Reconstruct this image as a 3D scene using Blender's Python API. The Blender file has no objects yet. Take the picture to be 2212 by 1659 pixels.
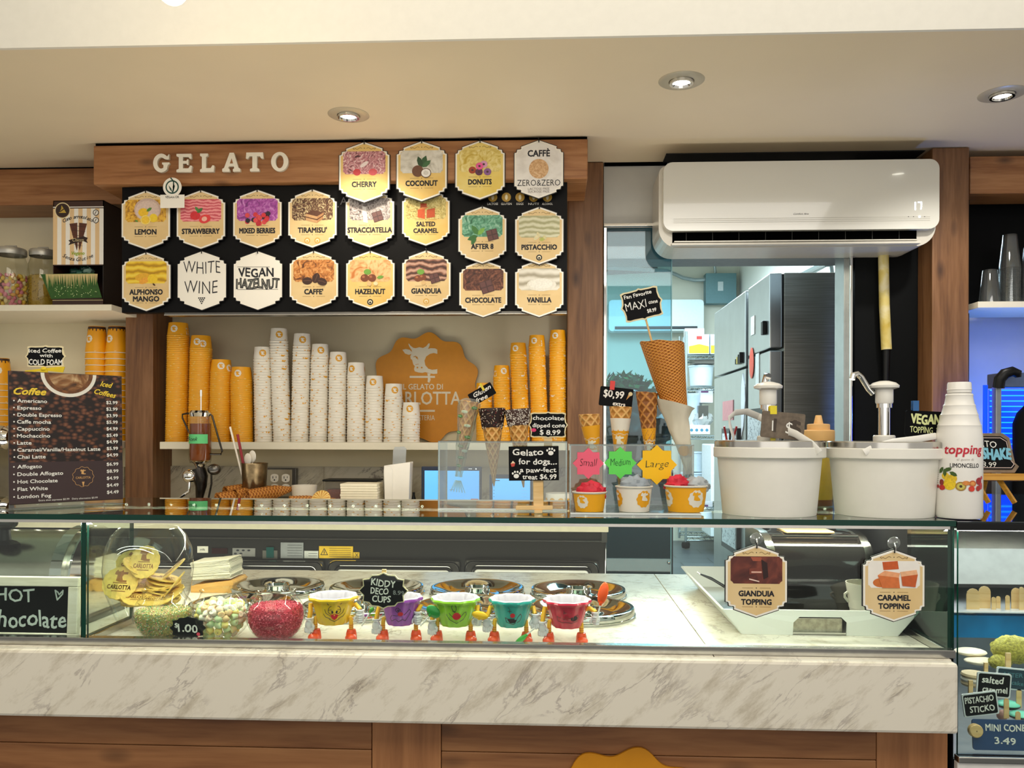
import bpy, math, random
from mathutils import Vector, Matrix
random.seed(7)
sc = bpy.context.scene; COL = sc.collection
# ---------------------------------------------------------------- camera
F = 1800.; HY = 935.; CX = 1106.; TH = math.radians(2.715); RO = .0026; E = 1.20
cam = bpy.data.cameras.new('camera'); co = bpy.data.objects.new('camera', cam); COL.objects.link(co)
cam.sensor_width = 36; cam.lens = F/2212*36; cam.shift_y = (HY-829.5)/2212; cam.clip_start = .05
co.matrix_world = Matrix.Translation((0, 0, E)) @ Matrix.Rotation(TH, 4, 'Z') @ Matrix.Rotation(math.pi/2, 4, 'X') @ Matrix.Rotation(RO, 4, 'Z')
sc.camera = co
# ---------------------------------------------------------------- world, lights, exposure
w = bpy.data.worlds.new('world'); sc.world = w; w.use_nodes = True
w.node_tree.nodes['Background'].inputs[0].default_value = (1, .955, .87, 1); w.node_tree.nodes['Background'].inputs[1].default_value = .6
def light(name, kind, loc, power, col, size=1, size_y=None, rot=(0, 0, 0), spot=None):
    l = bpy.data.lights.new(name, kind); o = bpy.data.objects.new(name, l); COL.objects.link(o)
    l.energy = power; l.color = col; o.location = loc; o.rotation_euler = rot
    if kind == 'AREA':
        l.shape = 'RECTANGLE'; l.size = size; l.size_y = size_y or size
    else: l.shadow_soft_size = size
    if spot: l.spot_size = spot; l.spot_blend = .7
    return o
WARM = (1, .90, .70); NEU = (1, .96, .89); COOL = (.72, .90, 1)
# ceiling lights of the shop: rows of panels over the customers, behind and above the camera
light('shop_ceiling_panel', 'AREA', (-.9, .1, E+1.58), 34, WARM, 1.6, 1.6, (math.radians(18), 0, 0))
light('shop_ceiling_panel', 'AREA', (1.2, .1, E+1.58), 30, NEU, 1.6, 1.6, (math.radians(18), 0, 0))
light('shop_window', 'AREA', (.2, -2.4, E+.35), 24, (1, .96, .9), 4.5, 1.9, (math.radians(90), 0, 0))
# daylight tubes in the kitchen
light('kitchen_tube', 'AREA', (.9, 6.3, E+1.75), 240, COOL, 1.2, 3.6)
light('aisle_fill', 'AREA', (.1, 2.78, .55), 21, (1, .93, .80), 4.6, .4, (math.radians(180), 0, 0))  # added upward fill, unseen behind the counter, to brighten the ceiling drop
light('case_front_led', 'AREA', (.0, 1.597, E-.180), 6, (1, .95, .82), 2.2, .012, (math.radians(-25), 0, 0))
light('case_led', 'AREA', (.0, 1.95, E-.178), 9, (1, .93, .78), 2.2, .015)
sc.view_settings.view_transform = 'Standard'; sc.view_settings.look = 'None'
sc.view_settings.exposure = 0; sc.view_settings.gamma = 1; sc.view_settings.use_curve_mapping = False
sc.cycles.transparent_max_bounces = 24; sc.cycles.max_bounces = 8; sc.cycles.use_denoising = True
sc.cycles.sample_clamp_indirect = 6; sc.cycles.caustics_reflective = False; sc.cycles.caustics_refractive = False
# ---------------------------------------------------------------- pixel <-> world at real depths
_f = Vector((-math.sin(TH), math.cos(TH), 0)); _r = Vector((math.cos(TH), math.sin(TH), 0)); _u = Vector((0, 0, 1))
def ray(px, py):
    a = (px-CX)/F; b = (HY-py)/F
    return _f + (a*math.cos(RO)-b*math.sin(RO))*_r + (b*math.cos(RO)+a*math.sin(RO))*_u
O0 = Vector((0, 0, E))
def P(px, py, Y): d = ray(px, py); return O0 + d*(Y/d.y)
def PZ(px, py, z): d = ray(px, py); return O0 + d*((z-E)/d.z)
def X(px, Y, py=HY): return P(px, py, Y).x
def Z(px, py, Y): return P(px, py, Y).z
def S(px, Y): return (P(px+1, HY, Y)-P(px, HY, Y)).length
# ---------------------------------------------------------------- materials
def C(h, k=1):
    if isinstance(h, str): h = [int(h[i:i+2], 16)/255 for i in (0, 2, 4)]
    return tuple((c/12.92 if c <= .04045 else ((c+.055)/1.055)**2.4)*k for c in h) + (1,)
_mc = {}
def N(nt, t, **k):
    n = nt.nodes.new(t)
    for a, b in k.items(): setattr(n, a, b)
    return n
def mat(col, rough=.5, metal=0, emit=0, coat=0, var=.04, bump=0, scale=40, spec=.5, trans=0, name='paint', alpha=1, sss=0):
    key = (col, rough, metal, emit, coat, var, bump, scale, spec, trans, alpha, sss)
    if key in _mc: return _mc[key]
    m = bpy.data.materials.new(name+'_'+col); m.use_nodes = True; nt = m.node_tree; b = nt.nodes['Principled BSDF']
    c = C(col); L = nt.links.new
    b.inputs['Roughness'].default_value = rough; b.inputs['Metallic'].default_value = metal
    b.inputs['Coat Weight'].default_value = coat; b.inputs['Specular IOR Level'].default_value = spec
    b.inputs['Base Color'].default_value = c
    if trans: b.inputs['Transmission Weight'].default_value = trans
    if alpha < 1: b.inputs['Alpha'].default_value = alpha
    if sss: b.inputs['Subsurface Weight'].default_value = sss; b.inputs['Subsurface Scale'].default_value = .01
    if emit: b.inputs['Emission Color'].default_value = c; b.inputs['Emission Strength'].default_value = emit
    if var or bump:
        tc = N(nt, 'ShaderNodeTexCoord'); nz = N(nt, 'ShaderNodeTexNoise'); nz.inputs['Scale'].default_value = scale; nz.inputs['Detail'].default_value = 3
        L(tc.outputs['Object'], nz.inputs['Vector'])
        if var:
            r = N(nt, 'ShaderNodeValToRGB'); L(nz.outputs['Fac'], r.inputs['Fac'])
            r.color_ramp.elements[0].position = .3; r.color_ramp.elements[1].position = .7
            r.color_ramp.elements[0].color = tuple(x*(1-var*2) for x in c[:3])+(1,); r.color_ramp.elements[1].color = tuple(min(1, x*(1+var)) for x in c[:3])+(1,)
            L(r.outputs['Color'], b.inputs['Base Color'])
        if bump:
            bp = N(nt, 'ShaderNodeBump'); bp.inputs['Strength'].default_value = bump; bp.inputs['Distance'].default_value = .003
            L(nz.outputs['Fac'], bp.inputs['Height']); L(bp.outputs['Normal'], b.inputs['Normal'])
    _mc[key] = m; return m
def glass(name, tint='ffffff', mix=1, rough=0, base=.02, haze=0):
    # real clear pane: fresnel reflection over tinted transmission (plus a little surface haze)
    m = bpy.data.materials.new(name); m.use_nodes = True; nt = m.node_tree; nt.nodes.clear(); L = nt.links.new
    o = N(nt, 'ShaderNodeOutputMaterial'); t = N(nt, 'ShaderNodeBsdfTransparent'); t.inputs[0].default_value = C(tint)
    g = N(nt, 'ShaderNodeBsdfGlossy'); g.inputs['Roughness'].default_value = rough
    ge = N(nt, 'ShaderNodeNewGeometry'); dt = N(nt, 'ShaderNodeVectorMath', operation='DOT_PRODUCT'); L(ge.outputs['Incoming'], dt.inputs[0]); L(ge.outputs['Normal'], dt.inputs[1])
    ab = N(nt, 'ShaderNodeMath', operation='ABSOLUTE'); L(dt.outputs['Value'], ab.inputs[0]); iv = N(nt, 'ShaderNodeMath', operation='SUBTRACT'); iv.inputs[0].default_value = 1; L(ab.outputs[0], iv.inputs[1])
    pw = N(nt, 'ShaderNodeMath', operation='POWER'); pw.inputs[1].default_value = 5; L(iv.outputs[0], pw.inputs[0]); fr = N(nt, 'ShaderNodeMath', operation='MULTIPLY_ADD'); fr.inputs[1].default_value = .96; fr.inputs[2].default_value = .04; L(pw.outputs[0], fr.inputs[0])
    ma = N(nt, 'ShaderNodeMath', operation='MULTIPLY_ADD'); ma.inputs[1].default_value = mix; ma.inputs[2].default_value = base
    L(fr.outputs[0], ma.inputs[0]); mx = N(nt, 'ShaderNodeMixShader'); L(ma.outputs[0], mx.inputs[0]); L(t.outputs[0], mx.inputs[1]); L(g.outputs[0], mx.inputs[2])
    out = mx.outputs[0]
    if haze:
        d = N(nt, 'ShaderNodeBsdfDiffuse'); d.inputs[0].default_value = (.8, .82, .8, 1); m2 = N(nt, 'ShaderNodeMixShader'); m2.inputs[0].default_value = haze
        L(out, m2.inputs[1]); L(d.outputs[0], m2.inputs[2]); out = m2.outputs[0]
    L(out, o.inputs[0]); return m
def ramp(nt, els):
    r = N(nt, 'ShaderNodeValToRGB'); cr = r.color_ramp
    while len(cr.elements) < len(els): cr.elements.new(.5)
    for e, (p, c) in zip(cr.elements, els): e.position = p; e.color = C(c) if isinstance(c, str) else c
    return r
def wood(name, cols, axis='X', rough=.45, knots=True, sc_=1):
    m = bpy.data.materials.new(name); m.use_nodes = True; nt = m.node_tree; b = nt.nodes['Principled BSDF']; L = nt.links.new
    tc = N(nt, 'ShaderNodeTexCoord'); mp = N(nt, 'ShaderNodeMapping'); L(tc.outputs['Object'], mp.inputs[0])
    s = {'X': (1.1, 14, 14), 'Z': (14, 14, 1.1), 'Y': (14, 1.1, 14)}[axis]; mp.inputs['Scale'].default_value = tuple(q*sc_ for q in s)
    nz = N(nt, 'ShaderNodeTexNoise'); nz.inputs['Scale'].default_value = 1.6; nz.inputs['Detail'].default_value = 6; nz.inputs['Distortion'].default_value = 1.2
    L(mp.outputs[0], nz.inputs[0]); fine = N(nt, 'ShaderNodeTexNoise'); fine.inputs['Scale'].default_value = 9; fine.inputs['Detail'].default_value = 4
    L(mp.outputs[0], fine.inputs[0]); ad = N(nt, 'ShaderNodeMath', operation='MULTIPLY_ADD'); ad.inputs[1].default_value = .35; L(fine.outputs['Fac'], ad.inputs[0]); L(nz.outputs['Fac'], ad.inputs[2])
    r = ramp(nt, [(.42, cols[0]), (.62, cols[1]), (.85, cols[2])]); L(ad.outputs[0], r.inputs[0]); out = r.outputs[0]
    if knots:
        mk = N(nt, 'ShaderNodeMapping'); L(tc.outputs['Object'], mk.inputs[0]); mk.inputs['Scale'].default_value = {'X': (4, .2, 9), 'Z': (9, .2, 4), 'Y': (7, 2.6, 7)}[axis]
        vo = N(nt, 'ShaderNodeTexVoronoi'); vo.inputs['Scale'].default_value = 1.0; vo.inputs['Randomness'].default_value = 1; L(mk.outputs[0], vo.inputs[0])
        kr = N(nt, 'ShaderNodeMapRange'); kr.inputs[1].default_value = .04; kr.inputs[2].default_value = .19; kr.inputs[3].default_value = .85; kr.inputs[4].default_value = 0
        L(vo.outputs['Distance'], kr.inputs[0]); mx = N(nt, 'ShaderNodeMix', data_type='RGBA'); L(kr.outputs[0], mx.inputs[0]); L(out, mx.inputs[6]); mx.inputs[7].default_value = C('3e2415'); out = mx.outputs[2]
    L(out, b.inputs['Base Color']); b.inputs['Roughness'].default_value = rough
    bp = N(nt, 'ShaderNodeBump'); bp.inputs['Strength'].default_value = .15; bp.inputs['Distance'].default_value = .002; L(ad.outputs[0], bp.inputs['Height']); L(bp.outputs[0], b.inputs['Normal'])
    return m
def marble(name, base, vein, rough=.25, s=3.2):
    m = bpy.data.materials.new(name); m.use_nodes = True; nt = m.node_tree; b = nt.nodes['Principled BSDF']; L = nt.links.new
    tc = N(nt, 'ShaderNodeTexCoord'); mp = N(nt, 'ShaderNodeMapping'); L(tc.outputs['Object'], mp.inputs[0]); mp.vector_type = 'TEXTURE'; mp.inputs['Rotation'].default_value = (0, math.radians(-42), 0); mp.inputs['Scale'].default_value = (2, 1, .6)
    a = N(nt, 'ShaderNodeTexNoise'); a.inputs['Scale'].default_value = s; a.inputs['Detail'].default_value = 9; a.inputs['Roughness'].default_value = .62; a.inputs['Distortion'].default_value = .6; L(mp.outputs[0], a.inputs[0])
    q = N(nt, 'ShaderNodeMath', operation='SUBTRACT'); q.inputs[1].default_value = .5; L(a.outputs['Fac'], q.inputs[0]); ab = N(nt, 'ShaderNodeMath', operation='ABSOLUTE'); L(q.outputs[0], ab.inputs[0])
    r = ramp(nt, [(0, vein), (.018, base), (1, base)]); L(ab.outputs[0], r.inputs[0])
    c = N(nt, 'ShaderNodeTexNoise'); c.inputs['Scale'].default_value = s*2.6; c.inputs['Detail'].default_value = 7; c.inputs['Roughness'].default_value = .7; L(mp.outputs[0], c.inputs[0])
    r2 = ramp(nt, [(.50, 'ffffff'), (.64, 'dfdbd4'), (.76, 'c2bcb5')]); L(c.outputs['Fac'], r2.inputs[0])
    msk = N(nt, 'ShaderNodeTexNoise'); msk.inputs['Scale'].default_value = s*1.3; L(tc.outputs['Object'], msk.inputs[0]); mr = ramp(nt, [(.4, '000000'), (.6, 'ffffff')]); L(msk.outputs['Fac'], mr.inputs[0])
    m1 = N(nt, 'ShaderNodeMix', data_type='RGBA'); L(mr.outputs[0], m1.inputs[0]); m1.inputs[6].default_value = C(base); L(r.outputs[0], m1.inputs[7])
    m2 = N(nt, 'ShaderNodeMix', data_type='RGBA', blend_type='MULTIPLY'); m2.inputs[0].default_value = .9; L(m1.outputs[2], m2.inputs[6]); L(r2.outputs[0], m2.inputs[7])
    L(m2.outputs[2], b.inputs['Base Color']); b.inputs['Roughness'].default_value = rough; return m
def noisepic(name, cols, scale=30, dist=2, kind='noise', rough=.5):
    m = bpy.data.materials.new(name); m.use_nodes = True; nt = m.node_tree; b = nt.nodes['Principled BSDF']; L = nt.links.new
    tc = N(nt, 'ShaderNodeTexCoord')
    if kind == 'wave':
        n = N(nt, 'ShaderNodeTexWave'); n.wave_type = 'RINGS'; n.inputs['Distortion'].default_value = dist; n.inputs['Detail'].default_value = 3
    elif kind == 'cell': n = N(nt, 'ShaderNodeTexVoronoi'); n.inputs['Randomness'].default_value = 1
    else: n = N(nt, 'ShaderNodeTexNoise'); n.inputs['Distortion'].default_value = dist; n.inputs['Detail'].default_value = 3
    n.inputs['Scale'].default_value = scale; L(tc.outputs['Object'], n.inputs[0])
    k = len(cols); lo, hi = ((.3, .7) if kind == 'noise' else (0, 1)); out = n.outputs['Color'] if kind == 'cell' else n.outputs[1 if kind == 'wave' else 0]
    if kind == 'wave': out = n.outputs['Fac']
    r = ramp(nt, [(lo+(hi-lo)*i/max(1, k-1), c) for i, c in enumerate(cols)]); L(out, r.inputs[0]); L(r.outputs[0], b.inputs['Base Color'])
    if kind == 'cell': r.color_ramp.interpolation = 'CONSTANT'
    b.inputs['Roughness'].default_value = rough; return m
def waffle(name, k, c, a='8a4d16', b_='e2a24e', rough=.5):
    m = bpy.data.materials.new(name); m.use_nodes = True; nt = m.node_tree; b = nt.nodes['Principled BSDF']; L = nt.links.new
    tc = N(nt, 'ShaderNodeTexCoord'); sp = N(nt, 'ShaderNodeSeparateXYZ'); L(tc.outputs['Object'], sp.inputs[0])
    at = N(nt, 'ShaderNodeMath', operation='ARCTAN2'); L(sp.outputs[1], at.inputs[0]); L(sp.outputs[0], at.inputs[1])
    def lin(sgn):
        p = N(nt, 'ShaderNodeMath', operation='MULTIPLY'); p.inputs[1].default_value = k; L(at.outputs[0], p.inputs[0])
        q = N(nt, 'ShaderNodeMath', operation='MULTIPLY_ADD'); q.inputs[1].default_value = sgn*c; L(sp.outputs[2], q.inputs[0]); L(p.outputs[0], q.inputs[2])
        s = N(nt, 'ShaderNodeMath', operation='SINE'); L(q.outputs[0], s.inputs[0]); return s
    mx = N(nt, 'ShaderNodeMath', operation='MAXIMUM'); L(lin(1).outputs[0], mx.inputs[0]); L(lin(-1).outputs[0], mx.inputs[1])
    r = ramp(nt, [(.45, a), (.95, b_)]); L(mx.outputs[0], r.inputs[0]); L(r.outputs[0], b.inputs['Base Color']); b.inputs['Roughness'].default_value = rough
    bp = N(nt, 'ShaderNodeBump'); bp.inputs['Strength'].default_value = .6; bp.inputs['Distance'].default_value = .0012; L(mx.outputs[0], bp.inputs['Height']); L(bp.outputs[0], b.inputs['Normal'])
    return m
# ---------------------------------------------------------------- mesh builder
_cap = None
class M:
    def __init__(s): s.v = []; s.f = []; s.m = []; s.sm = []; s.T = Matrix.Identity(4)
    def add(s, vs, fs, m, smooth=False):
        o = len(s.v); s.v += [tuple(s.T @ Vector(p)) for p in vs]
        for f in fs: s.f.append([i+o for i in f]); s.m.append(m); s.sm.append(smooth)
    def at(s, loc=(0, 0, 0), rot=(0, 0, 0), k=1):
        from mathutils import Euler
        s.T = Matrix.Translation(loc) @ Euler(rot).to_matrix().to_4x4() @ Matrix.Scale(k, 4); return s
    def box(s, x0, x1, y0, y1, z0, z1, m):
        v = [(x, y, z) for z in (z0, z1) for y in (y0, y1) for x in (x0, x1)]
        s.add(v, [(0, 2, 3, 1), (4, 5, 7, 6), (0, 1, 5, 4), (2, 6, 7, 3), (0, 4, 6, 2), (1, 3, 7, 5)], m); return s
    def prism(s, pts, y0, y1, m, me=None, cap2=True):      # outline in XZ, front at y0
        n = len(pts); a = sum(pts[i][0]*pts[(i+1) % n][1]-pts[(i+1) % n][0]*pts[i][1] for i in range(n))
        if a < 0: pts = pts[::-1]
        s.add([(x, y0, z) for x, z in pts], [list(range(n))], m)
        vs = [(x, y0, z) for x, z in pts]+[(x, y1, z) for x, z in pts]
        s.add(vs, [(i, i+n, (i+1) % n+n, (i+1) % n) for i in range(n)], me or m)
        if cap2: s.add([(x, y1, z) for x, z in pts], [list(range(n))[::-1]], me or m)
        return s
    def flat(s, pts, y, m):
        n = len(pts); a = sum(pts[i][0]*pts[(i+1) % n][1]-pts[(i+1) % n][0]*pts[i][1] for i in range(n))
        if a < 0: pts = pts[::-1]
        s.add([(x, y, z) for x, z in pts], [list(range(n))], m); return s
    def stroke(s, pts, wd, y, m):
        for (a, b), (c, d) in zip(pts, pts[1:]):
            l = math.hypot(c-a, d-b) or 1e-6; nx, nz = -(d-b)/l*wd/2, (c-a)/l*wd/2; ex, ez = (c-a)/l*wd*.3, (d-b)/l*wd*.3
            s.flat([(a+nx-ex, b+nz-ez), (a-nx-ex, b-nz-ez), (c-nx+ex, d-nz+ez), (c+nx+ex, d+nz+ez)], y, m)
        return s
    def ellf(s, cx, cz, rx, rz, y, m, n=16, rot=0):
        c, q = math.cos(rot), math.sin(rot)
        return s.flat([(cx+rx*math.cos(t)*c-rz*math.sin(t)*q, cz+rx*math.cos(t)*q+rz*math.sin(t)*c) for t in (2*math.pi*i/n for i in range(n))], y, m)
    def lathe(s, prof, m, n=24, c=(0, 0, 0), smooth=True, fn=None, arc=None, a0=0):
        k = n+1 if arc else n; A = arc or 2*math.pi; v = []
        for r, z in prof:
            for i in range(k):
                t = a0+A*i/n; rr = r+(fn(t, z, r) if fn else 0); v.append((c[0]+rr*math.cos(t), c[1]+rr*math.sin(t), c[2]+z))
        fs = []
        for j in range(len(prof)-1):
            for i in range(n):
                i2 = i+1 if arc else (i+1) % n; fs.append((j*k+i, j*k+i2, (j+1)*k+i2, (j+1)*k+i))
        s.add(v, fs, m, smooth); return s
    def tube(s, pts, r, m, n=8, closed=False, caps=True, flatz=None, flata=1):
        pts = [Vector(p) for p in pts]; L = len(pts); rs = r if isinstance(r, (list, tuple)) else [r]*L; v = []; up = None
        for i, p in enumerate(pts):
            d = (pts[(i+1) % L]-pts[i-1]) if closed else (pts[min(i+1, L-1)]-pts[max(i-1, 0)])
            d.normalize()
            if up is None: up = Vector((0, 0, 1)) if abs(d.z) < .9 else Vector((0, 1, 0))
            a = d.cross(up)
            if a.length < 1e-5: a = d.cross(Vector((1, 0, 0)))
            a.normalize(); b = a.cross(d); b.normalize(); up = b
            for j in range(n):
                t = 2*math.pi*j/n; v.append(p+a*rs[i]*flata*math.cos(t)+b*rs[i]*(flatz or 1)*math.sin(t))
        fs = [(i*n+j, i*n+(j+1) % n, ((i+1) % L)*n+(j+1) % n, ((i+1) % L)*n+j) for i in range(L if closed else L-1) for j in range(n)]
        if not closed and caps: fs += [list(range(n))[::-1], [(L-1)*n+j for j in range(n)]]
        s.add(v, fs, m, True); return s
    def ell(s, c, r, m, n=16, k=10, fn=None, z0=-1, z1=1):
        r = (r, r, r) if not isinstance(r, (tuple, list)) else r; v = []; fs = []
        a0, a1 = math.asin(z0), math.asin(z1)
        for j in range(k+1):
            t = a0+(a1-a0)*j/k
            for i in range(n):
                p = 2*math.pi*i/n; d = Vector((math.cos(t)*math.cos(p), math.cos(t)*math.sin(p), math.sin(t))); q = 1+(fn(d) if fn else 0)
                v.append((c[0]+d.x*r[0]*q, c[1]+d.y*r[1]*q, c[2]+d.z*r[2]*q))
        for j in range(k):
            for i in range(n): fs.append((j*n+i, j*n+(i+1) % n, (j+1)*n+(i+1) % n, (j+1)*n+i))
        s.add(v, fs, m, True); return s
    def text(s, t, cx, cz, h, m, w=None, y=0, bold=0, shear=0, rot=0, jit=0, al='C', ext=0, me=None):
        global _cap
        def mk(t, bold):
            cu = bpy.data.curves.new('t', 'FONT'); cu.body = t; cu.size = 1; cu.resolution_u = 2; cu.offset = bold; cu.fill_mode = 'FRONT'; cu.shear = shear
            if ext: cu.extrude = ext/h*(.73 if _cap is None else _cap); cu.fill_mode = 'BOTH'
            o = bpy.data.objects.new('t', cu); COL.objects.link(o); dg = bpy.context.evaluated_depsgraph_get()
            me_ = bpy.data.meshes.new_from_object(o.evaluated_get(dg)); vs = [tuple(q.co) for q in me_.vertices]; fs = [tuple(p.vertices) for p in me_.polygons]
            bpy.data.objects.remove(o); bpy.data.curves.remove(cu); bpy.data.meshes.remove(me_); return vs, fs
        if _cap is None:
            q = mk.__call__('H', 0)[0]; _cap = max(p[1] for p in q)-min(p[1] for p in q)
        heavy = max(0, bold); vs, fs = mk(t, min(bold, 0))
        if not vs: return s
        x0, x1 = min(p[0] for p in vs), max(p[0] for p in vs); kz = h/_cap; kx = (w/(x1-x0)) if w else kz
        ox = {'C': (x0+x1)/2, 'L': x0, 'R': x1}[al]; c, q = math.cos(rot), math.sin(rot); ph = cx*7.3+cz*3.1; out = []
        for a, b, d in vs:
            if jit: b += jit*math.sin((a)*3.1+ph); a += jit*.6*math.sin(a*5+b*4+ph)
            a = (a-ox)*kx; b = (b-_cap/2)*kz; out.append((a, b, d))
        for i, (ex, ez) in enumerate(((0, 0), (heavy, heavy), (-heavy, heavy), (heavy, -heavy), (-heavy, -heavy)) if heavy else ((0, 0),)):
            s.add([(cx+(a+ex*kz)*c-(b+ez*kz)*q, y-d*kz-i*2e-6, cz+(a+ex*kz)*q+(b+ez*kz)*c) for a, b, d in out], fs, m)
        return s
    def mesh(s, name):
        me = bpy.data.meshes.new(name); me.from_pydata(s.v, [], s.f); ms = []
        for x in s.m:
            if x not in ms: ms.append(x)
        for x in ms: me.materials.append(x)
        me.polygons.foreach_set('material_index', [ms.index(x) for x in s.m]); me.polygons.foreach_set('use_smooth', s.sm); me.update()
        if any(s.sm): me.set_sharp_from_angle(angle=math.radians(38))
        return me
    def obj(s, name, parent=None, bevel=0, **kw):
        o = bpy.data.objects.new(name, s.mesh(name)); COL.objects.link(o)
        if parent is not None: o.parent = parent
        if bevel:
            b = o.modifiers.new('bevel', 'BEVEL'); b.width = bevel; b.segments = 2; b.limit_method = 'ANGLE'; b.angle_limit = math.radians(40)
        for k, v in kw.items(): o[k] = v
        return o
def place(o, loc, rot=(0, 0, 0)): o.location = loc; o.rotation_euler = rot; return o
def thing(name, label, cat, loc=(0, 0, 0), rot=(0, 0, 0), group=None):
    o = bpy.data.objects.new(name, None); COL.objects.link(o); o.empty_display_size = .02; place(o, loc, rot); return tag(o, label, cat, group)
def tag(o, label, cat, group=None, kind=None):
    o['label'] = label; o['category'] = cat
    if group: o['group'] = group
    if kind: o['kind'] = kind
    return o
def struct(name, m, bevel=0, label=None, parent=None):
    o = m.obj(name, parent, bevel)
    if parent is None: o['kind'] = 'structure'
    if label: o['label'] = label
    return o
def dup(root, loc, rot=None, label=None):
    r = root.copy(); COL.objects.link(r); r.location = loc
    if rot is not None: r.rotation_euler = rot
    if label: r['label'] = label
    for c in root.children:
        d = c.copy(); COL.objects.link(d); d.parent = r
        for g in c.children: e = g.copy(); COL.objects.link(e); e.parent = d
    return r
ZM = E-.4128; ZG = E-.160; ZB = E-.34; ZS = E-.041; ZC = E+1.11
STEEL = mat('c9c6bf', .18, 1, var=.02); STEELD = mat('6f6d69', .3, 1, var=.03); CHROME = mat('e6e4df', .05, 1, var=0); BLACK = mat('08090a', .4, var=0, spec=.3); BLACKM = mat('0a0b0d', .7, var=.05, spec=.1)
WHITE = mat('f1ede4', .35, var=.01); WHITEG = mat('f4f2ec', .15, coat=.5, var=0); CREAM = mat('e3cf9c', .5, var=.03); SHELF = mat('e9e2cd', .45, var=.01)
WOODX = wood('red_pine_x', ['7c4d2a', '9a673d', 'ae7c50']); WOODZ = wood('red_pine_z', ['5c3a22', '77502f', '8b6240'], 'Z'); PLY = wood('birch', ['d8ad6c', 'e6c184', 'efcf98'], 'X', knots=False, sc_=3)
MARB = marble('marble', 'e6dfd0', 'b9b0a6', s=7); MARBD = marble('marble_back', 'b5ae9c', '6f6860', .4, 5)
GREEN_EDGE = mat('07392e', .25, spec=.3, var=.03, name='glass_edge'); CLEAR = glass('clear_pane', 'f4faf7', 1, 0, .0)
YEL = mat('f2a80c', .45, var=.02); ORANGE = mat('d48c08', .5, var=.02); PAPERW = mat('efe9dc', .5, var=.01); INK = mat('14141f', .6, var=0); CHALK = mat('f3f1ea', .8, var=0); BOARD = mat('0c0d0f', .65, var=.06, spec=.15)
# ================================================================ ROOM
WALL = mat('e4dabb', .7, var=.02, scale=6, name='wall_paint'); SOFF = mat('ecdbbd', .5, var=.015, scale=3, name='soffit_paint'); FASC = mat('ece8de', .5, var=.01)
struct('ceiling', M().box(-4.5, 4.5, 2.352, 3.9, ZC, ZC+.05, SOFF))
struct('trim_1', M().box(-4.5, 4.5, 2.34, 2.352, ZC, ZC+.62, FASC), label='white vertical fascia above the beige ceiling drop')
struct('ceiling_upper', M().box(-4.5, 4.5, -3.5, 2.34, ZC+.62, ZC+.68, FASC))
tile = bpy.data.materials.new('dark_floor_tile'); tile.use_nodes = True; _n = tile.node_tree; _b = N(_n, 'ShaderNodeTexBrick'); _b.offset = .5
_tc = N(_n, 'ShaderNodeTexCoord'); _n.links.new(_tc.outputs['Object'], _b.inputs[0]); _b.inputs['Scale'].default_value = 1; _b.inputs['Brick Width'].default_value = .6; _b.inputs['Row Height'].default_value = .3; _b.inputs['Mortar Size'].default_value = .006
_b.inputs['Color1'].default_value = C('3d444a'); _b.inputs['Color2'].default_value = C('4b5258'); _b.inputs['Mortar'].default_value = C('22262a'); _n.links.new(_b.outputs[0], _n.nodes['Principled BSDF'].inputs['Base Color']); _n.nodes['Principled BSDF'].inputs['Roughness'].default_value = .35
struct('floor', M().box(-4.5, 4.5, -3.5, 9.6, -.05, 0, tile))
struct('wall_back', M().box(-4.5, X(1300, 3.6), 3.6, 3.68, 0, ZC, WALL))
xr0, xr1 = X(1303, 3.44), X(1842, 3.44)
HDR = mat('b9b8b2', .4, var=.03, scale=12)
struct('wall_header', M().box(xr0, X(2000, 3.45), 3.44, 3.52, Z(1366, 484, 3.44), ZC, HDR))
struct('trim_2', M().box(xr0, X(1427, 3.44), 3.425, 3.44, Z(1366, 489, 3.43), Z(1366, 483, 3.43), CHROME).box(xr0, X(1427, 3.44), 3.43, 3.44, Z(1366, 492, 3.43), Z(1366, 490.5, 3.43), STEELD))
struct('wall_lintel', M().box(xr0-.1, X(1850, 3.62), 3.62, 3.78, Z(1640, 559, 3.62), ZC+.9, mat('8d9599', .6)))
struct('wall_right', M().box(X(1846, 3.43), X(2093, 3.43), 3.43, 3.56, 0, ZC, mat('07090a', .6, var=.05, spec=.12)).box(X(1846, 3.43), X(2093, 3.43), 3.56, 3.6, 0, ZC+.9, BLACKM))
struct('wall_far_right', M().box(X(2093, 3.6), 4.5, 3.6, 3.7, 0, ZC, mat('a9abb3', .6, var=.03, scale=8)))
struct('trim_3', M().box(X(2093, 3.56), 4.5, 3.56, 3.6, Z(2150, 655, 3.56), ZC, BLACKM), label='black panel behind the shelf of clear cups')
KW = mat('dfe0d8', .6, var=.02, scale=3)
struct('wall_kitchen_back', M().box(-1.5, 2.2, 9.4, 9.5, 0, E+2.2, mat('cfcfc0', .6, var=.02, scale=3)))
struct('wall_kitchen_right', M().box(2.09, 2.2, 3.78, 9.4, 0, E+2.2, KW))
struct('wall_kitchen_left', M().box(-.6, -.5, 3.78, 9.4, 0, E+2.2, KW))
struct('ceiling_kitchen', M().box(-.6, 2.2, 3.78, 9.5, E+2.2, E+2.25, KW))
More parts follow.
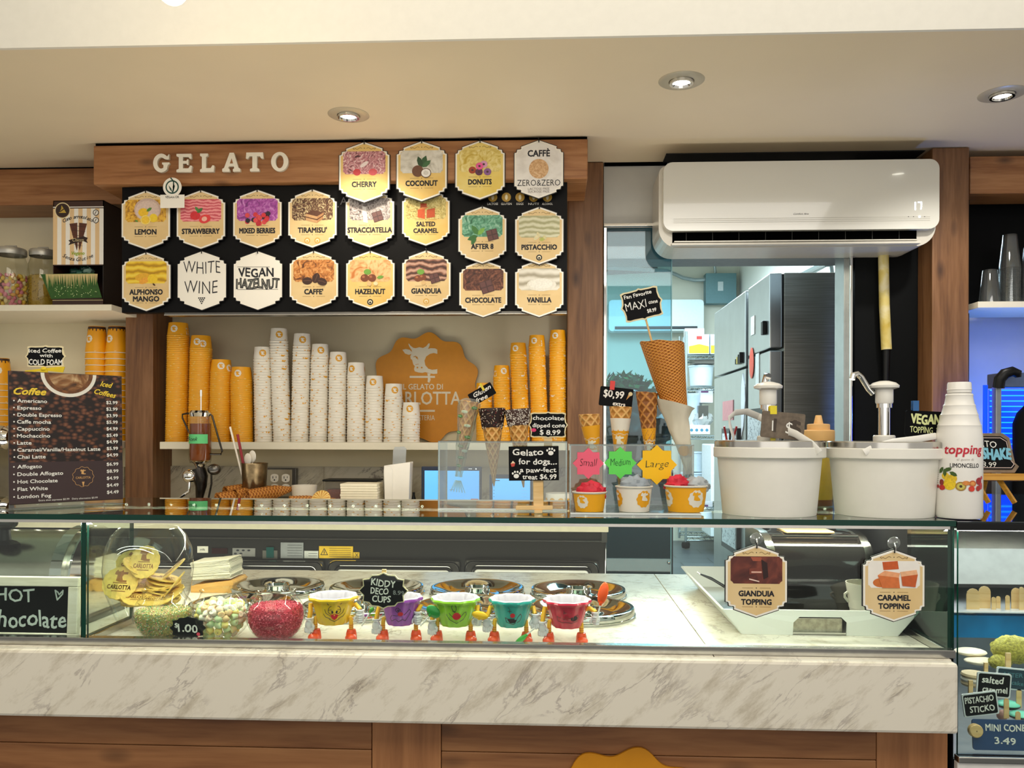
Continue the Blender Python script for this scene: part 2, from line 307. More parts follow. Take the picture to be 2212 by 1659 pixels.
# door frame and sliding glass door
struct('trim_4', M().box(X(1303, 3.42), X(1310, 3.42), 3.42, 3.50, 0, Z(1306, 491, 3.42), CHROME), .002, 'chrome edge strip beside the middle wooden post')
struct('trim_5', M().box(X(1822, 3.44), X(1834, 3.44), 3.44, 3.55, 0, Z(1830, 524, 3.44), mat('9fa4a3', .25, .8)).box(X(1836, 3.40), X(1841.5, 3.40), 3.40, 3.5, 0, Z(1830, 524, 3.42), CHROME), .002, 'chrome and grey jamb on the right of the kitchen opening')
TINT = glass('blue_tinted_glass', 'c4e6ee', 1, .02, .03, .01)
dr = struct('door_1', M().box(X(1311, 3.46), X(1449, 3.46), 3.46, 3.468, .02, Z(1380, 490, 3.46), TINT), label='blue tinted sliding glass door beside the wooden post')
struct('door_edge', M().box(X(1449, 3.46), X(1451, 3.46), 3.459, 3.469, .02, Z(1380, 490, 3.46), mat('7fb3bd', .1, var=0)), parent=dr)
struct('door_bolt', M().ell((X(1446, 3.455), 3.455, Z(1446, 1216, 3.455)), .007, CHROME, 8, 6), parent=dr)
# ================================================================ TIMBER
def timber(name, label, x0, x1, y0, y1, z0, z1, m, cat='beam', group=None):
    b = M().box(-(x1-x0)/2, (x1-x0)/2, -(y1-y0)/2, (y1-y0)/2, 0, z1-z0, m).obj(name, bevel=.004)
    b.location = ((x0+x1)/2, (y0+y1)/2, z0); return tag(b, label, cat, group)
timber('wooden_beam', 'long pine beam carrying the white letters', X(200, 3.12), X(1268, 3.12), 3.12, 3.42, Z(CX, 388, 3.12), Z(CX, 302, 3.12), WOODX)
timber('wooden_beam', 'darker pine beam above the jars at the far left', -3.6, X(262, 3.40), 3.40, 3.6, Z(100, 443, 3.40), Z(100, 364, 3.40), WOODX)
timber('wooden_beam', 'short pine beam above the clear plastic cups at the right', X(2094, 3.34), 4.0, 3.34, 3.5, Z(2150, 418, 3.34), Z(2150, 337, 3.34), WOODX)
timber('wooden_post', 'pine post at the left end of the stacked cup shelf', X(270, 3.42), X(330, 3.42), 3.42, 3.6, 0, ZC-.002, WOODZ, 'post')
timber('wooden_post', 'pine post between the cup shelf and the glass door', X(1225, 3.42), X(1302, 3.42), 3.42, 3.62, 0, ZC-.002, WOODZ, 'post')
timber('wooden_post', 'pine post at the right of the air conditioner', X(2013, 3.30), X(2092.5, 3.30), 3.30, 3.43, 0, ZC-.002, WOODZ, 'post')
GAP_SHADE = mat('060606', .9, var=0, spec=0)  # shade between beams, header and ceiling, put in as solid black strips
struct('beam_shade_strip', M().box(X(202, 3.12), X(1267, 3.12), 3.13, 3.42, Z(CX, 302, 3.12)+.0005, ZC-.0005, GAP_SHADE), label='black strip painted for the shade above the long beam')
struct('side_beam_shade_strip', M().box(-3.6, X(262, 3.40), 3.405, 3.58, Z(100, 364, 3.40)+.0005, ZC-.0005, GAP_SHADE), label='black strip painted for the shade above the left beam')
struct('header_shade_strip', M().box(X(1304, 3.43), X(1440, 3.43), 3.432, 3.4395, ZC-.014, ZC-.0005, GAP_SHADE), label='black strip painted for the shade above the grey header panel')
# ================================================================ SHELVES
def shelf(label, x0, x1, y0, y1, z1, t):
    b = M().box(0, x1-x0, 0, y1-y0, -t, 0, SHELF).obj('shelf', bevel=.0015); b.location = (x0, y0, z1); return tag(b, label, 'shelf')
shelf('long cream shelf holding the stacks of paper cups', X(345, 3.39), X(1225, 3.39)-.001, 3.39, 3.6, ZS, .030)
shelf('cream shelf under the jars and the cone box', -3.4, X(240, 3.22), 3.22, 3.6, Z(120, 658, 3.22), .024)
shelf('cream shelf behind the coffee price board', -3.4, X(262, 3.42), 3.42, 3.6, ZS, .028)
shelf('white shelf under the clear plastic cups', X(2112, 3.28), 4.0, 3.28, 3.56, Z(2160, 651, 3.28), .024)
# ================================================================ COUNTER
xe = X(2073, 1.532)
ap = M().box(-3.2, xe, 1.532, 1.56, ZM-.1275, ZM, MARB).obj('marble_apron', bevel=.006); tag(ap, 'thick white veined marble apron along the front of the counter', 'counter')
xs = X(1480, 1.9)
for nm, a, b, lab in (('marble_worktop', -3.2, xs-.0008, 'white marble worktop under the round steel lids'), ('marble_worktop', xs+.0008, xe, 'white marble worktop section under the white tray at the right')):
    t = M().box(a, b, 1.56, 2.46, ZM-.03, ZM, MARB).obj(nm, bevel=.001); tag(t, lab, 'worktop')
fr = thing('front_counter', 'front counter clad in brown pine planks below the marble apron', 'counter', (0, 1.6, 0))
M().box(-3.2, xe-.02, .04, .84, 0.0, ZM-.031, BLACKM).obj('carcass', fr)
zt = ZM-.129; h = .118
def plank(x0, x1, z0, z1, m):
    p = M().box(-(x1-x0)/2+.0006, (x1-x0)/2-.0006, 0, .03, .0006, z1-z0-.0006, m).obj('plank', fr, .0015); p.location = ((x0+x1)/2, random.uniform(-.0006, .0006), z0)
Wx = wood('pine_plank', ['75492b', '96643d', 'ab774b']); Wz = wood('pine_board', ['8c5b37', 'a56f45', 'b88052'], 'Z')
for (a, b) in ((-3.2, X(-600, 1.6)), (X(-600, 1.6), X(805, 1.6)), (X(955, 1.6), X(1895, 1.6))):
    for k in range(5): plank(a, b, max(0.02, zt-(k+1)*h+(.045 if k == 0 else .045)), zt-k*h+(.045 if k else 0), Wx)
for (a, b) in ((X(805, 1.6), X(955, 1.6)), (X(1895, 1.6), X(2050, 1.6))): plank(a, b, .02, zt, Wz)
# orange scalloped sign on the counter front
def badge(cx, cz, R, n=10, amp=.07, ph=0, sharp=1):
    return [(cx+R*(1+amp*math.cos(n*t+ph))*math.cos(t), cz+R*(1+amp*math.cos(n*t+ph))*math.sin(t)) for t in (2*math.pi*i/160 for i in range(160))]
Yo = 1.592; o = thing('logo_sign', 'orange scalloped sign on the brown planks, only its crest in frame', 'sign', (X(1352, Yo), Yo, Z(1352, 1832, Yo)))
k = S(1335, Yo); M().prism(badge(0, 0, 211*k, 11, .052, -11*math.radians(81.5)), -.003, .003, ORANGE).obj('panel', o)
# ================================================================ GLASS CASE
def pane(x0, x1, y0, y1, z0, z1, thin='y', m=CLEAR):
    b = M(); b.box(x0, x1, y0, y1, z0, z1, m); ax = 'xyz'.index(thin); q = []
    for i, f in enumerate(b.f):
        d = [max(b.v[j][a] for j in f)-min(b.v[j][a] for j in f) for a in range(3)]
        q.append(m if d[ax] < 1e-6 else GREEN_EDGE)
    b.m = q; return b
xg = X(2066, 1.574); case = thing('glass_case', 'long glass display case on the marble counter', 'display case', (0, 1.574, ZM))
def cpart(b, name, bevel=0, **kw): o = b.obj(name, case, bevel, **kw); o.location = (0, -1.574, -ZM); return o
cpart(pane(-3.2, xg, 1.574, 1.986, ZG-.0105, ZG, 'z', glass('top_glass', 'e2f0ea', 1.25, 0, .02)), 'top_pane')
xd = X(181, 1.576); xq = X(2058, 1.576)
cpart(pane(xd+.006, xq+.004, 1.5775, 1.5845, ZM+.014, ZG-.011, 'y'), 'front_pane')
cpart(pane(-3.2, xd-.006, 1.5775, 1.5845, ZM+.014, ZG-.011, 'y'), 'front_pane')
cpart(pane(xd-.0045, xd+.0045, 1.5775, 1.762, ZM+.014, ZG-.011, 'x'), 'divider_pane')
cpart(pane(xq-.004, xq+.004, 1.586, 1.762, ZM+.014, ZG-.011, 'x', glass('end_glass', 'bfe0d6', 1, 0, .02)), 'end_pane')
fb = M().box(-3.2, X(2066, 1.566), 1.566, 1.586, ZM, ZM+.0155, STEEL); cpart(fb, 'steel_rail', .0015)
for xx in (xd, xq): cpart(M().box(xx-.009, xx+.009, 1.587, 1.764, ZM, ZM+.0135, STEEL), 'side_rail', .0015)
cpart(M().box(-3.2, xg-.01, 1.576, 1.584, ZG-.0165, ZG-.011, STEEL), 'seam_profile')
cpart(M().box(-3.2, xg-.02, 1.962, 1.984, ZG-.026, ZG-.0195, mat('d8d4c6', .3, .3, var=0)), 'light_profile', .001)
LED = mat('fff6e0', .3, emit=35, var=0)
x = -1.75; base = None
while x < xg-.03:
    d = M().ell((0, 0, 0), (.0036, .0036, .0034), LED, 10, 6).obj('led', case) if base is None else None
    if base is None: base = d
    else: d = base.copy(); COL.objects.link(d)
    d.location = (x, 1.973-1.574, ZG-.0158-ZM); x += .0555
# ================================================================ BACK COUNTER
xb = X(1315, 3.09)
bc = M().box(-3.2, xb, 3.09, 3.418, ZB-.026, ZB, mat('d9cfb2', .35, var=.03)).obj('back_counter', bevel=.002); tag(bc, 'cream back worktop under the cup shelf', 'worktop')
for a_, b__ in ((-3.2, X(262, 3.42)), (X(336, 3.42), X(1220, 3.42))): bc2 = M().box(a_, b__, 3.42, 3.583, ZB-.026, ZB, mat('d9cfb2', .35, var=.03)).obj('rear_strip', bc)
cb = thing('back_cabinet', 'dark steel undercounter fridge with chrome-edged doors', 'fridge', (0, 3.12, 0))
def bpart(b, name, **kw): o = b.obj(name, cb, **kw); o.location = (0, -3.12, 0); return o
DK = mat('24221d', .3, .3, var=0); DK2 = mat('33302a', .3, .4, var=0)
bpart(M().box(-3.2, xb-.01, 3.12, 3.415, .02, ZB-.026, DK), 'body'); bpart(M().box(-3.2, xb-.005, 3.112, 3.12, Z(CX, 1169, 3.112), Z(CX, 1167, 3.112), STEEL), 'trim_strip')
bpart(M().box(X(1300, 3.11), xb-.004, 3.108, 3.12, Z(CX, 1170, 3.11), ZB-.026, STEELD), 'corner_plate')
Yc = 3.10
def frame_tube(x0, x1, z1, z0, r, y, rr, m, b):
    pts = [(x0, y, z0), (x0, y, z1-r)]+[(x0+r-r*math.cos(t), y, z1-r+r*math.sin(t)) for t in (math.pi/8, math.pi/4, 3*math.pi/8)]+[(x0+r, y, z1), (x1-r, y, z1)]+[(x1-r+r*math.sin(t), y, z1-r+r*math.cos(t)) for t in (math.pi/8, math.pi/4, 3*math.pi/8)]+[(x1, y, z1-r), (x1, y, z0)]
    b.tube(pts, rr, m, 6)
for a, b_ in ((90, 478), (484, 700), (708, 995), (1003, 1295)):
    x0, x1 = X(a, Yc), X(b_, Yc); z1 = Z((a+b_)/2, 1211, Yc)
    d = bpart(M().box(x0, x1, 3.10, 3.12, .08, z1, DK2), 'door', bevel=.012)
    q = M(); frame_tube(x0+.004, x1-.004, z1-.004, .1, .03, 3.098, .0042, CHROME, q); frame_tube(x0+.03, x1-.03, z1-.022, .1, .02, 3.094, .003, CHROME, q); frame_tube(x0+.045, x1-.045, z1-.038, .1, .008, 3.09, .005, mat('e9e6dc', .3), q)
    q.obj('door_frame', d).location = (0, 0, 0)
def sticker(name, a, b_, c, d, m, lines=0, y=3.117, lab=None, extra=None):
    q = M().box(X(a, y), X(b_, y), y-.001, y+.003, Z((a+b_)/2, d, y), Z((a+b_)/2, c, y), m)
    for i in range(lines):
        zz = Z((a+b_)/2, c+(d-c)*(i+1)/(lines+1), y); q.box(X(a+(b_-a)*.3, y), X(b_-(b_-a)*.06, y), y-.0014, y-.001, zz-.0006, zz+.0006, INK)
    if extra: extra(q)
    o = bpart(q, name)
    if lab: o['label'] = lab
sticker('note', 427, 450, 1180, 1194, mat('e8e2cf', .7), lab='small white handwritten note', extra=lambda q: q.text('milk', X(438, 3.115), Z(438, 1187, 3.115), .008, INK, y=3.1155, jit=.05))
sticker('display', 458, 492, 1184, 1196, mat('2a0d0b', .2))
def kp(q):
    for i in range(5): q.ellf(X(514+(i % 3)*12-(i//3)*5, 3.115), Z(530, 1189+(i//3)*7, 3.115), .006, .0035, 3.1155, INK, 10)
sticker('keypad', 503, 552, 1184, 1202, mat('85837d', .4), extra=kp, lab='grey keypad with black buttons')
sticker('rocker_switch', 576, 592, 1182, 1205, mat('0f4a44', .2), y=3.114, lab='green rocker switch'); sticker('switch_frame', 568, 600, 1189, 1207, mat('5d5a50', .4))
sticker('rating_plate', 607, 656, 1172, 1206, mat('9b9d9c', .4, .3), 5, lab='grey rating plate'); sticker('label_plate', 658, 688, 1190, 1206, mat('cfcfc6', .5), 2)
def warn(q):
    y = 3.1155; zc = Z(700, 1192.5, y); xc = X(701, y); t = .013
    q.stroke([(xc-t, zc-t*.8), (xc+t, zc-t*.8), (xc, zc+t), (xc-t, zc-t*.8)], .0022, y, INK).stroke([(xc+.002, zc+.006), (xc-.002, zc-.001), (xc+.002, zc-.001), (xc-.001, zc-.008)], .0018, y, INK)
sticker('warning_plate', 690, 763, 1180, 1206, mat('e9bc1d', .45), 5, lab='yellow warning plate with a lightning triangle', extra=warn)
sticker('warning_tag', 764, 777, 1193, 1206, mat('e9bc1d', .45), extra=lambda q: q.stroke([(X(767, 3.11), Z(770, 1204, 3.11)), (X(774, 3.11), Z(770, 1195, 3.11))], .0015, 3.1155, INK).stroke([(X(774, 3.11), Z(770, 1204, 3.11)), (X(767, 3.11), Z(770, 1195, 3.11))], .0015, 3.1155, INK))
# splashback slabs
xs0 = X(372, 3.585)
for a, b_ in ((366, 700), (700, 1224)):
    s = M().box(X(a, 3.585)+.0005, X(b_, 3.585)-.0005, 3.585, 3.6, ZB, Z(CX, 1010, 3.585), MARBD).obj('splashback', bevel=.001); tag(s, 'grey veined marble splashback slab, '+('left' if a < 500 else 'right')+' of the two behind the back counter', 'splashback')
s = M().box(-3.2, X(268, 3.585), 3.585, 3.6, ZB, Z(100, 1008, 3.585), MARBD).obj('splashback', bevel=.001); tag(s, 'grey veined marble splashback behind the coffee price board', 'splashback')
# ================================================================ CEILING LIGHTS
LAMP = mat('fffbe8', .3, emit=14, var=0)
for i, (a, b_, lab) in enumerate(((753, 248, 'recessed steel downlight above the long beam'), (1472, 174, 'recessed steel downlight above the air conditioner'), (2165, 203, 'recessed downlight glaring at the right edge of the ceiling'))):
    p = PZ(a, b_, ZC); t = thing('downlight', lab, 'ceiling light', p, group='recessed ceiling downlights')
    M().lathe([(.036, .001), (.040, -.004), (.062, -.005), (.072, -.001), (.072, .001)], mat('c9c0ab', .35, .3, var=0), 32).obj('trim_ring', t)
    M().lathe([(.0001, -.004), (.026, -.005)], LAMP, 20).obj('lamp', t); M().lathe([(.026, -.0005), (.030, -.012), (.037, -.012), (.038, .001)], CHROME, 28).obj('reflector', t)
    l = light('downlight_beam', 'SPOT', (p.x, p.y-.01, p.z-.03), 13 if i == 0 else 20, (1, .88, .70) if i == 0 else NEU, .03, rot=(math.radians(8), 0, 0), spot=math.radians(125)); 
p = P(372, -22, 1.9); t = thing('pendant_lamp', 'glowing round pendant at the top left edge', 'ceiling light', p)
M().ell((0, 0, 0), .034, mat('ffe9a0', .3, emit=5, var=0), 20, 12).obj('globe', t); M().tube([(0, 0, .03), (0, 0, ZC+.62-p.z)], .003, BLACK).obj('cord', t); M().lathe([(.0001, .036), (.02, .036), (.024, .028), (.016, .022)], STEEL).obj('cap', t)
light('pendant_glow', 'POINT', (p.x, p.y, p.z-.06), 2.5, (1, .75, .4), .04)
light('upper_glow', 'AREA', (.3, 1.55, ZC+.05), 8, (1, .95, .86), 3.6, .25, (math.radians(150), 0, 0))
# ================================================================ MENU BOARD AND PLAQUES
mb = thing('menu_board', 'black board behind the flavour plaques under the long beam', 'board', (0, 3.16, 0))
q = M().box(X(262, 3.16), X(1224, 3.16), 3.16, 3.20, Z(CX, 672, 3.16), Z(CX, 389, 3.16), mat('08080a', .5, var=.05, spec=.15)); o = q.obj('panel', mb, .002); o.location = (0, -3.16, 0)
o = M().box(X(355, 3.16), X(1224, 3.16), 3.157, 3.21, Z(CX, 678, 3.16), Z(CX, 672, 3.16), STEELD).box(X(355, 3.16), X(1224, 3.16), 3.154, 3.158, Z(CX, 679, 3.16), Z(CX, 676.5, 3.16), STEEL).obj('metal_lip', mb, .001); o.location = (0, -3.16, 0)
q = M(); y = 3.1592; k = S(1100, y); GOLD = mat('b8902a', .5, var=0)
for i, t in enumerate(('LACTOSE', 'GLUTEN', 'EGGS', 'NUTS', 'ALCOHOL')):
    cx = 1063+29.5*i; q.ellf(X(cx, y), Z(cx, 426, y), 10*k, 10*k, y, GOLD, 20).ellf(X(cx, y), Z(cx, 426, y), 3*k, 6*k, y-.0003, mat('efe3bf', .5), 10); q.text(t, X(cx, y), Z(cx, 440.5, y), 4.6*k, CHALK, y=y-.0003, w=(23 if i != 2 else 15)*k)
q.text('L', X(725, y), Z(725, 440, y), 16*k, mat('77767a', .6), y=y, bold=.01).text('A', X(741, y), Z(741, 434, y), 16*k, mat('77767a', .6), y=y)
q.obj('allergen_print', mb, kind='stuff').location = (0, -3.16, 0)
CARD = noisepic('card_tan', ['dcbb81', 'e2c48c', 'e6cb98'], 9, .3); CARDY = noisepic('card_gold', ['e6b95a', 'e9c674', 'eccd84'], 9, .3); CARDW = noisepic('card_white_wood', ['d9d4ce', 'eae6e1', 'efece8'], 20, .3); PURE = mat('f4f0e6', .5, var=0); LINE = mat('8d6f3e', .6, var=0)
half = [(0, 0), (38, -13.5), (37.2, -17), (39, -19), (43, -19.3), (46.6, -20), (46.8, -23.4), (48, -26), (52, -26.8), (52, -97.5), (48, -98.2), (46.8, -101), (46.6, -104.2), (43, -105), (39, -105.2), (37.2, -107.2), (38, -110.6), (0, -124)]
def outline(k, g=0, cz=-62):
    pts = [(x, z) for x, z in half]+[(-x, z) for x, z in half[-2:0:-1]]
    f = lambda x, z: (x*(1-g/52.)*k, (cz+(z-cz)*(1-g/60.))*k)
    return [f(*p) for p in pts]
def flatm(c): return mat(c, .5, var=.05, scale=150)
def picrect(k, z0, z1, hw, y, m, q):
    n = 5; a = [(-hw+n, z1), (hw-n, z1), (hw-n*.6, z1-n*.6), (hw, z1-n), (hw, z0+n), (hw-n*.6, z0+n*.6), (hw-n, z0), (-hw+n, z0), (-hw+n*.6, z0+n*.6), (-hw, z0+n), (-hw, z1-n), (-hw+n*.6, z1-n*.6)]
    q.flat([(x*k, z*k) for x, z in a], y, m)
def plaque(label, ax, ay, Y, pic=None, lines=(), card=CARD, wpx=104, mot=(), icons=(), hook=True, cat='sign', grp='flavour plaques', tilt=0, hpx=None, bigtext=None, pz=(-69, -19), tz=-87, tsz=10.5, rims=True):
    k = S(ax, Y)*wpx/104.; p = P(ax, ay, Y); t = thing('flavour_plaque', label, cat, p, (0, tilt, 0), grp)
    M().prism(outline(k, -1.6), .0015, .0045, mat('17161a', .5)).obj('backing', t, label='black edge backing')
    M().prism(outline(k), 0, .0015, PURE).obj('border', t, label='cream white border')
    q = M(); q.flat(outline(k, 3.2), -.0003, card)
    if rims:
        for sx in (-1, 1):
            pts = [(sx*(5+14*i/7.)*1.0*k, (-13.2+1.8*math.sin(i*.95))*k) for i in range(8)]; q.stroke(pts, .8*k, -.0006, LINE); q.stroke([(sx*19*k, -13.5*k), (sx*22*k, -15*k), (sx*23.5*k, -12.5*k), (sx*21*k, -12*k)], .8*k, -.0006, LINE)
        q.ellf(0, -12.5*k, .9*k, .9*k, -.0006, INK, 8)
        for zz in (tz+10.5+(6 if len(lines) > 1 else 0), tz-10-(6 if len(lines) > 1 else 0)):
            q.stroke([(-24*k, zz*k), (-6*k, zz*k)], .6*k, -.0006, LINE).stroke([(24*k, zz*k), (6*k, zz*k)], .6*k, -.0006, LINE).ellf(0, zz*k, .9*k, .9*k, -.0006, INK, 6)
    q.obj('face', t)
    if pic:
        q = M(); picrect(k, pz[0]+25 if False else -66, -19, 44, -.0006, pic, q)
        for i, s in enumerate(mot):
            c, col = s[0], s[-1]; y = -.0009-.0002*(i % 12)
            if c == 'e': q.ellf(s[1]*k, s[2]*k, s[3]*k, s[4]*k, y, flatm(col), 18, s[5] if len(s) > 6 else 0)
            elif c == 'p': q.flat([(a*k, b*k) for a, b in s[1]], y, flatm(col))
            elif c == 's': q.stroke([(a*k, b*k) for a, b in s[1]], s[2]*k, y, flatm(col))
        q.obj('picture', t)
    q = M(); n = len(lines)
    for i, (s_, wd) in enumerate(lines): q.text(s_, 0, (tz+(n-1)*7-i*14.5)*k, tsz*k, INK, w=wd*k, y=-.0008, bold=.034)
    for ix, kd in icons:
        c = {'g': 'd8a850', 'b': '17161a'}[kd]; q.ellf(ix*k, -109.5*k, 6.5*k, 6.5*k, -.0008, flatm(c), 18).ellf(ix*k, -109.5*k, 4*k, 4*k, -.001, flatm('f0e2c0') if kd == 'b' else flatm('f0e2c0'), 14).ellf(ix*k, -110.5*k, 2.4*k, 2.2*k, -.0012, flatm(c), 10)
    if bigtext: bigtext(q, k)
    q.obj('lettering', t)
    if hook: M().tube([(0, -.003, -5*k), (0, -.004, 2*k), (-1.5*k, .0, 5*k)], 1.1*k, BLACK, 6).obj('hook', t)
    return t
def choc(x, y, s=1, r=0):
    def R(pts): return [(x+(a*math.cos(r)-b*math.sin(r))*s, y+(a*math.sin(r)+b*math.cos(r))*s) for a, b in pts]
    o = [('p', R([(-9, -9), (9, -9), (9, 9), (-9, 9)]), '4a2c2c')]
    for i in (-1, 1):
        for j in (-1, 1): o.append(('p', R([(i*4.5-3.6, j*4.5-3.6), (i*4.5+3.6, j*4.5-3.6), (i*4.5+3.6, j*4.5+3.6), (i*4.5-3.6, j*4.5+3.6)]), '643e3b'))
    return o
def leaf(x, y, l, a, col='5f9a3c'):
    c, s = math.cos(a), math.sin(a); return ('p', [(x+u*l*c-v*l*s, y+u*l*s+v*l*c) for u, v in ((0, 0), (.3, .22), (.7, .2), (1, 0), (.7, -.2), (.3, -.22))], col)
YB = 3.142
def NP(*a, **k): return noisepic('print', *a, **k)
pl = lambda *a, **k: plaque(*a, **k)
pl('tan plaque printed LEMON with cut lemons', 315, 412, YB, NP(['8a5a22', 'd9a233', 'f0c94a'], 60, 1), [('LEMON', 46)], mot=[('e', 4, -40, 29, 24, 'cdb2a6'), ('e', 4, -42, 26, 21, 'dcc4b8'), ('e', -5, -46, 11, 9, 'f0c22a'), leaf(2, -44, 14, .6, '4e8a2f'), ('e', 17, -58, 9, 9, 'f2cf2e'), ('e', 0, -62, 11, 10, 'f4dc7a'), ('e', 0, -62, 8.5, 8, 'f3c93c'), leaf(-16, -66, 8, 2.6)])
pl('tan plaque printed STRAWBERRY with pink swirls', 434, 411, YB, NP(['c84a5c', 'e87f88', 'f2a0a2'], 26, 6, kind='wave'), [('STRAWBERRY', 81)], mot=[('e', -12, -54, 11, 9, 'd42a34'), leaf(-8, -48, 16, .7, '3f7d3d'), leaf(-4, -46, 14, 2.2, '4c8b44'), ('e', 9, -61, 13, 9, .3, 'e43d40'), ('e', 8, -61, 6, 5, .3, 'f5b9a8')])
pl('tan plaque printed MIXED BERRIES with purple ice cream', 556, 410, YB, NP(['7c2f7e', 'b04fae', 'd79ad6'], 40, 2), [('MIXED BERRIES', 77)], mot=[('e', random.uniform(-24, 24), random.uniform(-74, -46), 5, 5, random.choice(['c22433', 'd8323e', '2a1a2e', '1d1626', 'e04a50'])) for _ in range(22)])
pl("tan plaque printed TIRAMISU' with a layered cake square", 675, 409, YB, NP(['2a1713', '6b4630', 'e9d9a8'], 50, 3), [("TIRAMISU'", 62)], icons=[(-11, 'g'), (11, 'g')], mot=[('p', [(-14, -52), (10, -58), (24, -50), (0, -44)], '5a3424'), ('p', [(-14, -52), (10, -58), (10, -72), (-14, -66)], 'c59a6c'), ('p', [(10, -58), (24, -50), (24, -62), (10, -72)], 'b58458'), ('s', [(-14, -59), (10, -65), (24, -56)], 2, '5a3424')])
pl('tan plaque printed STRACCIATELLA, its top hidden behind the cherry plaque', 799, 409, YB, NP(['3c3230', 'a39896', 'd7cfcc'], 45, 3), [('STRACCIATELLA', 95)], mot=[('p', [(-16, -36), (-8, -38), (-4, -72), (-14, -70)], 'e5e0de')]+choc(17, -58, 1.2, .3))
pl('golden plaque printed SALTED CARAMEL, its top hidden behind the coconut plaque', 920, 408, YB, NP(['8d7a3a', 'cdb96c', 'e6da9a'], 50, 3), [('SALTED', 41), ('CARAMEL', 54)], card=CARDY, wpx=102, tsz=9.5, tz=-84, mot=[('p', [(-12, -32), (2, -32), (2, -42), (-12, -42)], 'b9471c'), ('p', [(-18, -46), (-2, -44), (-2, -66), (-18, -62)], 'd0551f'), ('p', [(2, -46), (20, -42), (20, -62), (2, -64)], 'c04c1c'), ('p', [(-18, -46), (-2, -44), (8, -40), (-8, -40)], 'e58a4c')])
pl('golden plaque printed AFTER 8 with mint leaves', 1042, 446, YB-.012, NP(['2c6a4c', '5fa283', 'a8d2bb'], 40, 2), [('AFTER 8', 48)], wpx=103, mot=[leaf(-8, -62, 26, 2.2, '3d7a38'), leaf(-10, -64, 24, 3.5, '2f6a2e'), leaf(-10, -62, 22, .8, '7cb34a'), leaf(-14, -66, 20, 4.2, '336e30')]+choc(22, -62, 1.3, .25))
pl('tan plaque printed PISTACCHIO with pale green cream', 1165, 447, YB-.012, NP(['a8a67c', 'c9c8a2', 'dddcc0'], 16, 5, kind='wave'), [('PISTACCHIO', 76)], wpx=104, icons=[(0, 'b')], mot=[('e', -6, -66, 7, 4, .7, 'e5dcae'), ('e', 6, -70, 6, 4, .2, 'b9bd62'), ('e', 12, -66, 5, 3, 2.2, 'd8cf9a'), ('e', -2, -60, 6, 3, 2.0, 'e0d6a6')])
pl('tan plaque printed ALPHONSO MANGO with yellow cream', 316, 545, YB, NP(['b88a10', 'e9bd22', 'f4d54a'], 12, 5, kind='wave'), [('ALPHONSO', 71), ('MANGO', 56)], tz=-91, mot=[('e', -8, -52, 16, 8, .2, 'e8b030'), ('e', -4, -60, 12, 6, .4, 'f0a93a'), ('e', 14, -56, 11, 10, 'f2cc2c'), leaf(14, -66, 8, 5.6, '4a2a12')])
def ww(q, k):
    q.text('WHITE', 0, -34*k, 26*k, INK, w=80*k, y=-.0008, bold=-.012, jit=.04).text('WINE', -2*k, -76*k, 27*k, INK, w=72*k, y=-.0008, bold=-.012, jit=.04)
    for r in range(4):
        for c in range(4-r): q.ellf((-6+c*4+r*2)*k, (-99-r*3.8)*k, 1.8*k, 1.5*k, -.0009, INK, 8)
pl('white plaque handwritten WHITE WINE with inked grapes', 436, 543, YB, card=PURE, bigtext=ww, rims=False, grp='handwritten plaques')
def vh(q, k):
    q.text('VEGAN', -4*k, -45*k, 18*k, INK, w=76*k, y=-.0008, bold=.02, jit=.05).text('HAZELNUT', 0, -69*k, 20*k, INK, w=92*k, y=-.0008, bold=.035, jit=.06).stroke([(-44*k, -33*k), (26*k, -33.5*k)], .7*k, -.0008, INK).stroke([(-44*k, -81*k), (44*k, -81*k)], .7*k, -.0008, INK)
    q.text('HAZELNUT', 0, -69*k, 19*k, mat('8a8a80', .7), w=90*k, y=-.0011, bold=-.02, jit=.06)
pl('white plaque handwritten VEGAN HAZELNUT', 557, 543, YB, card=PURE, bigtext=vh, rims=False, grp='handwritten plaques')
def bean(x, y, a=0): return [('e', x, y, 11, 8, a, '3c2119'), ('s', [(x-8*math.cos(a), y-8*math.sin(a)), (x+1, y+1), (x+8*math.cos(a), y+8*math.sin(a))], 1.2, '6e4a38')]
pl("tan plaque printed CAFFE' with coffee beans", 678, 542, YB, NP(['5a2f16', 'c97f3c', 'e8b878'], 40, 2), [("CAFFE'", 40)], mot=bean(-14, -64)+bean(5, -58, 1.2)+bean(18, -66, -.3))
def nut(x, y, r=8, c='7a3c20'): return [('e', x, y, r, r*.9, c), ('e', x-r*.3, y+r*.3, r*.35, r*.3, 'b06a44')]
pl('golden plaque printed HAZELNUT with nuts and two leaves', 800, 542, YB, NP(['c97a3a', 'eabc82', 'f2cd98'], 25, 2), [('HAZELNUT', 64)], card=CARDY, icons=[(0, 'b')], mot=nut(-12, -58, 9)+nut(4, -58, 9)+[('e', -6, -45, 8, 6, '6fa33e'), leaf(14, -58, 16, .2, '6fa33e'), ('e', -2, -70, 5, 5, 'e0bd88'), ('e', 12, -70, 5, 4, 'f0dcae')])
pl('tan plaque printed GIANDUIA with dark swirls and nuts', 921, 541, YB, NP(['3c1f18', '8a5a48', 'c9a08c'], 14, 7, kind='wave'), [('GIANDUIA', 64)], icons=[(0, 'g')], mot=nut(-18, -60, 8)+nut(-8, -58, 8)+[('e', -12, -46, 8, 6, '6fa33e'), ('e', -6, -69, 5, 5, 'dcb880')]+choc(18, -60, 1.1, .3))
pl('tan plaque printed CHOCOLATE with a dark bar, lowest of all', 1044, 562, YB, NP(['2c1410', '5a2f22', '8f5a42'], 30, 3), [('CHOCOLATE', 78)], wpx=103, mot=choc(8, -58, 1.5, .3))
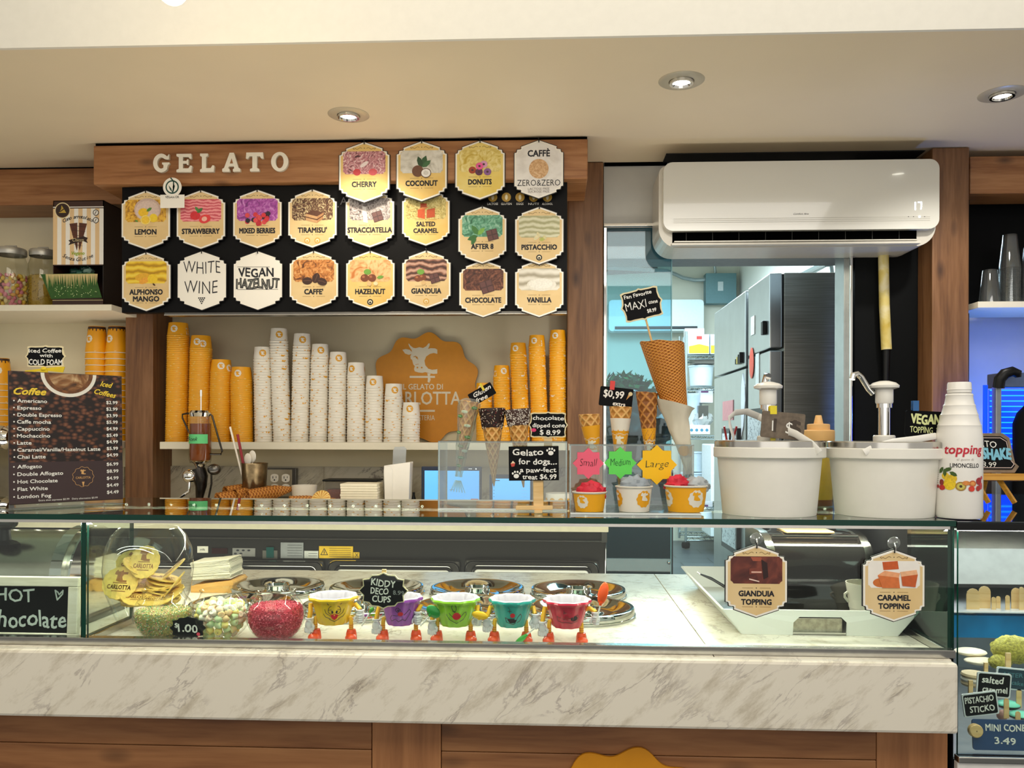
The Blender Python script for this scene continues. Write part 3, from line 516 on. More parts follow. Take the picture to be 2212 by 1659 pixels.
pl('tan plaque printed VANILLA with a white scoop', 1165, 561, YB, NP(['a89f8a', 'd3ccba', 'e9e4d6'], 10, 4, kind='wave'), [('VANILLA', 52)], wpx=104, mot=[('e', 5, -54, 32, 14, 'e8e3d4'), ('e', 3, -52, 26, 11, 'f0ece0')])
YP = 3.112
pl('golden plaque printed CHERRY on the beam', 787, 307, YP, NP(['4a2a30', 'c9828c', 'efdede'], 35, 4), [('CHERRY', 51)], card=CARDY, wpx=108, mot=[('e', -15, -62, 8, 7, 'c2303c'), ('e', 18, -62, 9, 7, 'd04a54'), ('e', 0, -46, 10, 4, .6, 'f3e4e2')])
pl('golden plaque printed COCONUT on the beam', 911, 305, YP, NP(['b8b4a8', 'd9d6cc', 'e8e6de'], 12, 3), [('COCONUT', 66)], card=CARDY, wpx=108, mot=[leaf(0, -54, 26, 1.2, '2f5a34'), leaf(0, -54, 24, 1.9, '24492a'), leaf(2, -54, 22, .7, '3b6a40'), ('e', -8, -62, 12, 12, '6e4630'), ('e', 9, -66, 11, 10, '5a3a28'), ('e', 9, -66, 9.5, 8.5, 'f4f2ee'), ('e', 9, -66, 5, 4.5, 'd8d6d0')])
def don(x, y, c): return [('e', x, y, 8, 7.5, c), ('e', x, y, 2.6, 2.2, '4a2a2a')]
pl('yellow plaque printed DONUTS on the beam', 1037, 304, YP, NP(['c9a93c', 'e3cf7a', 'f0e3a8'], 30, 2), [('DONUTS', 49)], card=noisepic('card_yellow', ['e3c24e', 'e9cf6c', 'edd988'], 9, .3), wpx=106, mot=don(-16, -62, 'a8401f')+don(8, -50, 'd89ac0')+don(-2, -66, '5a2c50')+don(16, -66, '8a5a98')+don(-1, -54, 'e85a9c'))
def zz(q, k):
    q.text('CAFFÈ', 0, -28*k, 13*k, INK, w=47*k, y=-.0008, bold=.025); q.text('ZERO&ZERO', 0, -91*k, 13*k, INK, w=92*k, y=-.0008, bold=-.004)
    for i, t in enumerate(('LACTOSE FREE', 'SUCROSE FREE')): q.text(t, 0, (-104-i*6)*k, 4.6*k, mat('77706c', .6), w=46*k, y=-.0008)
    q.ellf(0, -61*k, 21*k, 21*k, -.0005, NP(['b88a5c', 'd3a878', 'e3c39a'], 60, 2), 26)
pl('white plaque printed ZERO&ZERO with a beige scoop', 1164, 303, YP, card=CARDW, wpx=105, bigtext=zz, rims=False)
# vegan tag hung over the lemon and strawberry plaques
y = 3.10; k = S(372, y); t = thing('vegan_tag', 'round vegan badge with a white card, hung under the letters', 'sign', P(372, 404, y))
TE = mat('1c4a40', .5, var=0); q = M().prism([(k*20*math.cos(a), k*20*math.sin(a)) for a in (2*math.pi*i/32 for i in range(32))], 0, .002, PURE); q.ellf(0, 0, 14.5*k, 14.5*k, -.0003, TE, 32).ellf(0, 0, 11.5*k, 11.5*k, -.0005, PURE, 32)
q.stroke([(1*k, -12*k), (3*k, -2*k), (3*k, 12*k), (-3*k, 19*k)], 2.6*k, -.0008, TE).flat([(-8*k, 4*k), (-2*k, -3*k), (1*k, -12*k), (-5*k, -5*k)], -.0008, TE).flat([(3*k, 8*k), (6*k, 2*k), (3*k, -10*k), (1*k, 0)], -.0008, TE); q.obj('badge', t)
M().prism([(-26*k, -16*k), (26*k, -16*k), (26*k, -44*k), (-26*k, -44*k)], .001, .003, PURE).text('VEGAN OK', 0, -21*k, 5*k, INK, w=30*k, y=.0006, bold=.01).obj('card', t)
# ================================================================ wooden letters on the beam (slab serif, drawn as outlines)
LW = mat('f2eddf', .5, var=.02, name='letter_white'); yl = 3.108; kl = S(480, yl)
def arc(cx, cz, rx, rz, a0, a1, n=10): return [(cx+rx*math.cos(math.radians(a0+(a1-a0)*i/n)), cz+rz*math.sin(math.radians(a0+(a1-a0)*i/n))) for i in range(n+1)]
GL = {
'G': (348, arc(0, 0, 17.5, 20, 42, 318, 18)+[(13, -10), (15, -4), (18, -3), (18, 1), (2, 1), (2, -3), (5, -4), (5, -10)]+arc(0, 0, 8.5, 12, 290, 60, 12)+[(8, 8), (14, 7), (17, 8), (17, 19)]),
'E': (398, [(-17, 19), (15, 19), (16, 9), (12, 8), (9, 12), (-3, 12), (-3, 4), (5, 4), (6, 7), (9, 7), (9, -5), (6, -5), (5, -2), (-3, -2), (-3, -12), (9, -12), (13, -6), (17, -7), (15, -20), (-17, -20), (-17, -15), (-12, -13), (-12, 12), (-17, 14)]),
'L': (447, [(-15, 19), (2, 19), (2, 14), (-2, 12), (-2, -12), (8, -12), (12, -6), (16, -7), (15, -20), (-15, -20), (-15, -15), (-11, -13), (-11, 12), (-15, 14)]),
'A': (500, [(-4, 20), (5, 20), (15, -12), (19, -14), (19, -20), (3, -20), (3, -15), (6, -13), (5, -9), (-6, -9), (-7, -13), (-4, -15), (-4, -20), (-20, -20), (-20, -14), (-16, -12)]),
'T': (550, [(-18, 20), (18, 20), (19, 7), (14, 7), (11, 12), (5, 12), (5, -13), (10, -15), (10, -20), (-10, -20), (-10, -15), (-5, -13), (-5, 12), (-11, 12), (-14, 7), (-19, 7)])}
for L_, (cx, pts) in GL.items():
    t = M().prism([(a*kl, b*kl) for a, b in pts], 0, .012, LW, mat('cfc7b4', .6))
    if L_ == 'A': t.flat([(-3.5*kl, -3*kl), (3.5*kl, -3*kl), (.3*kl, 8*kl)], -.0004, WOODX)
    o = t.obj('sign_letter', bevel=.0008); o.location = P(cx, 352-(cx-348)*.012, yl); tag(o, 'white wooden letter %s on the long beam' % L_, 'letter', 'white letters on the beam')
ou = arc(0, 0, 18.5, 20.5, 0, 360, 28)[:-1]; inn = arc(0, 0, 8.5, 14, 0, 360, 28)[:-1]; n = 28; q = M()
for yy, rev in ((0, 0), (.012, 1)):
    q.add([(a*kl, yy, b*kl) for a, b in ou+inn], [((i, (i+1) % n, (i+1) % n+n, i+n) if not rev else (i+n, (i+1) % n+n, (i+1) % n, i)) for i in range(n)], LW)
for L2, rv in ((ou, 0), (inn, 1)): q.add([(a*kl, yy, b*kl) for yy in (0, .012) for a, b in L2], [((i, i+n, (i+1) % n+n, (i+1) % n) if not rv else (i, (i+1) % n, (i+1) % n+n, i+n)) for i in range(n)], mat('cfc7b4', .6))
o = q.obj('sign_letter'); o.location = P(604, 349, yl); tag(o, 'white wooden letter O on the long beam', 'letter', 'white letters on the beam')
# ================================================================ chalk sign helper
def chalkshape(w, h, kind, n=6):
    if kind == 'rect': return [(-w, -h), (w, -h), (w, h), (-w, h)]
    if kind == 'round':
        r = min(w, h)*.16; return arc(w-r, h-r, r, r, 0, 90, 4)+arc(-w+r, h-r, r, r, 90, 180, 4)+arc(-w+r, -h+r, r, r, 180, 270, 4)+arc(w-r, -h+r, r, r, 270, 360, 4)
    if kind == 'ornate':
        a = [(0, 1.12), (.2, .98), (.5, .95), (.62, .74), (.88, .68), (.85, .3), (1.05, 0), (.85, -.3), (.88, -.68), (.62, -.74), (.5, -.95), (.2, -.98), (0, -1.12)]; pts = [(x*w, z*h) for x, z in a]; return pts+[(-x, z) for x, z in pts[-2:0:-1]]
    # bracket: fancy notched outline
    a = [(0, 1.08), (.12, 1.0), (.55, .98), (.80, 1.0), (.96, .93), (.93, .62), (.97, .22), (1.07, 0), (.97, -.22), (.93, -.62), (.96, -.93), (.80, -1), (.55, -.98), (.12, -1), (0, -1.08)]
    pts = [(x*w, z*h) for x, z in a]; return pts+[(-x, z) for x, z in pts[-2:0:-1]]
def chalk(name, label, cx, cy, wpx, hpx, Y, kind='bracket', frame='efe0b4', texts=(), tilt=0, yaw=0, lean=0, fw=3.5, board=None, th=.003, deco=None, grp=None):
    k = S(cx, Y); t = thing(name, label, 'sign', P(cx, cy, Y), (lean, tilt, yaw), grp); w, h = wpx*k/2, hpx*k/2
    o = chalkshape(w, h, kind); m = board or BOARD
    if frame:
        M().prism(o, 0, th, mat(frame, .6)).obj('frame', t); b = M().prism([(x*(1-fw*k/w), z*(1-fw*k/h)) for x, z in o], -.0006, .0002, m)
    else: b = M().prism(o, 0, th, m)
    b.obj('board', t); q = M()
    for tx in texts:
        s_, x, z, hh, ww = tx[:5]; kw = dict(bold=.018, jit=.05); kw.update(tx[5] if len(tx) > 5 else {}); mm = kw.pop('m', CHALK); q.text(s_, x*k, z*k, hh*k, mm, w=ww*k if ww else None, y=-.0011, **kw)
    if deco: deco(q, k)
    q.obj('lettering', t); return t
def clip(parent, col, k, x, z, h=20, w=6, y=0):
    m = mat(col, .35); q = M()
    for dy, sg in ((-.004, 1), (.004, -1)): q.prism([((x-w/2)*k, z*k), ((x+w/2)*k, z*k), ((x+w/2)*k, (z+h)*k), ((x-w/2)*k, (z+h)*k)], y+dy-.0015, y+dy+.0015, m)
    q.tube([(x*k-w*.4*k, y, (z+h*.45)*k), (x*k+w*.4*k, y, (z+h*.45)*k)], .004, m, 8); return q.obj('clip', parent)
# ================================================================ PAPER CUPS
def wrap(q, pts, ang, zc, rf, m, off=.0004):
    # a small flat print bent round a cup: fan of points (x along the arc, z up)
    cx = sum(p[0] for p in pts)/len(pts); cz = sum(p[1] for p in pts)/len(pts); v = []
    for x, z in [(cx, cz)]+list(pts)+[((x+cx)/2, (z+cz)/2) for x, z in pts]:
        r = rf(zc+z)+off; t = ang+x/r; v.append((r*math.cos(t), r*math.sin(t), zc+z))
    n = len(pts); fs = []
    for i in range(n): j = (i+1) % n; fs += [(1+i, 1+j, 1+n+j, 1+n+i), (0, 1+n+i, 1+n+j)]
    q.add(v, fs, m, True)
COWP = [(-22, 20), (-16, 27), (-11, 20), (-4, 21), (4, 27), (6, 19), (22, 20), (22, 11), (8, 10), (4, 0), (8, -12), (22, -12), (22, -20), (0, -20), (-16, -16), (-14, 6), (-24, 8)]
def papercup(R, h, col, prt, up=False, taper=.8, k=.36, brown=None):
    rf = lambda z: R*.965-(R*.965-R*taper)*(z/h)
    q = M(); q.lathe([(R*.93, .0), (R*.985, .0002), (R, .0015), (R*.985, .003), (R*.966, .0032)], PAPERW if col == 'w' or brown else mat('f2bb3c', .45, var=0), 22)
    body = {'y': YEL, 'w': PAPERW}[col]
    q.lathe([(rf(.003), .003), (rf(h*.5), h*.5), (rf(h), h)], body, 22).lathe([(rf(h), h), (rf(h)*.9, h-.0005), (rf(h)*.88, h-.004), (.0001, h-.004)], PAPERW if brown else body, 22)
    if brown:
        q.lathe([(rf(h-.012)+.0003, h-.012), (rf(h)+.0003, h-.002)], brown, 22)
        for i in range(16): wrap(q, [(-.0025, .003), (.0025, .003), (.002, -.0025-.002*(i % 3)), (0, -.005-.002*(i % 3)), (-.002, -.0025-.002*(i % 3))], i*math.pi/8, h-.014, rf, brown, .0005)
    for a in (0, 2.2, 4.3):
        rr = h*k*.72; wrap(q, badge(0, 0, rr, 10, .05)[::5], a, h*.52, rf, prt, .0004)
        wrap(q, [(x*rr/42, (z-3)*rr/42) for x, z in COWP], a, h*.52, rf, body, .0009)
        wrap(q, [(-.006, .0018), (.006, .0018), (.003, 0), (0, -.0015), (-.004, .0006)], a+.7, .0065, rf, prt if col == 'w' else mat('f6d48a', .5, var=0))
    return q
BR = mat('3a2014', .5, var=0)
ORD = 'second third fourth fifth sixth seventh eighth ninth tenth eleventh twelfth thirteenth fourteenth fifteenth sixteenth seventeenth eighteenth nineteenth twentieth'.split()+['twenty-'+x for x in 'first second third fourth fifth sixth seventh eighth ninth'.split()]+['thirtieth']+['thirty-'+x for x in 'first second third fourth fifth sixth seventh eighth ninth'.split()]+['fortieth']+['forty-'+x for x in 'first second third fourth fifth sixth seventh eighth ninth'.split()]+['fiftieth']+['fifty-'+x for x in 'first second third fourth fifth sixth seventh eighth ninth'.split()]
def stack(q, name, n, xt, xb, yt, Y, pitch, lt, ln, grp, cat='paper cup', z0=ZS, first=None, ybulge=0):
    src = first
    for i in range(n):
        f = i/max(1, n-1); loc = (X(xb+(xt-xb)*f+ybulge*math.sin(f*3.1), Y)+random.uniform(-.0006, .0006), Y, z0+i*pitch)
        o = q.obj(name) if src is None else src.copy()
        if src is not None: COL.objects.link(o)
        else: src = o
        o.location = loc; o.rotation_euler = (0, 0, random.uniform(0, 6.28) if i < n-1 else -math.pi/2+random.choice((0, .35, -.35))); tag(o, lt if i == n-1 else (ORD[n-2-i]+ln[ln.index('|')+1:]), cat, grp)
    return src
Yk = 3.455; s0 = S(640, Yk)
big = papercup(23.7*s0, .057, 'y', PAPERW, taper=.82); src = None
for i, (n, xt, xb, nm) in enumerate(((58, 385, 381.5, 'tallest yellow stack at the left post'), (51, 434, 430, 'second yellow stack from the left post'), (38, 478, 475, 'third yellow stack from the left post'), (34, 521, 523, 'yellow stack beside the first white stack'))):
    src = stack(big, 'large_yellow_cup', n, xt, xb, 0, Yk, 3.95*s0, 'top yellow cup of the '+nm, '|-highest cup of the '+nm, 'large yellow cups on the long shelf', first=src)
wh = papercup(19.8*s0, .056, 'w', mat('e0a01e', .45, var=0), taper=.84); src = None
ow = ['first white stack, beside the yellow ones', 'tallest white stack, leaning left', 'third white stack from the left', 'fourth white stack from the left', 'fifth white stack from the left', 'sixth white stack from the left', 'seventh white stack, before the orange sign edge', 'eighth white stack, before the orange sign', 'shortest white stack, at the right end']
for nm, (n, xt, xb) in zip(ow, ((32, 567, 570), (39, 602, 610), (37, 652, 648), (33, 691, 688), (30, 730, 728), (26, 769, 769), (21, 809, 808), (18, 850, 848), (11, 888, 887))):
    src = stack(wh, 'white_cup', n, xt, xb, 0, Yk, 5.6*s0, 'top white cup of the '+nm, '|-highest cup of the '+nm, 'white cups on the long shelf', first=src)
s1 = S(1130, Yk); sm = papercup(18.8*s1, .05, 'y', PAPERW, taper=.84); src = None
for n, xt, xb, nm in ((20, 1045, 1047, 'short yellow stack right of the orange sign'), (27, 1083, 1086, 'second yellow stack right of the orange sign'), (36, 1119, 1127, 'third yellow stack right of the orange sign'), (39, 1159, 1167, 'yellow stack next to the last by the middle post'), (41, 1204, 1206, 'last yellow stack by the middle post')):
    src = stack(sm, 'yellow_cup', n, xt, xb, 0, Yk, 5.4*s1, 'top small yellow cup of the '+nm, '|-highest cup of the '+nm, 'small yellow cups on the long shelf', first=src)
Yl = 3.50; s2 = S(220, Yl); cc = papercup(24*s2, .115, 'y', PAPERW, taper=.70, k=.2, brown=BR); src = None
for n, xt, xb, top, nm in ((15, 209, 208, 712, 'left of the two stacks above the price board'), (15, 252, 250, 708, 'stack touching the left post'), (10, 0, 0, 786, 'stack at the left picture edge')):
    src = stack(cc, 'coffee_cup', n, xt, xb, 0, Yl, 13.2*s2, 'top yellow coffee cup of the '+nm, '|-highest coffee cup of the '+nm, 'yellow coffee cups on the left shelf', first=src)
# clear plastic cups on the right shelf
PLAST = glass('clear_plastic', 'e9eced', 1.6, .05, .05, .03); Yr = 3.40; s3 = S(2170, Yr); zr = Z(2160, 651, 3.28)
pc = M().lathe([(23*s3, 0), (24*s3, .001), (23*s3, .003), (22.4*s3, .004), (15*s3, .135), (14.5*s3, .137), (.001, .134)], PLAST, 24); src = None
for n, x, pt, nm in ((26, 2180, .0058, 'tall stack of clear cups'), (2, 2137, .006, 'short pair of clear cups by the right post'), (12, 2224, .0085, 'stack of clear cups cut by the right edge')):
    src = stack(pc, 'plastic_cup', n, x, x, 0, Yr, pt, 'top cup of the '+nm, '|-highest cup of the '+nm, 'clear plastic cups', 'plastic cup', z0=zr, first=src)
# ================================================================ ORANGE LOGO SIGN
y = 3.582; k = S(918, y); t = thing('logo_sign', 'orange scalloped sign with a cow head leaning behind the cups', 'sign', (X(918, y), y, ZS))
zc = Z(918, 838, y)-ZS; R = 114*k; M().prism([(a, max(b, -zc+.0005)) for a, b in badge(0, 0, R, 11, .052, -11*math.radians(85))], -.004, .004, ORANGE, mat('8a5a10', .5)).obj('panel', t).location = (0, 0, zc)
CR = mat('e4dcc6', .6, var=.01); q = M(); f = lambda a, b: ((a/6.144+800-918)*k, -(b/6.144+700-838)*k)
q.flat([f(a, b) for a, b in [(510, 260), (530, 290), (570, 320), (600, 325), (650, 312), (700, 322), (740, 300), (770, 262), (788, 262), (785, 290), (765, 335), (800, 325), (860, 328), (888, 345), (888, 400), (840, 388), (790, 400), (740, 435), (718, 490), (730, 550), (770, 595), (820, 610), (870, 605), (888, 600), (888, 660), (840, 665), (780, 655), (730, 640), (690, 650), (640, 645), (590, 630), (580, 600), (590, 560), (570, 540), (555, 480), (535, 465), (530, 430), (545, 400), (510, 412), (460, 395), (425, 345), (470, 335), (520, 345), (555, 375), (545, 345), (520, 310), (505, 275)]], -.0045, CR)
q.flat([f(a, b) for a, b in [(755, 655), (800, 660), (790, 690), (800, 740), (785, 780), (760, 770), (765, 700)]], -.0045, CR)
for z_, a, b in ((703, 522, 858), (1150, 522, 858)): q.flat([f(a, z_-13), f(b, z_-13), f(b, z_+13), f(a, z_+13)], -.0044, CR)
for a, b, r in ((625, 580, 12), (682, 580, 12), (615, 448, 14)): q.ellf(*f(a, b), r/6.1*k, r/6.1*k*.9, -.0048, ORANGE, 10)
q.stroke([f(575, 440), f(600, 430), f(632, 470)], 1.6*k, -.0049, ORANGE).stroke([f(600, 540), f(640, 535)], 1*k, -.0049, ORANGE)
q.text('IL GELATO DI', -6*k, (838-835.5)*k, 11.5*k, CR, w=89*k, y=-.0045, bold=.012).text('CARLOTTA', -5*k, -22*k, 27*k, CR, w=164*k, y=-.0045, bold=.01).text('GELATERIA', -7*k, -64*k, 10.5*k, CR, w=57*k, y=-.0045, bold=.004)
q.obj('print', t).location = (0, 0, zc)
# ================================================================ LEFT SHELF: jars and box
zj = Z(120, 658, 3.22)+.0005
JG = glass('jar_glass', 'f2f2ea', 1, 0, .02); LID = mat('c4c2ba', .4, .6, var=.03)
def jar(cx, w, top, lidb, Y, label):
    k = S(cx, Y); r = w*k/2; H = Z(cx, lidb, Y)-zj; t = thing('candy_jar', label, 'jar', (X(cx, Y), Y, zj), group='glass jars on the left shelf')
    M().lathe([(.001, .002), (r*.9, .002), (r, .012), (r, H*.72), (r*.93, H*.84), (r*.80, H*.93), (r*.80, H)], JG, 28).obj('glass', t)
    M().lathe([(r*.86, H-.004), (r*.88, H+.004), (r*.88, H+.018), (r*.82, H+.024), (.001, H+.024)], LID, 28).tube([(-r*.4, 0, H+.024), (-r*.35, 0, H+.036), (r*.35, 0, H+.036), (r*.4, 0, H+.024)], .003, LID).obj('lid', t); return r, H
r1, H1 = jar(22, 70, 533, 550, 3.42, 'glass jar of pink and yellow candies at the left edge'); r2, H2 = jar(92, 60, 537, 553, 3.47, 'glass jar of golden sprinkles half behind the cone box')
cands = [M().ell((0, 0, 0), (.0105, .008, .0085), mat(c, .5, var=.04), 8, 6, fn=lambda d: .15*abs(d.x)) for c in ('e78fa8', 'f0cf5c', 'f2b96a', 'efe3b0')]
srcs = [None]*4; cx_, n_ = X(22, 3.42), 0; rings = int((H1*.62)/.0135)
for j in range(rings):
    for rad, cnt in ((r1-.012, 15), (r1*.5, 6)):
        for i in range(cnt):
            if rad < r1*.6 and j < rings-1: continue
            a = 6.28*(i+.5*(j % 2))/cnt+random.uniform(-.1, .1)
            if rad > r1*.6 and math.sin(a) > .45: continue
            c = random.choice((0, 0, 1, 1, 2, 3))
            if srcs[c] is None: o = srcs[c] = cands[c].obj('candy')
            else: o = srcs[c].copy(); COL.objects.link(o)
            place(o, (cx_+rad*math.cos(a), 3.42+rad*math.sin(a), zj+.012+j*.0135), [random.uniform(0, 3) for _ in range(3)]); tag(o, 'small %s candy in the jar at the left edge' % ('pink', 'yellow', 'orange', 'cream')[c], 'candy', 'candies in the left jar')
def granules(name, cx, cy, z0, rf, H, cols, n, sz, label, cat):
    ms = [mat(c, .5, var=0) for c in cols]; q = M()
    q.lathe([(.001, .001)]+[(max(.001, rf(H*i/8.)*.93), H*i/8.+.001) for i in range(9)]+[(.001, H*1.04)], ms[0], 20)
    for _ in range(n):
        z = random.uniform(.02, 1)*H; top = random.random() < .4; rr = rf(z)*.955; a = random.uniform(0, 6.28)
        if top: z = H*1.01; rr = rf(H)*.93*math.sqrt(random.random())
        c = (rr*math.cos(a), rr*math.sin(a), z+(random.uniform(0, sz) if top else 0)); s = sz*random.uniform(.7, 1.2); u = Vector((random.uniform(-1, 1), random.uniform(-1, 1), random.uniform(-1, 1))).normalized()*s; v = u.cross(Vector((.3, .5, .8))).normalized()*s*.45; w = u.cross(v).normalized()*s*.45; p = Vector(c)
        q.add([p+u, p-u, p+v, p-v, p+w, p-w], [(0, 2, 4), (0, 4, 3), (0, 3, 5), (0, 5, 2), (1, 4, 2), (1, 3, 4), (1, 5, 3), (1, 2, 5)], random.choice(ms))
    o = q.obj(name); o.location = (cx, cy, z0); return tag(o, label, cat, None, 'stuff')
granules('sprinkles', X(92, 3.47), 3.47, zj+.002, lambda z: r2*.97, H2*.62, ['b99a35', 'c9aa48', '9a8a3a', 'e0c66a'], 900, .004, 'golden green sprinkles in the second jar on the left shelf', 'sprinkles')
Y = 3.26; k = S(168, Y); t = thing('cone_box', 'striped cardboard box of cones with an open grass-printed flap', 'box', (X(168, Y), Y, zj))
W2, HH = 54.5*k, 222*k; BRN = mat('3b2015', .5, var=.03); STR1 = mat('f3efe6', .5, var=.01); STR2 = mat('e6c493', .5, var=.01); DKB = mat('15110f', .6, var=0)
M().box(-W2, -W2+.003, 0, .17, 0, HH, BRN).box(W2-.003, W2, 0, .17, 0, HH, mat('1d1815', .5, var=.1)).box(-W2, W2, .167, .17, 0, HH, BRN).box(-W2, W2, 0, .17, HH-.003, HH, BRN).box(-W2, W2, 0, .17, 0, .003, BRN).box(-W2, W2, 0, .003, 0, 14*k, BRN).obj('carton', t)
q = M().box(-W2, W2, 0, .003, 85*k, HH, BRN); zt, zb = 205*k, 87*k; x = -W2; i = 0
while x < W2-.001: x2 = min(W2, x+(9.1)*k); q.flat([(x, zb), (x2, zb), (x2, zt), (x, zt)], -.0004, (STR2, STR1)[i % 2]); x = x2; i += 1
q.flat([(-W2, 207*k), (W2, 207*k), (W2, 209*k), (-W2, 209*k)], -.0004, STR1)
q.ellf(-34*k, 201*k, 17*k, 17*k, -.0006, mat('e8d9a8', .5, var=0), 28).ellf(-34*k, 201*k, 15*k, 15*k, -.0008, BRN, 28).ellf(-34*k, 201*k, 12*k, 12*k, -.001, mat('2a1a10', .5, var=0), 28)
GD = mat('c2a23c', .4, var=0); q.flat([(-42*k, 196*k), (-26*k, 196*k), (-30*k, 203*k), (-36*k, 212*k), (-37*k, 204*k)], -.0012, GD).stroke([(-40*k, 198*k), (-28*k, 206*k)], 2*k, -.0014, BRN)
for zz_ in (196, 180): q.ellf(38*k, zz_*k, 6.5*k, 6.5*k, -.0006, INK, 18).ellf(38*k, zz_*k, 5*k, 5*k, -.0008, STR1, 18).stroke([(36*k, (zz_-3)*k), (39*k, (zz_+3)*k)], 1.4*k, -.001, INK)
CW = mat('5c2f1c', .5, var=.15)
for sx in (-1, 1): q.flat([(sx*2*k, 175*k), (sx*19*k, 173*k), (sx*3*k, 116*k), (sx*1*k, 125*k)], -.0008, CW)
for i in range(5): q.stroke([(-17*k+i*2*k, (170-i*10)*k), (17*k-i*2*k, (166-i*10)*k)], .8*k, -.001, mat('33170f', .5, var=0))
q.flat([(-21*k, 138*k), (-12*k, 141*k), (12*k, 146*k), (21*k, 143*k), (18*k, 138*k), (21*k, 132*k), (12*k, 136*k), (-12*k, 131*k), (-21*k, 128*k), (-17*k, 134*k)], -.0012, mat('2a140c', .5, var=0))
q.text('Chicco', 0, 139*k, 7*k, CREAM, w=24*k, y=-.0014, shear=.2).text('Vegano', 0, 111*k, 7*k, mat('9bb02c', .5), w=28*k, y=-.0014, shear=.25, bold=.02)
for s_, zz_, sg in (('Cono arrotolato', 188, -1), ('Senza Glutine', 98, 1)):
    n = len(s_)
    for i, ch in enumerate(s_):
        u = (i-(n-1)/2)/(n/2); q.text(ch, u*32*k, (zz_+sg*9*u*u*(1))*k, 7.5*k, INK, y=-.001, shear=.3, rot=sg*.45*u, bold=.01)
q.obj('striped_front', t)
fl = M(); GR = mat('2f5c1c', .6, var=.15, scale=60); fl.prism([(-W2-12*k*1.9, 66*k), (W2-16*k, 68*k), (W2, 16*k), (-W2, 14*k)], -.012, -.010, GR)
for i in range(34): x0 = -W2-14*k+i*3.3*k; h = random.uniform(14, 34); fl.flat([(x0+2*k, 66*k), (x0+5*k, 66*k), (x0+4*k+random.uniform(-1, 2)*k, (66-h)*k)], -.0124, mat('dcc58a', .5, var=0))
for i in range(50): a, b = random.uniform(-48, 44), random.uniform(18, 44); fl.ellf(a*k, b*k, .9*k, .9*k, -.0126, mat('cfe0a0', .5, var=0), 6)
fl.box(-W2, W2, -.010, .0, 13*k, 15*k, BRN); fl.obj('printed_flap', t, label='open flap printed with green grass'); M().box(-W2, W2, -.003, 0, 0, 13*k, BRN).flat([(-W2, 11*k), (W2, 11*k), (W2, 12.5*k), (-W2, 12.5*k)], -.0034, CREAM).obj('base_band', t)
q = M()
for i in range(5): q.ell((random.uniform(-.05, .06), .05, 70*k+.006*i), (.025, .02, .018), mat(random.choice(['3c6a5a', '8fb0a0', '24463c']), .25, var=.1), 10, 6, fn=lambda d: .2*math.sin(d.x*9)*math.cos(d.z*7))
q.obj('wrapped_cones', t)
# ================================================================ BACK COUNTER OBJECTS
# sauce dispenser
Y = 3.28; k = S(432, Y); t = thing('sauce_dispenser', 'glass and steel sauce dispenser of amber sauce with a green label', 'dispenser', (X(433, Y), Y, ZB)); z_ = lambda py: Z(433, py, Y)-ZB; DS = mat('3a3632', .25, .9, var=.02)
M().lathe([(21*k, z_(1000)), (23*k, z_(992)), (23*k, z_(900))], JG, 24).obj('glass_tube', t); M().lathe([(.001, z_(996)), (20*k, z_(994)), (21.5*k, z_(985)), (21.5*k, z_(915)), (.001, z_(915))], mat('7a3a10', .15, var=.06), 20).obj('sauce', t)
M().lathe([(.001, z_(886)), (20*k, z_(887)), (24*k, z_(892)), (22*k, z_(900)), (.001, z_(900))], CHROME, 24).tube([(.002, 0, z_(890)), (.002, 0, z_(842))], .0025, CHROME).tube([(.002, 0, z_(856)), (.002, 0, z_(843))], .0045, CHROME).obj('plunger', t)
M().tube([(-22*k, -.004, z_(892)), (-38*k, -.004, z_(895)), (-38*k, -.004, z_(903)), (-22*k, -.004, z_(938))], .0035, DS).tube([(18*k, -.004, z_(893)), (26*k, -.004, z_(898)), (48*k, -.004, z_(975)), (45*k, -.004, z_(981)), (22*k, -.004, z_(981))], .004, DS).obj('handle', t)
M().lathe([(8*k, z_(1015)), (10*k, z_(1008)), (13*k, z_(1002)), (16*k, z_(1000)), (21*k, z_(996))], CHROME, 20).ell((-18*k, -.02, z_(1028)), 15*k, CHROME).ell((30*k, 0, z_(1014)), (14*k, 12*k, 12*k), STEELD).tube([(-5*k, 0, z_(1012)), (0, 0, z_(1030)), (2*k, 0, z_(1050)), (-2*k, 0, z_(1080)), (10*k, .02, .004)], [.028, .03, .022, .014, .012], DS, 12).tube([(-16*k, -.03, z_(1040)), (-16*k, -.035, z_(1060)), (-35*k, -.04, z_(1074))], .005, CHROME).tube([(24*k, 0, z_(1010)), (24*k, 0, z_(1045)), (18*k, 0, z_(1075))], .004, DS).lathe([(.001, 0), (.06, 0), (.06, .006), (.03, .012)], DS, 24).obj('stand', t)
M().lathe([(23.4*k, z_(958)), (23.4*k, z_(938))], mat('59b974', .5, var=0), 16, arc=2.1, a0=-2.6).text('Bonk', -7*k, z_(948), 8*k, INK, w=22*k, y=-23.9*k, shear=.3, jit=.05).obj('label', t, label='green paper label with handwriting')
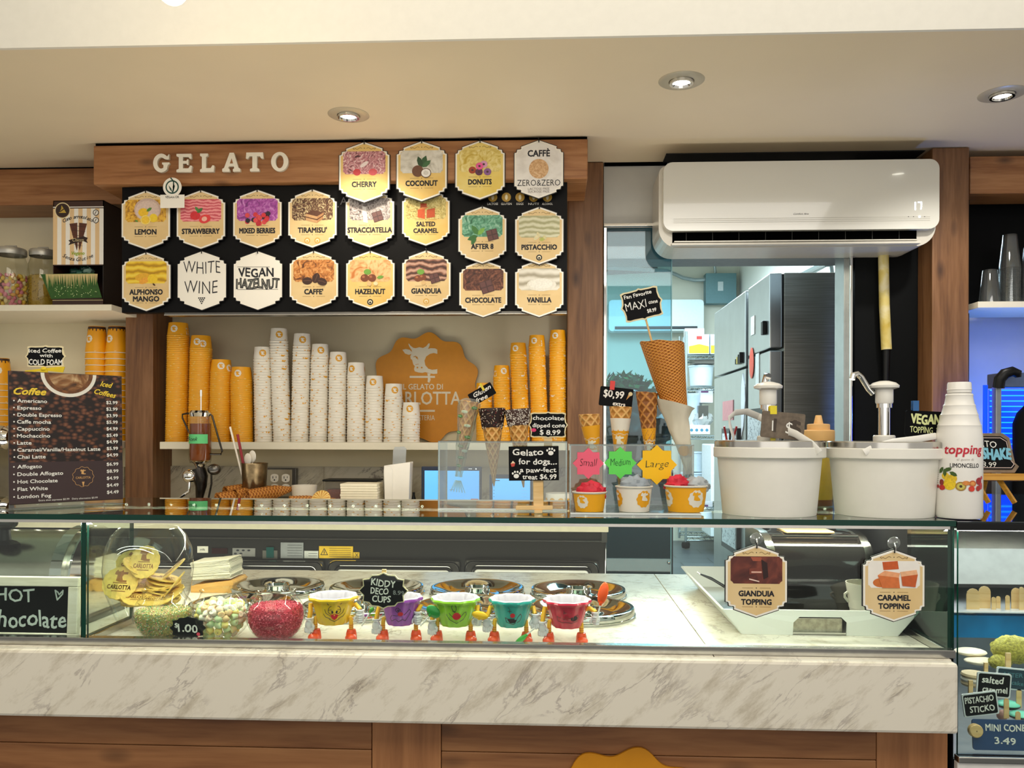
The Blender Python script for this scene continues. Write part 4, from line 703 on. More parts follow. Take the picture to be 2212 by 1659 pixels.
# tin cup with straws and spoons
Y = 3.30; k = S(550, Y); t = thing('tin_cup', 'dented tin cup holding straws and spoons on the back worktop', 'cup', (X(550, Y), Y, ZB)); zt = Z(550, 1000, Y)-ZB; r = 28*k
M().lathe([(.001, .001), (r*.72, .001), (r*.74, .004), (r*.96, zt-.004), (r, zt), (r*.93, zt-.003), (r*.7, .006), (.001, .006)], mat('8c7a5c', .28, .9, var=.25, scale=30), 28, fn=lambda t, z, r: .0012*math.sin(9*t+z*30)).obj('body', t)
def stick(name, label, cat, a, b, Ya, Yb, r, m, grp=None, fl=None):
    p, q_ = P(a[0], a[1], Ya), P(b[0], b[1], Yb); o = M().tube([(0, 0, 0), tuple(q_-p)], r, m, 10, flatz=fl).obj(name); o.location = p; return tag(o, label, cat, grp)
stick('straw', 'white straw leaning in the tin cup', 'straw', (528, 1045), (497, 922), 3.29, 3.285, .0042, mat('efe7d8', .5)); stick('straw', 'dark red straw leaning in the tin cup', 'straw', (534, 1045), (513, 938), 3.28, 3.275, .0055, mat('8c1f28', .35))
for i, (a, b) in enumerate(((545, 986), (535, 992))):
    p = P(a, 1040, 3.305-.012*i); q = M().tube([(0, 0, 0), (0, 0, .075)], .003, PAPERW).ell((0, 0, Z(a, b, 3.3)-p.z), (8*k, .004, 13*k), PAPERW, 12, 8); o = q.obj('spoon'); o.location = p; tag(o, ('white plastic spoon upright in the tin cup, right of the other', 'white plastic spoon upright in the tin cup, next to the straws')[i], 'spoon')
# outlet
Y = 3.583; k = S(612, Y); t = thing('power_outlet', 'four socket steel outlet box on the splashback', 'outlet', (X(612, Y), Y, Z(612, 1043, Y)))
M().box(-32*k, 32*k, -.03, 0, -30*k, 32*k, STEELD).obj('box', t, .002); M().box(-30*k, 24*k, -.033, -.030, -28*k, 29*k, mat('b8ad96', .3, .7, var=.03)).obj('plate', t, .001)
for i in (-13, 11):
    for j in (11, -10):
        q = M().prism([(9*k*max(-.93, min(.93, math.cos(a)*1.15)), 9*k*math.sin(a)) for a in (6.28*n/24 for n in range(24))], -.036, -.033, PAPERW); q.flat([(-4*k, -1*k), (-2.6*k, -1*k), (-2.6*k, 4*k), (-4*k, 4*k)], -.0363, INK).flat([(3*k, 0), (4.2*k, 0), (4.2*k, 4*k), (3*k, 4*k)], -.0363, INK).ellf(0, -4*k, 1.7*k, 1.7*k, -.0363, INK, 8)
        q.obj('socket', t).location = (i*k, 0, j*k)
# white bowl
Y = 3.36; k = S(658, Y); o = M().lathe([(.001, 0), (15*k, 0), (16*k, .004), (24*k, 14*k), (27*k, 29*k+.05), (26*k, 29*k+.05), (22*k, .02), (.001, .014)], PAPERW, 28).obj('bowl'); o.location = (X(658, Y), Y, ZB); o.scale = (1, 1, (Z(658, 1048, Y)-ZB)/(29*k+.05)); tag(o, 'small white bowl behind the waffle cones', 'bowl')
# waffle cones lying nested
WAF = waffle('waffle_small', 7, 420, '9a5a1e', 'd9994a'); WAFD = waffle('waffle_dark', 7, 420, '7a3f12', 'c27a2e')
def cone_mesh(R, L, m, k=7, c=420, amp=.0007, n=36, rows=26, rim=True):
    q = M(); pr = [(R*(i/rows)+.0008, L*i/rows) for i in range(rows+1)]
    rg = lambda t, z, r: amp*max(math.sin(k*t+c*z), math.sin(k*t-c*z))*min(1, r/R*2)
    q.lathe(pr, m, n, fn=rg).lathe([(R+.0006, L), (R-.0016, L+.0008), (R*.55-.002, L*.55), (.001, L*.08)], m, n); return q
Y = 3.22; ck = S(530, Y); CR_ = 14*ck; cm = cone_mesh(CR_, .115, WAF); csrc = [cm.obj('waffle_cone'), None]; used = [False]
def put_cone(loc, rot, label, grp, src, flag):
    if not flag[0]: o = src; flag[0] = True
    else: o = src.copy(); COL.objects.link(o)
    o.location = loc; o.rotation_euler = rot; return tag(o, label, 'waffle cone', grp)
zc_ = Z(500, 1072, Y)-.002
for j, (px_, py_, n, nm) in enumerate(((487, 1064, 7, 'rearmost nested row'), (508, 1070, 7, 'middle nested row'), (533, 1071, 10, 'front nested row'), (470, 1078, 5, 'lowest left nested row'))):
    p = P(px_, py_, Y+.03-.02*j)
    for i in range(n):
        d = Vector((.66, .75, .09)).normalized()
        put_cone(tuple(p+d*(.115+i*.0135)), (math.pi/2+.10, 0, math.atan2(-d.x, d.y)), ORD[i]+' waffle cone from the open end in the '+nm, 'waffle cones lying on the back worktop', csrc[0], used)
for i in range(6): put_cone((X(632, 3.2)+.10+.011*i, 3.23+.006*i, Z(640, 1072, 3.2)-.012), (math.pi/2+.1, 0, -1.1), ORD[i]+' waffle cone from the open end before the small white bowl', 'waffle cones before the bowl', csrc[0], used)
o = M().lathe([(.001, 0), (.03, 0), (.036, .003), (.03, .006), (.001, .006)], waffle('waffle_pale', 9, 300, 'c98f3c', 'efcf7c'), 24).obj('wafer'); place(o, P(694, 1078, 3.15), (math.radians(60), 0, 0)); tag(o, 'round pale wafer lying left of the napkin stack', 'wafer')
# lidded container, napkins, scoop bin
Y = 3.36; k = S(757, Y); zt = Z(757, 1036, Y)-ZB; t = thing('lidded_container', 'clear container of red crumbs under a black lid', 'container', (X(757, Y), Y, ZB))
M().box(-55*k, 55*k, 0, .1, .001, zt-.008, glass('tub_plastic', 'd8d4cc', 1, .05, .05, .12)).obj('tub', t, .002); M().box(-60*k, 60*k, -.006, .106, zt-.008, zt, BLACK).obj('lid', t, .002); M().box(-50*k, 40*k, .006, .094, .004, zt*.72, mat('9a2030', .7, var=.25, bump=.6, scale=300)).obj('crumbs', t, kind='stuff')
Y = 3.22; k = S(775, Y); zt = Z(775, 1045, Y)-ZB; t = thing('napkin_stack', 'tall stack of white napkins on the back worktop', 'napkins', (X(775, Y), Y, ZB)); NP_ = mat('f4ecd4', .8, var=.02)
for i in range(14): M().box(-40*k+random.uniform(-1, 1)*k, 40*k+random.uniform(-1, 1)*k, random.uniform(0, .003), .12, i*zt/14., (i+.93)*zt/14., NP_).obj('napkin', t, .001)
Y = 3.26; k = S(858, Y); zt = Z(858, 1000, Y)-ZB; t = thing('scoop_holder', 'tall white holder with a clear scoop standing in it', 'container', (X(858, Y), Y, ZB))
M().prism([(-24*k, .001), (24*k, .001), (28*k, zt+2*k), (-28*k, zt-6*k), (-29*k, zt-20*k)], 0, .07, WHITE).obj('bin', t, .006); M().prism(arc(-18*k, zt-20*k, 9*k, 12*k, 0, 180, 8)+arc(-18*k, zt*.32, 8*k, 9*k, 180, 360, 8), -.006, 0, WHITE).obj('front_tab', t, .002)
M().prism([(-13*k, zt-8*k), (15*k, zt-6*k), (17*k, zt+30*k), (12*k, zt+35*k), (-8*k, zt+34*k), (-12*k, zt+26*k)], .03, .034, glass('scoop_plastic', 'cfd3d3', 1, .1, .08, .25)).obj('scoop', t, .001)
o = M().lathe([(.001, 0), (.013, 0), (.014, .06), (.008, .075), (.005, .09), (.005, .10), (.001, .10)], BLACK, 16).obj('dropper_bottle'); o.location = (X(894, 3.33), 3.33, ZB); tag(o, 'small black bottle between the white holder and the tablet', 'bottle')
# tablets
SCR = mat('5aa9ee', .2, emit=.9, var=0); FR = mat('10233f', .3, var=0)
def tablet(label, x0, x1, y0, y1, Y, extra):
    k = S((x0+x1)/2, Y); p = P((x0+x1)/2, y1, Y); w, h = (x1-x0)*k/2, (y1-y0)*k; t = thing('tablet', label, 'tablet', (p.x, p.y, ZB), (0, 0, 0)); dz = p.z-ZB
    M().box(-w, w, 0, .012, dz, dz+h, FR).obj('casing', t, .003); q = M().flat([(-w+7*k, dz+2*k), (w-5*k, dz+2*k), (w-5*k, dz+h-9*k), (-w+7*k, dz+h-9*k)], -.0004, SCR).obj('screen', t); q = M(); extra(q, k, w, h, dz); q.obj('screen_print', t)
    M().box(-.04, .04, .012, .06, 0, .01, BLACK).box(-.02, .02, .012, .03, 0, dz+h*.5, BLACK).obj('stand', t)
WT = mat('f4f8fc', .3, emit=.8, var=0); DB = mat('24415e', .5, var=0)
tablet('larger tablet with a plain blue screen', 910, 1040, 1008, 1084, 3.30, lambda q, k, w, h, dz: q.flat([(w-23*k, dz+3.5*k), (w-7*k, dz+3.5*k), (w-7*k, dz+7*k), (w-23*k, dz+7*k)], -.0007, mat('d98a94', .3)).stroke([(-4*k, dz+26*k), (6*k, dz+26*k)], .8*k, -.0007, DB).ellf(w-12*k, dz+h-5*k, 1.6*k, 1.6*k, -.0007, WT, 8).stroke([(w-28*k, dz+h-5*k), (w-21*k, dz+h-5*k)], 1*k, -.0007, WT))
def sc2(q, k, w, h, dz):
    q.stroke([(-w+9*k, dz+h-13*k), (-w+22*k, dz+h-13*k)], 1.8*k, -.0007, DB)
    for i in range(5): q.ellf(-w+10*k, dz+h-(20+7*i)*k, .9*k, .9*k, -.0007, DB, 6).stroke([(w-24*k, dz+h-(20+7*i)*k), (w-12*k, dz+h-(20+7*i)*k)], .5*k, -.0007, mat('8fc4ee', .5))
tablet('smaller tablet behind the dog treat sign', 1057, 1150, 1025, 1086, 3.20, sc2)
Y = 3.2; k = S(1207, Y); o = M(); RT = mat('e8e0cf', .4, var=0); o.lathe([(27*k, 0), (28*k, 0), (28*k, 62*k), (26*k, 62*k), (20*k, 61*k), (20*k, .002)], RT, 28)
for j in range(2):
    for i in range(9): wrap(o, [(7*k*math.cos(a), 7*k*math.sin(a)) for a in (6.28*n/10 for n in range(10))], i*.698, (16+30*j)*k, lambda z: 28*k, mat('dba63a', .5, var=0))
o = o.obj('sticker_roll'); o.location = (X(1207, Y), Y, ZB); tag(o, 'roll of stickers with yellow dots by the middle post', 'sticker roll')
# coffee machine at the left edge
Y = 3.05; t = thing('coffee_machine', 'chrome coffee machine just reaching into the left edge', 'coffee machine', (X(-60, 3.2), 3.2, ZB))
M().box(-.35, .05, -.05, .18, 0, .36, STEEL).obj('body', t, .01); p = P(2, 945, 3.10)-Vector((X(-60, 3.2), 3.2, ZB))
M().tube([p+Vector((-.08, .0, 0)), p+Vector((-.01, 0, 0)), p+Vector((.0, 0, 0)), p+Vector((.022, 0, 0)), p+Vector((.026, 0, 0)), p+Vector((.04, 0, 0))], [.045, .045, .048, .046, .04, .03], CHROME, 20).obj('knob', t, label='chrome ribbed knob')
p = P(0, 1090, 3.0)-Vector((X(-60, 3.2), 3.2, ZB)); M().tube([p+Vector((-.08, .1, .01)), p, p+Vector((.035, -.02, .004))], .016, BLACK, 14).obj('portafilter', t, label='black portafilter handle')
# ================================================================ ON THE GLASS TOP
zg = ZG+.0004
ACR = glass('acrylic', 'eef4f4', 1, 0, .035, .02); ACE = mat('e6ecea', .1, var=0, spec=.8)
def acrylic(label, x0, x1, ytop, ybot, Y, D, front=0.0, ypanel=None, foot=False):
    t = thing('acrylic_stand', label, 'stand', (X((x0+x1)/2, Y), Y, zg)); w = X(x1, Y)-X(x0, Y); h = Z((x0+x1)/2, ytop, Y if ypanel is None else ypanel)-zg; yp = 0 if ypanel is None else ypanel-Y
    def pn(nm, a, ax): o = pane(*a, ax, ACR); o.m = [ACE if m_ is GREEN_EDGE else m_ for m_ in o.m]; o.obj(nm, t)
    pn('front_panel', (-w/2, w/2, yp, yp+.003, 0.004, h), 'y'); pn('top_panel', (-w/2, w/2, yp+.003, D, h-.003, h), 'z'); pn('side_panel', (-w/2, -w/2+.003, yp+.003, D, .004, h-.003), 'x'); pn('side_panel', (w/2-.003, w/2, yp+.003, D, .004, h-.003), 'x')
    pn('base_panel', (-w/2, w/2, 0, D, 0, .004), 'z'); return t, w, h
t1, w1, h1 = acrylic('clear acrylic cone stand on the glass top, left of the two', 946, 1225, 953, 1104, 1.71, .13)
t2, w2, h2 = acrylic('clear acrylic cone stand on the glass top, right of the two', 1232, 1515, 960, 1113, 1.635, .21, ypanel=1.72)
# --- cones: built tip down, origin at the tip
def cone(name, label, tip, top, Y, wpx, m, lean=0, k=7, c=300, amp=.0008, extra=None, rows=40, nseg=56, Yt=None, tip_r=.0012, cut=0, grp=None, fillr=True):
    a, b = P(tip[0], tip[1], Y), P(top[0], top[1], Yt or Y); d = b-a; L = d.length; R = wpx*S(top[0], Y)/2
    t = thing(name, label, 'waffle cone', a, (0, 0, 0), grp); t.rotation_mode = 'QUATERNION'; t.rotation_quaternion = Vector((0, 0, 1)).rotation_difference(d.normalized())
    q = M(); n = nseg; rg = lambda th, z, r: amp*max(math.sin(k*th+c*z), math.sin(k*th-c*z))*min(1, r/R*2)
    pr = [(R*(i/rows)**.94+tip_r*(1-i/rows), L*i/rows) for i in range(rows+1)]
    q.lathe(pr, m, n, fn=rg).lathe([(R+.0008, L), (R+.0002, L+.0012), (R-.0018, L+.0006), (R*.55, L*.6), (.001, L*.12)], m, n)
    if cut:
        for i, v in enumerate(q.v):
            if v[2] > L*.7: q.v[i] = (v[0], v[1], v[2]-cut*(v[0]/R)*(v[2]-L*.7)/(L*.3)+cut*.1*math.sin(6*math.atan2(v[1], v[0]))*(v[2]-L*.7)/(L*.3))
    q.obj('cone', t); rf = lambda z: R*(max(0, z)/L)**.94
    if extra: extra(t, R, L, rf)
    return t
W1 = waffle('waffle_cone_light', 7, 300, 'c98a3e', 'f0bd72'); W2_ = waffle('waffle_cone_dark', 6, 260, '8a4f1c', 'c98a44'); W3 = waffle('waffle_maxi', 20, 950, 'b0661c', 'e8a044', .45)
def sleeve(c1, c2=None, frac=(.12, .72), logo=True):
    def fn(t, R, L, rf):
        q = M(); a, b = frac; m1 = mat(c1, .45, var=.01); q.lathe([(rf(L*(a+(b-a)*i/10.))+.0012, L*(a+(b-a)*i/10.)) for i in range(11)], m1, 32)
        if c2:
            m2 = mat(c2, .45, var=.01); v = []; n = 40
            q.lathe([(rf(L*z)+.0015, L*z) for z in (b-.16, b-.12, b-.06, b)], m2, 36)
            for i in range(10): wrap(q, [(-.005, -.004), (0, .004), (.005, -.004)], i*.628, L*(b-.165), rf, m1, .002)
        if logo:
            lw = mat('f3ead2' if c1 != 'efe9dc' else 'e0a01e', .5, var=0); rr = R*.42; zc = L*(a+(b-a)*.62)
            wrap(q, [(x*rr/24, (z)*rr/24) for x, z in COWP], -math.pi/2-.15, zc, rf, lw, .0018)
            for i in range(6): wrap(q, [(-.0016, -.0025), (.0016, -.0025), (.0016, .0025), (-.0016, .0025)], -math.pi/2-.55+i*.2, zc-rr*1.4, rf, lw, .0018)
            for i in range(14): wrap(q, [(-.003, -.0005), (.003, -.0005+.001*math.sin(i)), (.003, .0005+.001*math.sin(i)), (-.003, .0005)], -math.pi/2-1.5+i*.22, zc+rr*1.35+.002*math.sin(i*1.3), rf, lw, .0018)
        q.obj('paper_sleeve', t)
    return fn
def sprink(cols, a, b, n, dens=.0035):
    def fn(t, R, L, rf):
        q = M(); ms = [mat(c, .5, var=0) for c in cols]; q.lathe([(rf(L*(a+(b-a)*i/6.))+.0015+.0006*(i % 2), L*(a+(b-a)*i/6.)) for i in range(7)]+[(R+.001, L*b+.0012), (R-.003, L*b)], ms[0], 28, fn=lambda th, z, r: .0004*math.sin(th*9+z*500))
        for _ in range(n):
            z = L*(a+(b-a)*random.random()); th = random.uniform(0, 6.28); z += .004*math.sin(th*3) if z < L*(a+.08) else 0; r = rf(z)+.0022; p = Vector((r*math.cos(th), r*math.sin(th), z)); u = (Vector((-math.sin(th), math.cos(th), 0))*random.uniform(-1, 1)+Vector((0, 0, 1))*random.uniform(-1, 1)).normalized()*dens*.8; w = Vector((math.cos(th), math.sin(th), 0))*.001; v = u.cross(w).normalized()*.0009
            q.add([p+u, p-u, p+v, p-v, p+w, p-w], [(0, 2, 4), (0, 4, 3), (0, 3, 5), (0, 5, 2), (1, 4, 2), (1, 3, 4), (1, 5, 3), (1, 2, 5)], random.choice(ms))
        q.obj('sprinkle_coating', t, kind='stuff')
    return fn
Yc1 = 1.77
def wrapbag(t, R, L, rf):
    q = M(); BG = glass('cellophane', 'f6faf0', .8, .12, .04, .14); rr = lambda th, z, r: .0022*math.sin(5*th+z*90)+.0015*math.sin(11*th-z*150)
    q.lathe([(max(.006, rf(L*z)+.005), L*z) for z in (-.08, 0, .1, .2, .35, .5, .65, .8, .92)]+[(R+.004, L*.99), (R*.8, L*1.03), (R*.35, L*1.05)], BG, 36, fn=rr)
    for i in range(6): q.tube([(-.004+i*.002, 0, -.02), (-.012+i*.006, .002*i, -.045)], [.003, .0015], BG, 5, flatz=.3)
    q.obj('wrapper', t, label='clear wrapper printed with green marks'); q = M(); g = mat('4f8f4a', .5, var=.1); g2 = mat('8a8f3a', .5, var=0); rq = lambda z: rf(z)+.0055
    for i, (z, th) in enumerate(((.92, -.9), (.78, -2.3), (.66, -1.3), (.5, -1.0), (.36, -1.9), (.3, -1.0), (.2, -1.6), (.08, -2.0), (.85, -1.8), (.55, -2.4))): wrap(q, [(-.007, -.002), (.0, -.0035), (.007, -.002), (.007, .002), (0, .0035), (-.007, .002)], th, L*z, rq, (g, g, mat('cfd8c0', .5, var=0))[i % 3] if i != 4 else g2, .0012); wrap(q, [(-.005, -.0006), (.005, -.0006), (.005, .0006), (-.005, .0006)], th, L*z, rq, mat('cfe0b8', .5, var=0), .0018)
    q.obj('wrapper_print', t)
cone('wrapped_cone', 'gluten free cone in a clear green printed wrapper, at the left of the left stand', (992, 1018), (1014, 868), Yc1, 38, W1, extra=wrapbag)
cone('waffle_cone', 'waffle cone dipped in dark chocolate with coloured sprinkles, middle of the left stand', (1067, 1050), (1063, 883), Yc1, 53, W1, extra=sprink(['2a1712', '3a2018', 'e8dccb', 'c9a98a', '241410', '8a3a3a'], .76, 1, 420))
cone('waffle_cone', 'waffle cone dipped in chocolate with white sprinkles, right of the left stand', (1131, 1053), (1117, 885), Yc1, 51, W1, extra=sprink(['4a3028', 'efe6da', 'e3d8cc', 'd9cdbf', 'f3ece2'], .80, 1, 460))
cone('waffle_cone', 'short waffle cone in a yellow sleeve behind the pink star', (1291, 1045), (1273, 896), 1.80, 46, W1, extra=sleeve('f3ab1c', None, (.12, .84)), cut=.002)
cone('waffle_cone', 'waffle cone in a yellow and white sleeve behind the green star', (1337, 1050), (1341, 880), 1.80, 48, W1, extra=sleeve('f3ab1c', 'efe6d6', (.12, .86)))
cone('waffle_cone', 'tall dark waffle cone in a yellow sleeve behind the yellow star', (1408, 1050), (1397, 849), 1.80, 46, W2_, extra=sleeve('f3ab1c', None, (.1, .62)), cut=.003)
def maxi(t, R, L, rf):
    q = M(); cl = mat('ede4cf', .8, var=.03, bump=.3, scale=30); ww = lambda th, z, r: .0018*math.sin(3*th+z*40)+.001*math.sin(7*th-z*70); pr = [(rf(L*z)+.004, L*z) for z in (.02, .1, .2, .3, .36)]+[(rf(L*.42)+.003, L*.42), (rf(L*.5)+.010, L*.5), (rf(L*.56)+.013, L*.55)]
    q.lathe(pr, cl, 40, fn=ww); kk = len(q.v)
    for i, v in enumerate(q.v):
        if v[2] > L*.44: f = (v[2]-L*.44)/(L*.11); q.v[i] = (v[0], v[1], v[2]-f*.022*(v[0]/R))
    wrap(q, badge(0, 0, .012, 10, .05)[::5], -math.pi/2-.2, L*.2, lambda z: rf(z)+.0045, mat('e8a838', .6, var=0), .0035); q.obj('cloth_sleeve', t)
cone('maxi_cone', 'giant orange waffle cone in a cream paper sleeve, tallest on the stands', (1490, 1030), (1430, 741), 1.80, 92, W3, k=20, c=950, amp=.0006, extra=maxi, rows=190, nseg=120, cut=.010)
# gelato sample cups on the right stand
CRB = [('c9304a', 'crumpled red tissue'), ('a9b3bb', 'crumpled grey tissue')]
def crumple(q, c, r, col, seed): q.ell(c, r, mat(col, .6, var=.12, scale=50), 26, 14, fn=lambda d: .14*abs(math.sin(d.x*7+seed)+math.sin(d.y*6+d.z*8+seed*2))-.12+.07*math.sin(d.z*19+d.x*13))
for (x, wpx, yt, yb, Y, c, label, cr) in ((1274, 75, 1062, 1107, 1.668, 'y', 'small yellow sample cup of red tissue on the right stand', ['d8283f']), (1370, 81, 1050, 1110, 1.672, 'w', 'medium white sample cup of grey tissue on the right stand', ['9fa9b2']), (1482, 95, 1048, 1110, 1.680, 'y', 'large yellow sample cup of red and grey tissue on the right stand', ['d8283f', 'b4bcc2'])):
    k = S(x, Y); R = wpx*k/2; h = (Z(x, yt, Y)-zg-.0045); t = thing('gelato_cup', label, 'cup', (X(x, Y), Y, zg+.0045)); q = M(); rf = lambda z, R=R, h=h: R*(.80+.165*z/h)
    body = mat('f7b01c', .4, var=.01) if c == 'y' else PAPERW; prt = PAPERW if c == 'y' else mat('f0a91c', .45, var=0)
    q.lathe([(.001, .002), (rf(0)-.002, .002), (rf(0), 0), (rf(h*.5), h*.5), (rf(h)-.0008, h-.003)], body, 36).lathe([(R*.965, h-.003), (R, h-.002), (R+.0006, h), (R-.001, h+.001), (R*.93, h-.002), (R*.8, h*.5)], PAPERW, 36)
    fc = -math.pi/2-math.atan2(X(x, Y), Y)
    for a in ((fc-.5,) if x < 1300 else (fc-1.25, fc+.65) if c == 'w' else (fc-1.15, fc+.56)):
        rr = h*.33; wrap(q, badge(0, 0, rr, 10, .06)[::4], a, h*.52, rf, prt, .0004); wrap(q, [(x_*rr/44, (z_+2)*rr/44) for x_, z_ in COWP], a, h*.58, rf, body, .0009)
    q.obj('cup', t)
    for i, col in enumerate(cr):
        q = M(); sh = 0 if len(cr) == 1 else (-.4 if i == 0 else .5)
        crumple(q, (R*sh+(.003 if x < 1300 else 0), 0, h-.002), (R*(.84 if len(cr) == 1 else .55), R*.6, .022 if i == 0 else .019), col, i*2+x); q.obj('tissue', t, label='crumpled %s tissue' % ('red' if col.startswith('d') else 'grey'))
def star(label, cx, cy, wpx, col, txt, tc, Y, tw, grp='paper stars'):
    k = S(cx, Y); R = wpx*k/2; pts = [((R if i % 2 == 0 else R*.77)*math.cos(i*math.pi/8+math.pi/2), (R if i % 2 == 0 else R*.77)*math.sin(i*math.pi/8+math.pi/2)) for i in range(16)]
    t = thing('paper_star', label, 'sign', P(cx, cy, Y), (0, math.radians(0), 0), grp); M().prism(pts, 0, .0012, mat(col, .6, var=.01)).obj('card', t); M().text(txt, 0, 2*k, 15*k, mat(tc, .6, var=0), w=tw*k, y=-.0005, shear=.2, jit=.06, bold=-.012, rot=.05).obj('lettering', t)
star('pink paper star handwritten Small', 1271, 1001, 68, 'f2627e', 'Small', '5a1c20', 1.714, 38); star('green paper star handwritten Medium', 1340, 1000, 70, '62dc5a', 'Medium', '14502a', 1.712, 44); star('yellow paper star handwritten Large', 1419, 1004, 87, 'fbc400', 'Large', '4f4a18', 1.709, 51)
# chalk signs on and around the stands
t = chalk('chalk_sign', 'cream framed chalk sign reading chocolate dipped cone', 1184, 918, 80, 54, 1.76, texts=(('chocolate', 0, 15, 8.5, 67), ('dipped cone', 1, -1, 8.5, 70), ('$ 8.99', 4, -16, 10, 44)), fw=2.6, deco=lambda q, k: q.ellf(-31*k, -11*k, 5.5*k, 4*k, -.0012, mat('d8346a', .6, var=0)))
k = S(1184, 1.76); M().prism([(-9*k, -48*k), (9*k, -48*k), (9*k, -27*k), (-9*k, -27*k)], .001, .006, PLY).obj('peg', t)
t = chalk('chalk_sign', 'black chalk sign reading Gelato for dogs on a wooden easel', 1153, 1001, 108, 74, 1.66, 'rect', None, texts=(('Gelato', -13, 24, 13, 66), ('for dogs...', 8, 4, 12, 82), ('a paw-fect', 9, -14, 10, 78), ('treat $6.99', 12, -29, 10, 74)), tilt=math.radians(-.8))
q = M(); k = S(1153, 1.66); CK = CHALK
for (x, z, r) in ((37, 22, 6.5), (-38, -27, 6.5)):
    q.ellf(x*k, z*k, r*k*.9, r*k*.75, -.0012, CK, 14)
    for i in range(4): a = 2.5-i*.62; q.ellf((x+9.5*math.cos(a))*k, (z+9.5*math.sin(a))*k, 2.2*k, 2.6*k, -.0012, CK, 8)
q.flat([(-50*k, 0), (-40*k, 1*k), (-42*k, -6*k), (-48*k, -7*k)], -.0012, mat('c9463c', .6, var=0)).flat([(-50*k, 0), (-40*k, 1*k), (-45*k, 6*k)], -.0012, mat('f0d8b0', .6, var=0)); q.obj('drawings', t)
zb = zg-P(1153, 1001, 1.66).z
M().box(9*k-.010, 9*k+.010, .004, .009, zb+.01, 37*k, PLY).box(-40*k, 40*k, .000, .014, zb+.006, zb+.014, PLY).box(9*k-.008, 9*k+.008, -.012, .03, zb, zb+.006, PLY).obj('easel', t, .0008)
t = chalk('chalk_sign', 'tilted black sign reading Gluten free above the wrapped cone', 1041, 851, 56, 28, 1.775, 'round', None, texts=(('Gluten', 3, 5, 9, 42, dict(shear=.35)), ('free', -6, -8, 9, 28, dict(shear=.35))), tilt=math.radians(-30), th=.004); clip(t, 'e8d02c', S(1041, 1.775), 8, 4, 17, 5)
t = chalk('chalk_sign', 'black clip-on sign reading 0,99 extra over the medium cone', 1331, 858, 72, 42, 1.83, 'round', None, texts=(('$0,99', -6, 6, 15, 44), ('extra', 8, -14, 9, 28)), tilt=math.radians(6), th=.004); clip(t, 'e23b34', S(1331, 1.83), -11, 15, 19, 10)
k = S(1331, 1.83); M().flat([(26*k, 10*k), (32*k, 8*k), (22*k, -4*k)], -.001, mat('d9a05a', .6, var=0)).ellf(30*k, 10*k, 4.5*k, 4.5*k, -.0012, mat('e8d8a8', .6, var=0), 12).obj('drawing', t)
t = chalk('chalk_sign', 'cream framed sign reading Fan Favorite MAXI cone on a stick above the giant cone', 1386, 657, 86, 66, 1.80, texts=(('Fan Favorite', -4, 22, 8, 60), ('MAXI', -13, 0, 17, 46, dict(bold=-.002)), ('cone', 25, 0, 8, 20), ('$8.99', 18, -18, 7.5, 20)), tilt=math.radians(-13), fw=3.4)
k = S(1386, 1.8); M().tube([(2*k, .004, -30*k), (5*k, .006, -110*k)], .0022, PLY, 8).obj('stick', t)
# coffee price board
pA = PZ(20, 1104, zg); pB = PZ(266, 1090, zg); d = pB-pA; wB = d.length; yaw = math.atan2(d.y, d.x); hB = (Z(25, 810, pA.y)-zg)*1.035
t = thing('price_board', 'dark coffee price board with brown bean background standing on the glass', 'menu', (pA+pB)/2, (math.radians(-2), 0, yaw)); u = wB/247.; w2_ = wB/2
M().box(-w2_, w2_, 0, .004, .012, hB, mat('33211f', .4, var=0)).box(-w2_, w2_, .0, .004, 0, .012, ACR).box(-w2_, w2_, .004, .06, 0, .003, ACR).obj('holder', t, .0006)
BEAN = bpy.data.materials.new('coffee_beans_print'); BEAN.use_nodes = True; nt = BEAN.node_tree; tc = N(nt, 'ShaderNodeTexCoord'); vo = N(nt, 'ShaderNodeTexVoronoi'); vo.inputs['Scale'].default_value = 85; mp = N(nt, 'ShaderNodeMapping'); mp.inputs['Rotation'].default_value = (0, .7, 0); mp.inputs['Scale'].default_value = (1, 1, 1.5); nt.links.new(tc.outputs['Object'], mp.inputs[0]); nt.links.new(mp.outputs[0], vo.inputs[0])
r = ramp(nt, [(0, '8f5f42'), (.28, '6a3f2a'), (.5, '3a2016'), (.62, '1c0f0b')]); nt.links.new(vo.outputs['Distance'], r.inputs[0]); nt.links.new(r.outputs[0], nt.nodes['Principled BSDF'].inputs['Base Color']); nt.nodes['Principled BSDF'].inputs['Roughness'].default_value = .4
zs = lambda py: hB-(py-810)*u*1.0*((hB)/(291*u)); q = M(); q.flat([(-w2_+.001, zs(1001)), (w2_-.001, zs(1001)), (w2_-.001, hB-.001), (-w2_+.001, hB-.001)], -.0004, BEAN); DBR = mat('3c2a2b', .4, var=.02); q.flat([(-w2_+.001, .013), (w2_-.001, .013), (w2_-.001, zs(1001)), (-w2_+.001, zs(1001))], -.0004, DBR)
xx = lambda px_: (px_-146)*u*1.0
c0 = (xx(149), hB-.001); lo = lambda rx, rz, n=24: [(c0[0]+rx*u*math.cos(a), c0[1]+rz*u*math.sin(a)) for a in (math.pi+math.pi*i/n for i in range(n+1))]
q.flat(lo(61, 55), -.0007, PAPERW).flat(lo(53, 47), -.0009, mat('7a4a24', .4, var=.3, scale=90)).flat(lo(44, 40), -.0011, NP(['3a2112', '8f5f34', 'd9b98a'], 22, 2)); q.obj('print', t)
q = M(); Tt = lambda s_, px_, py_, h, w, m=CHALK, **kw: q.text(s_, xx(px_), zs(py_), h*u, m, w=w*u, y=-.0014, **kw)
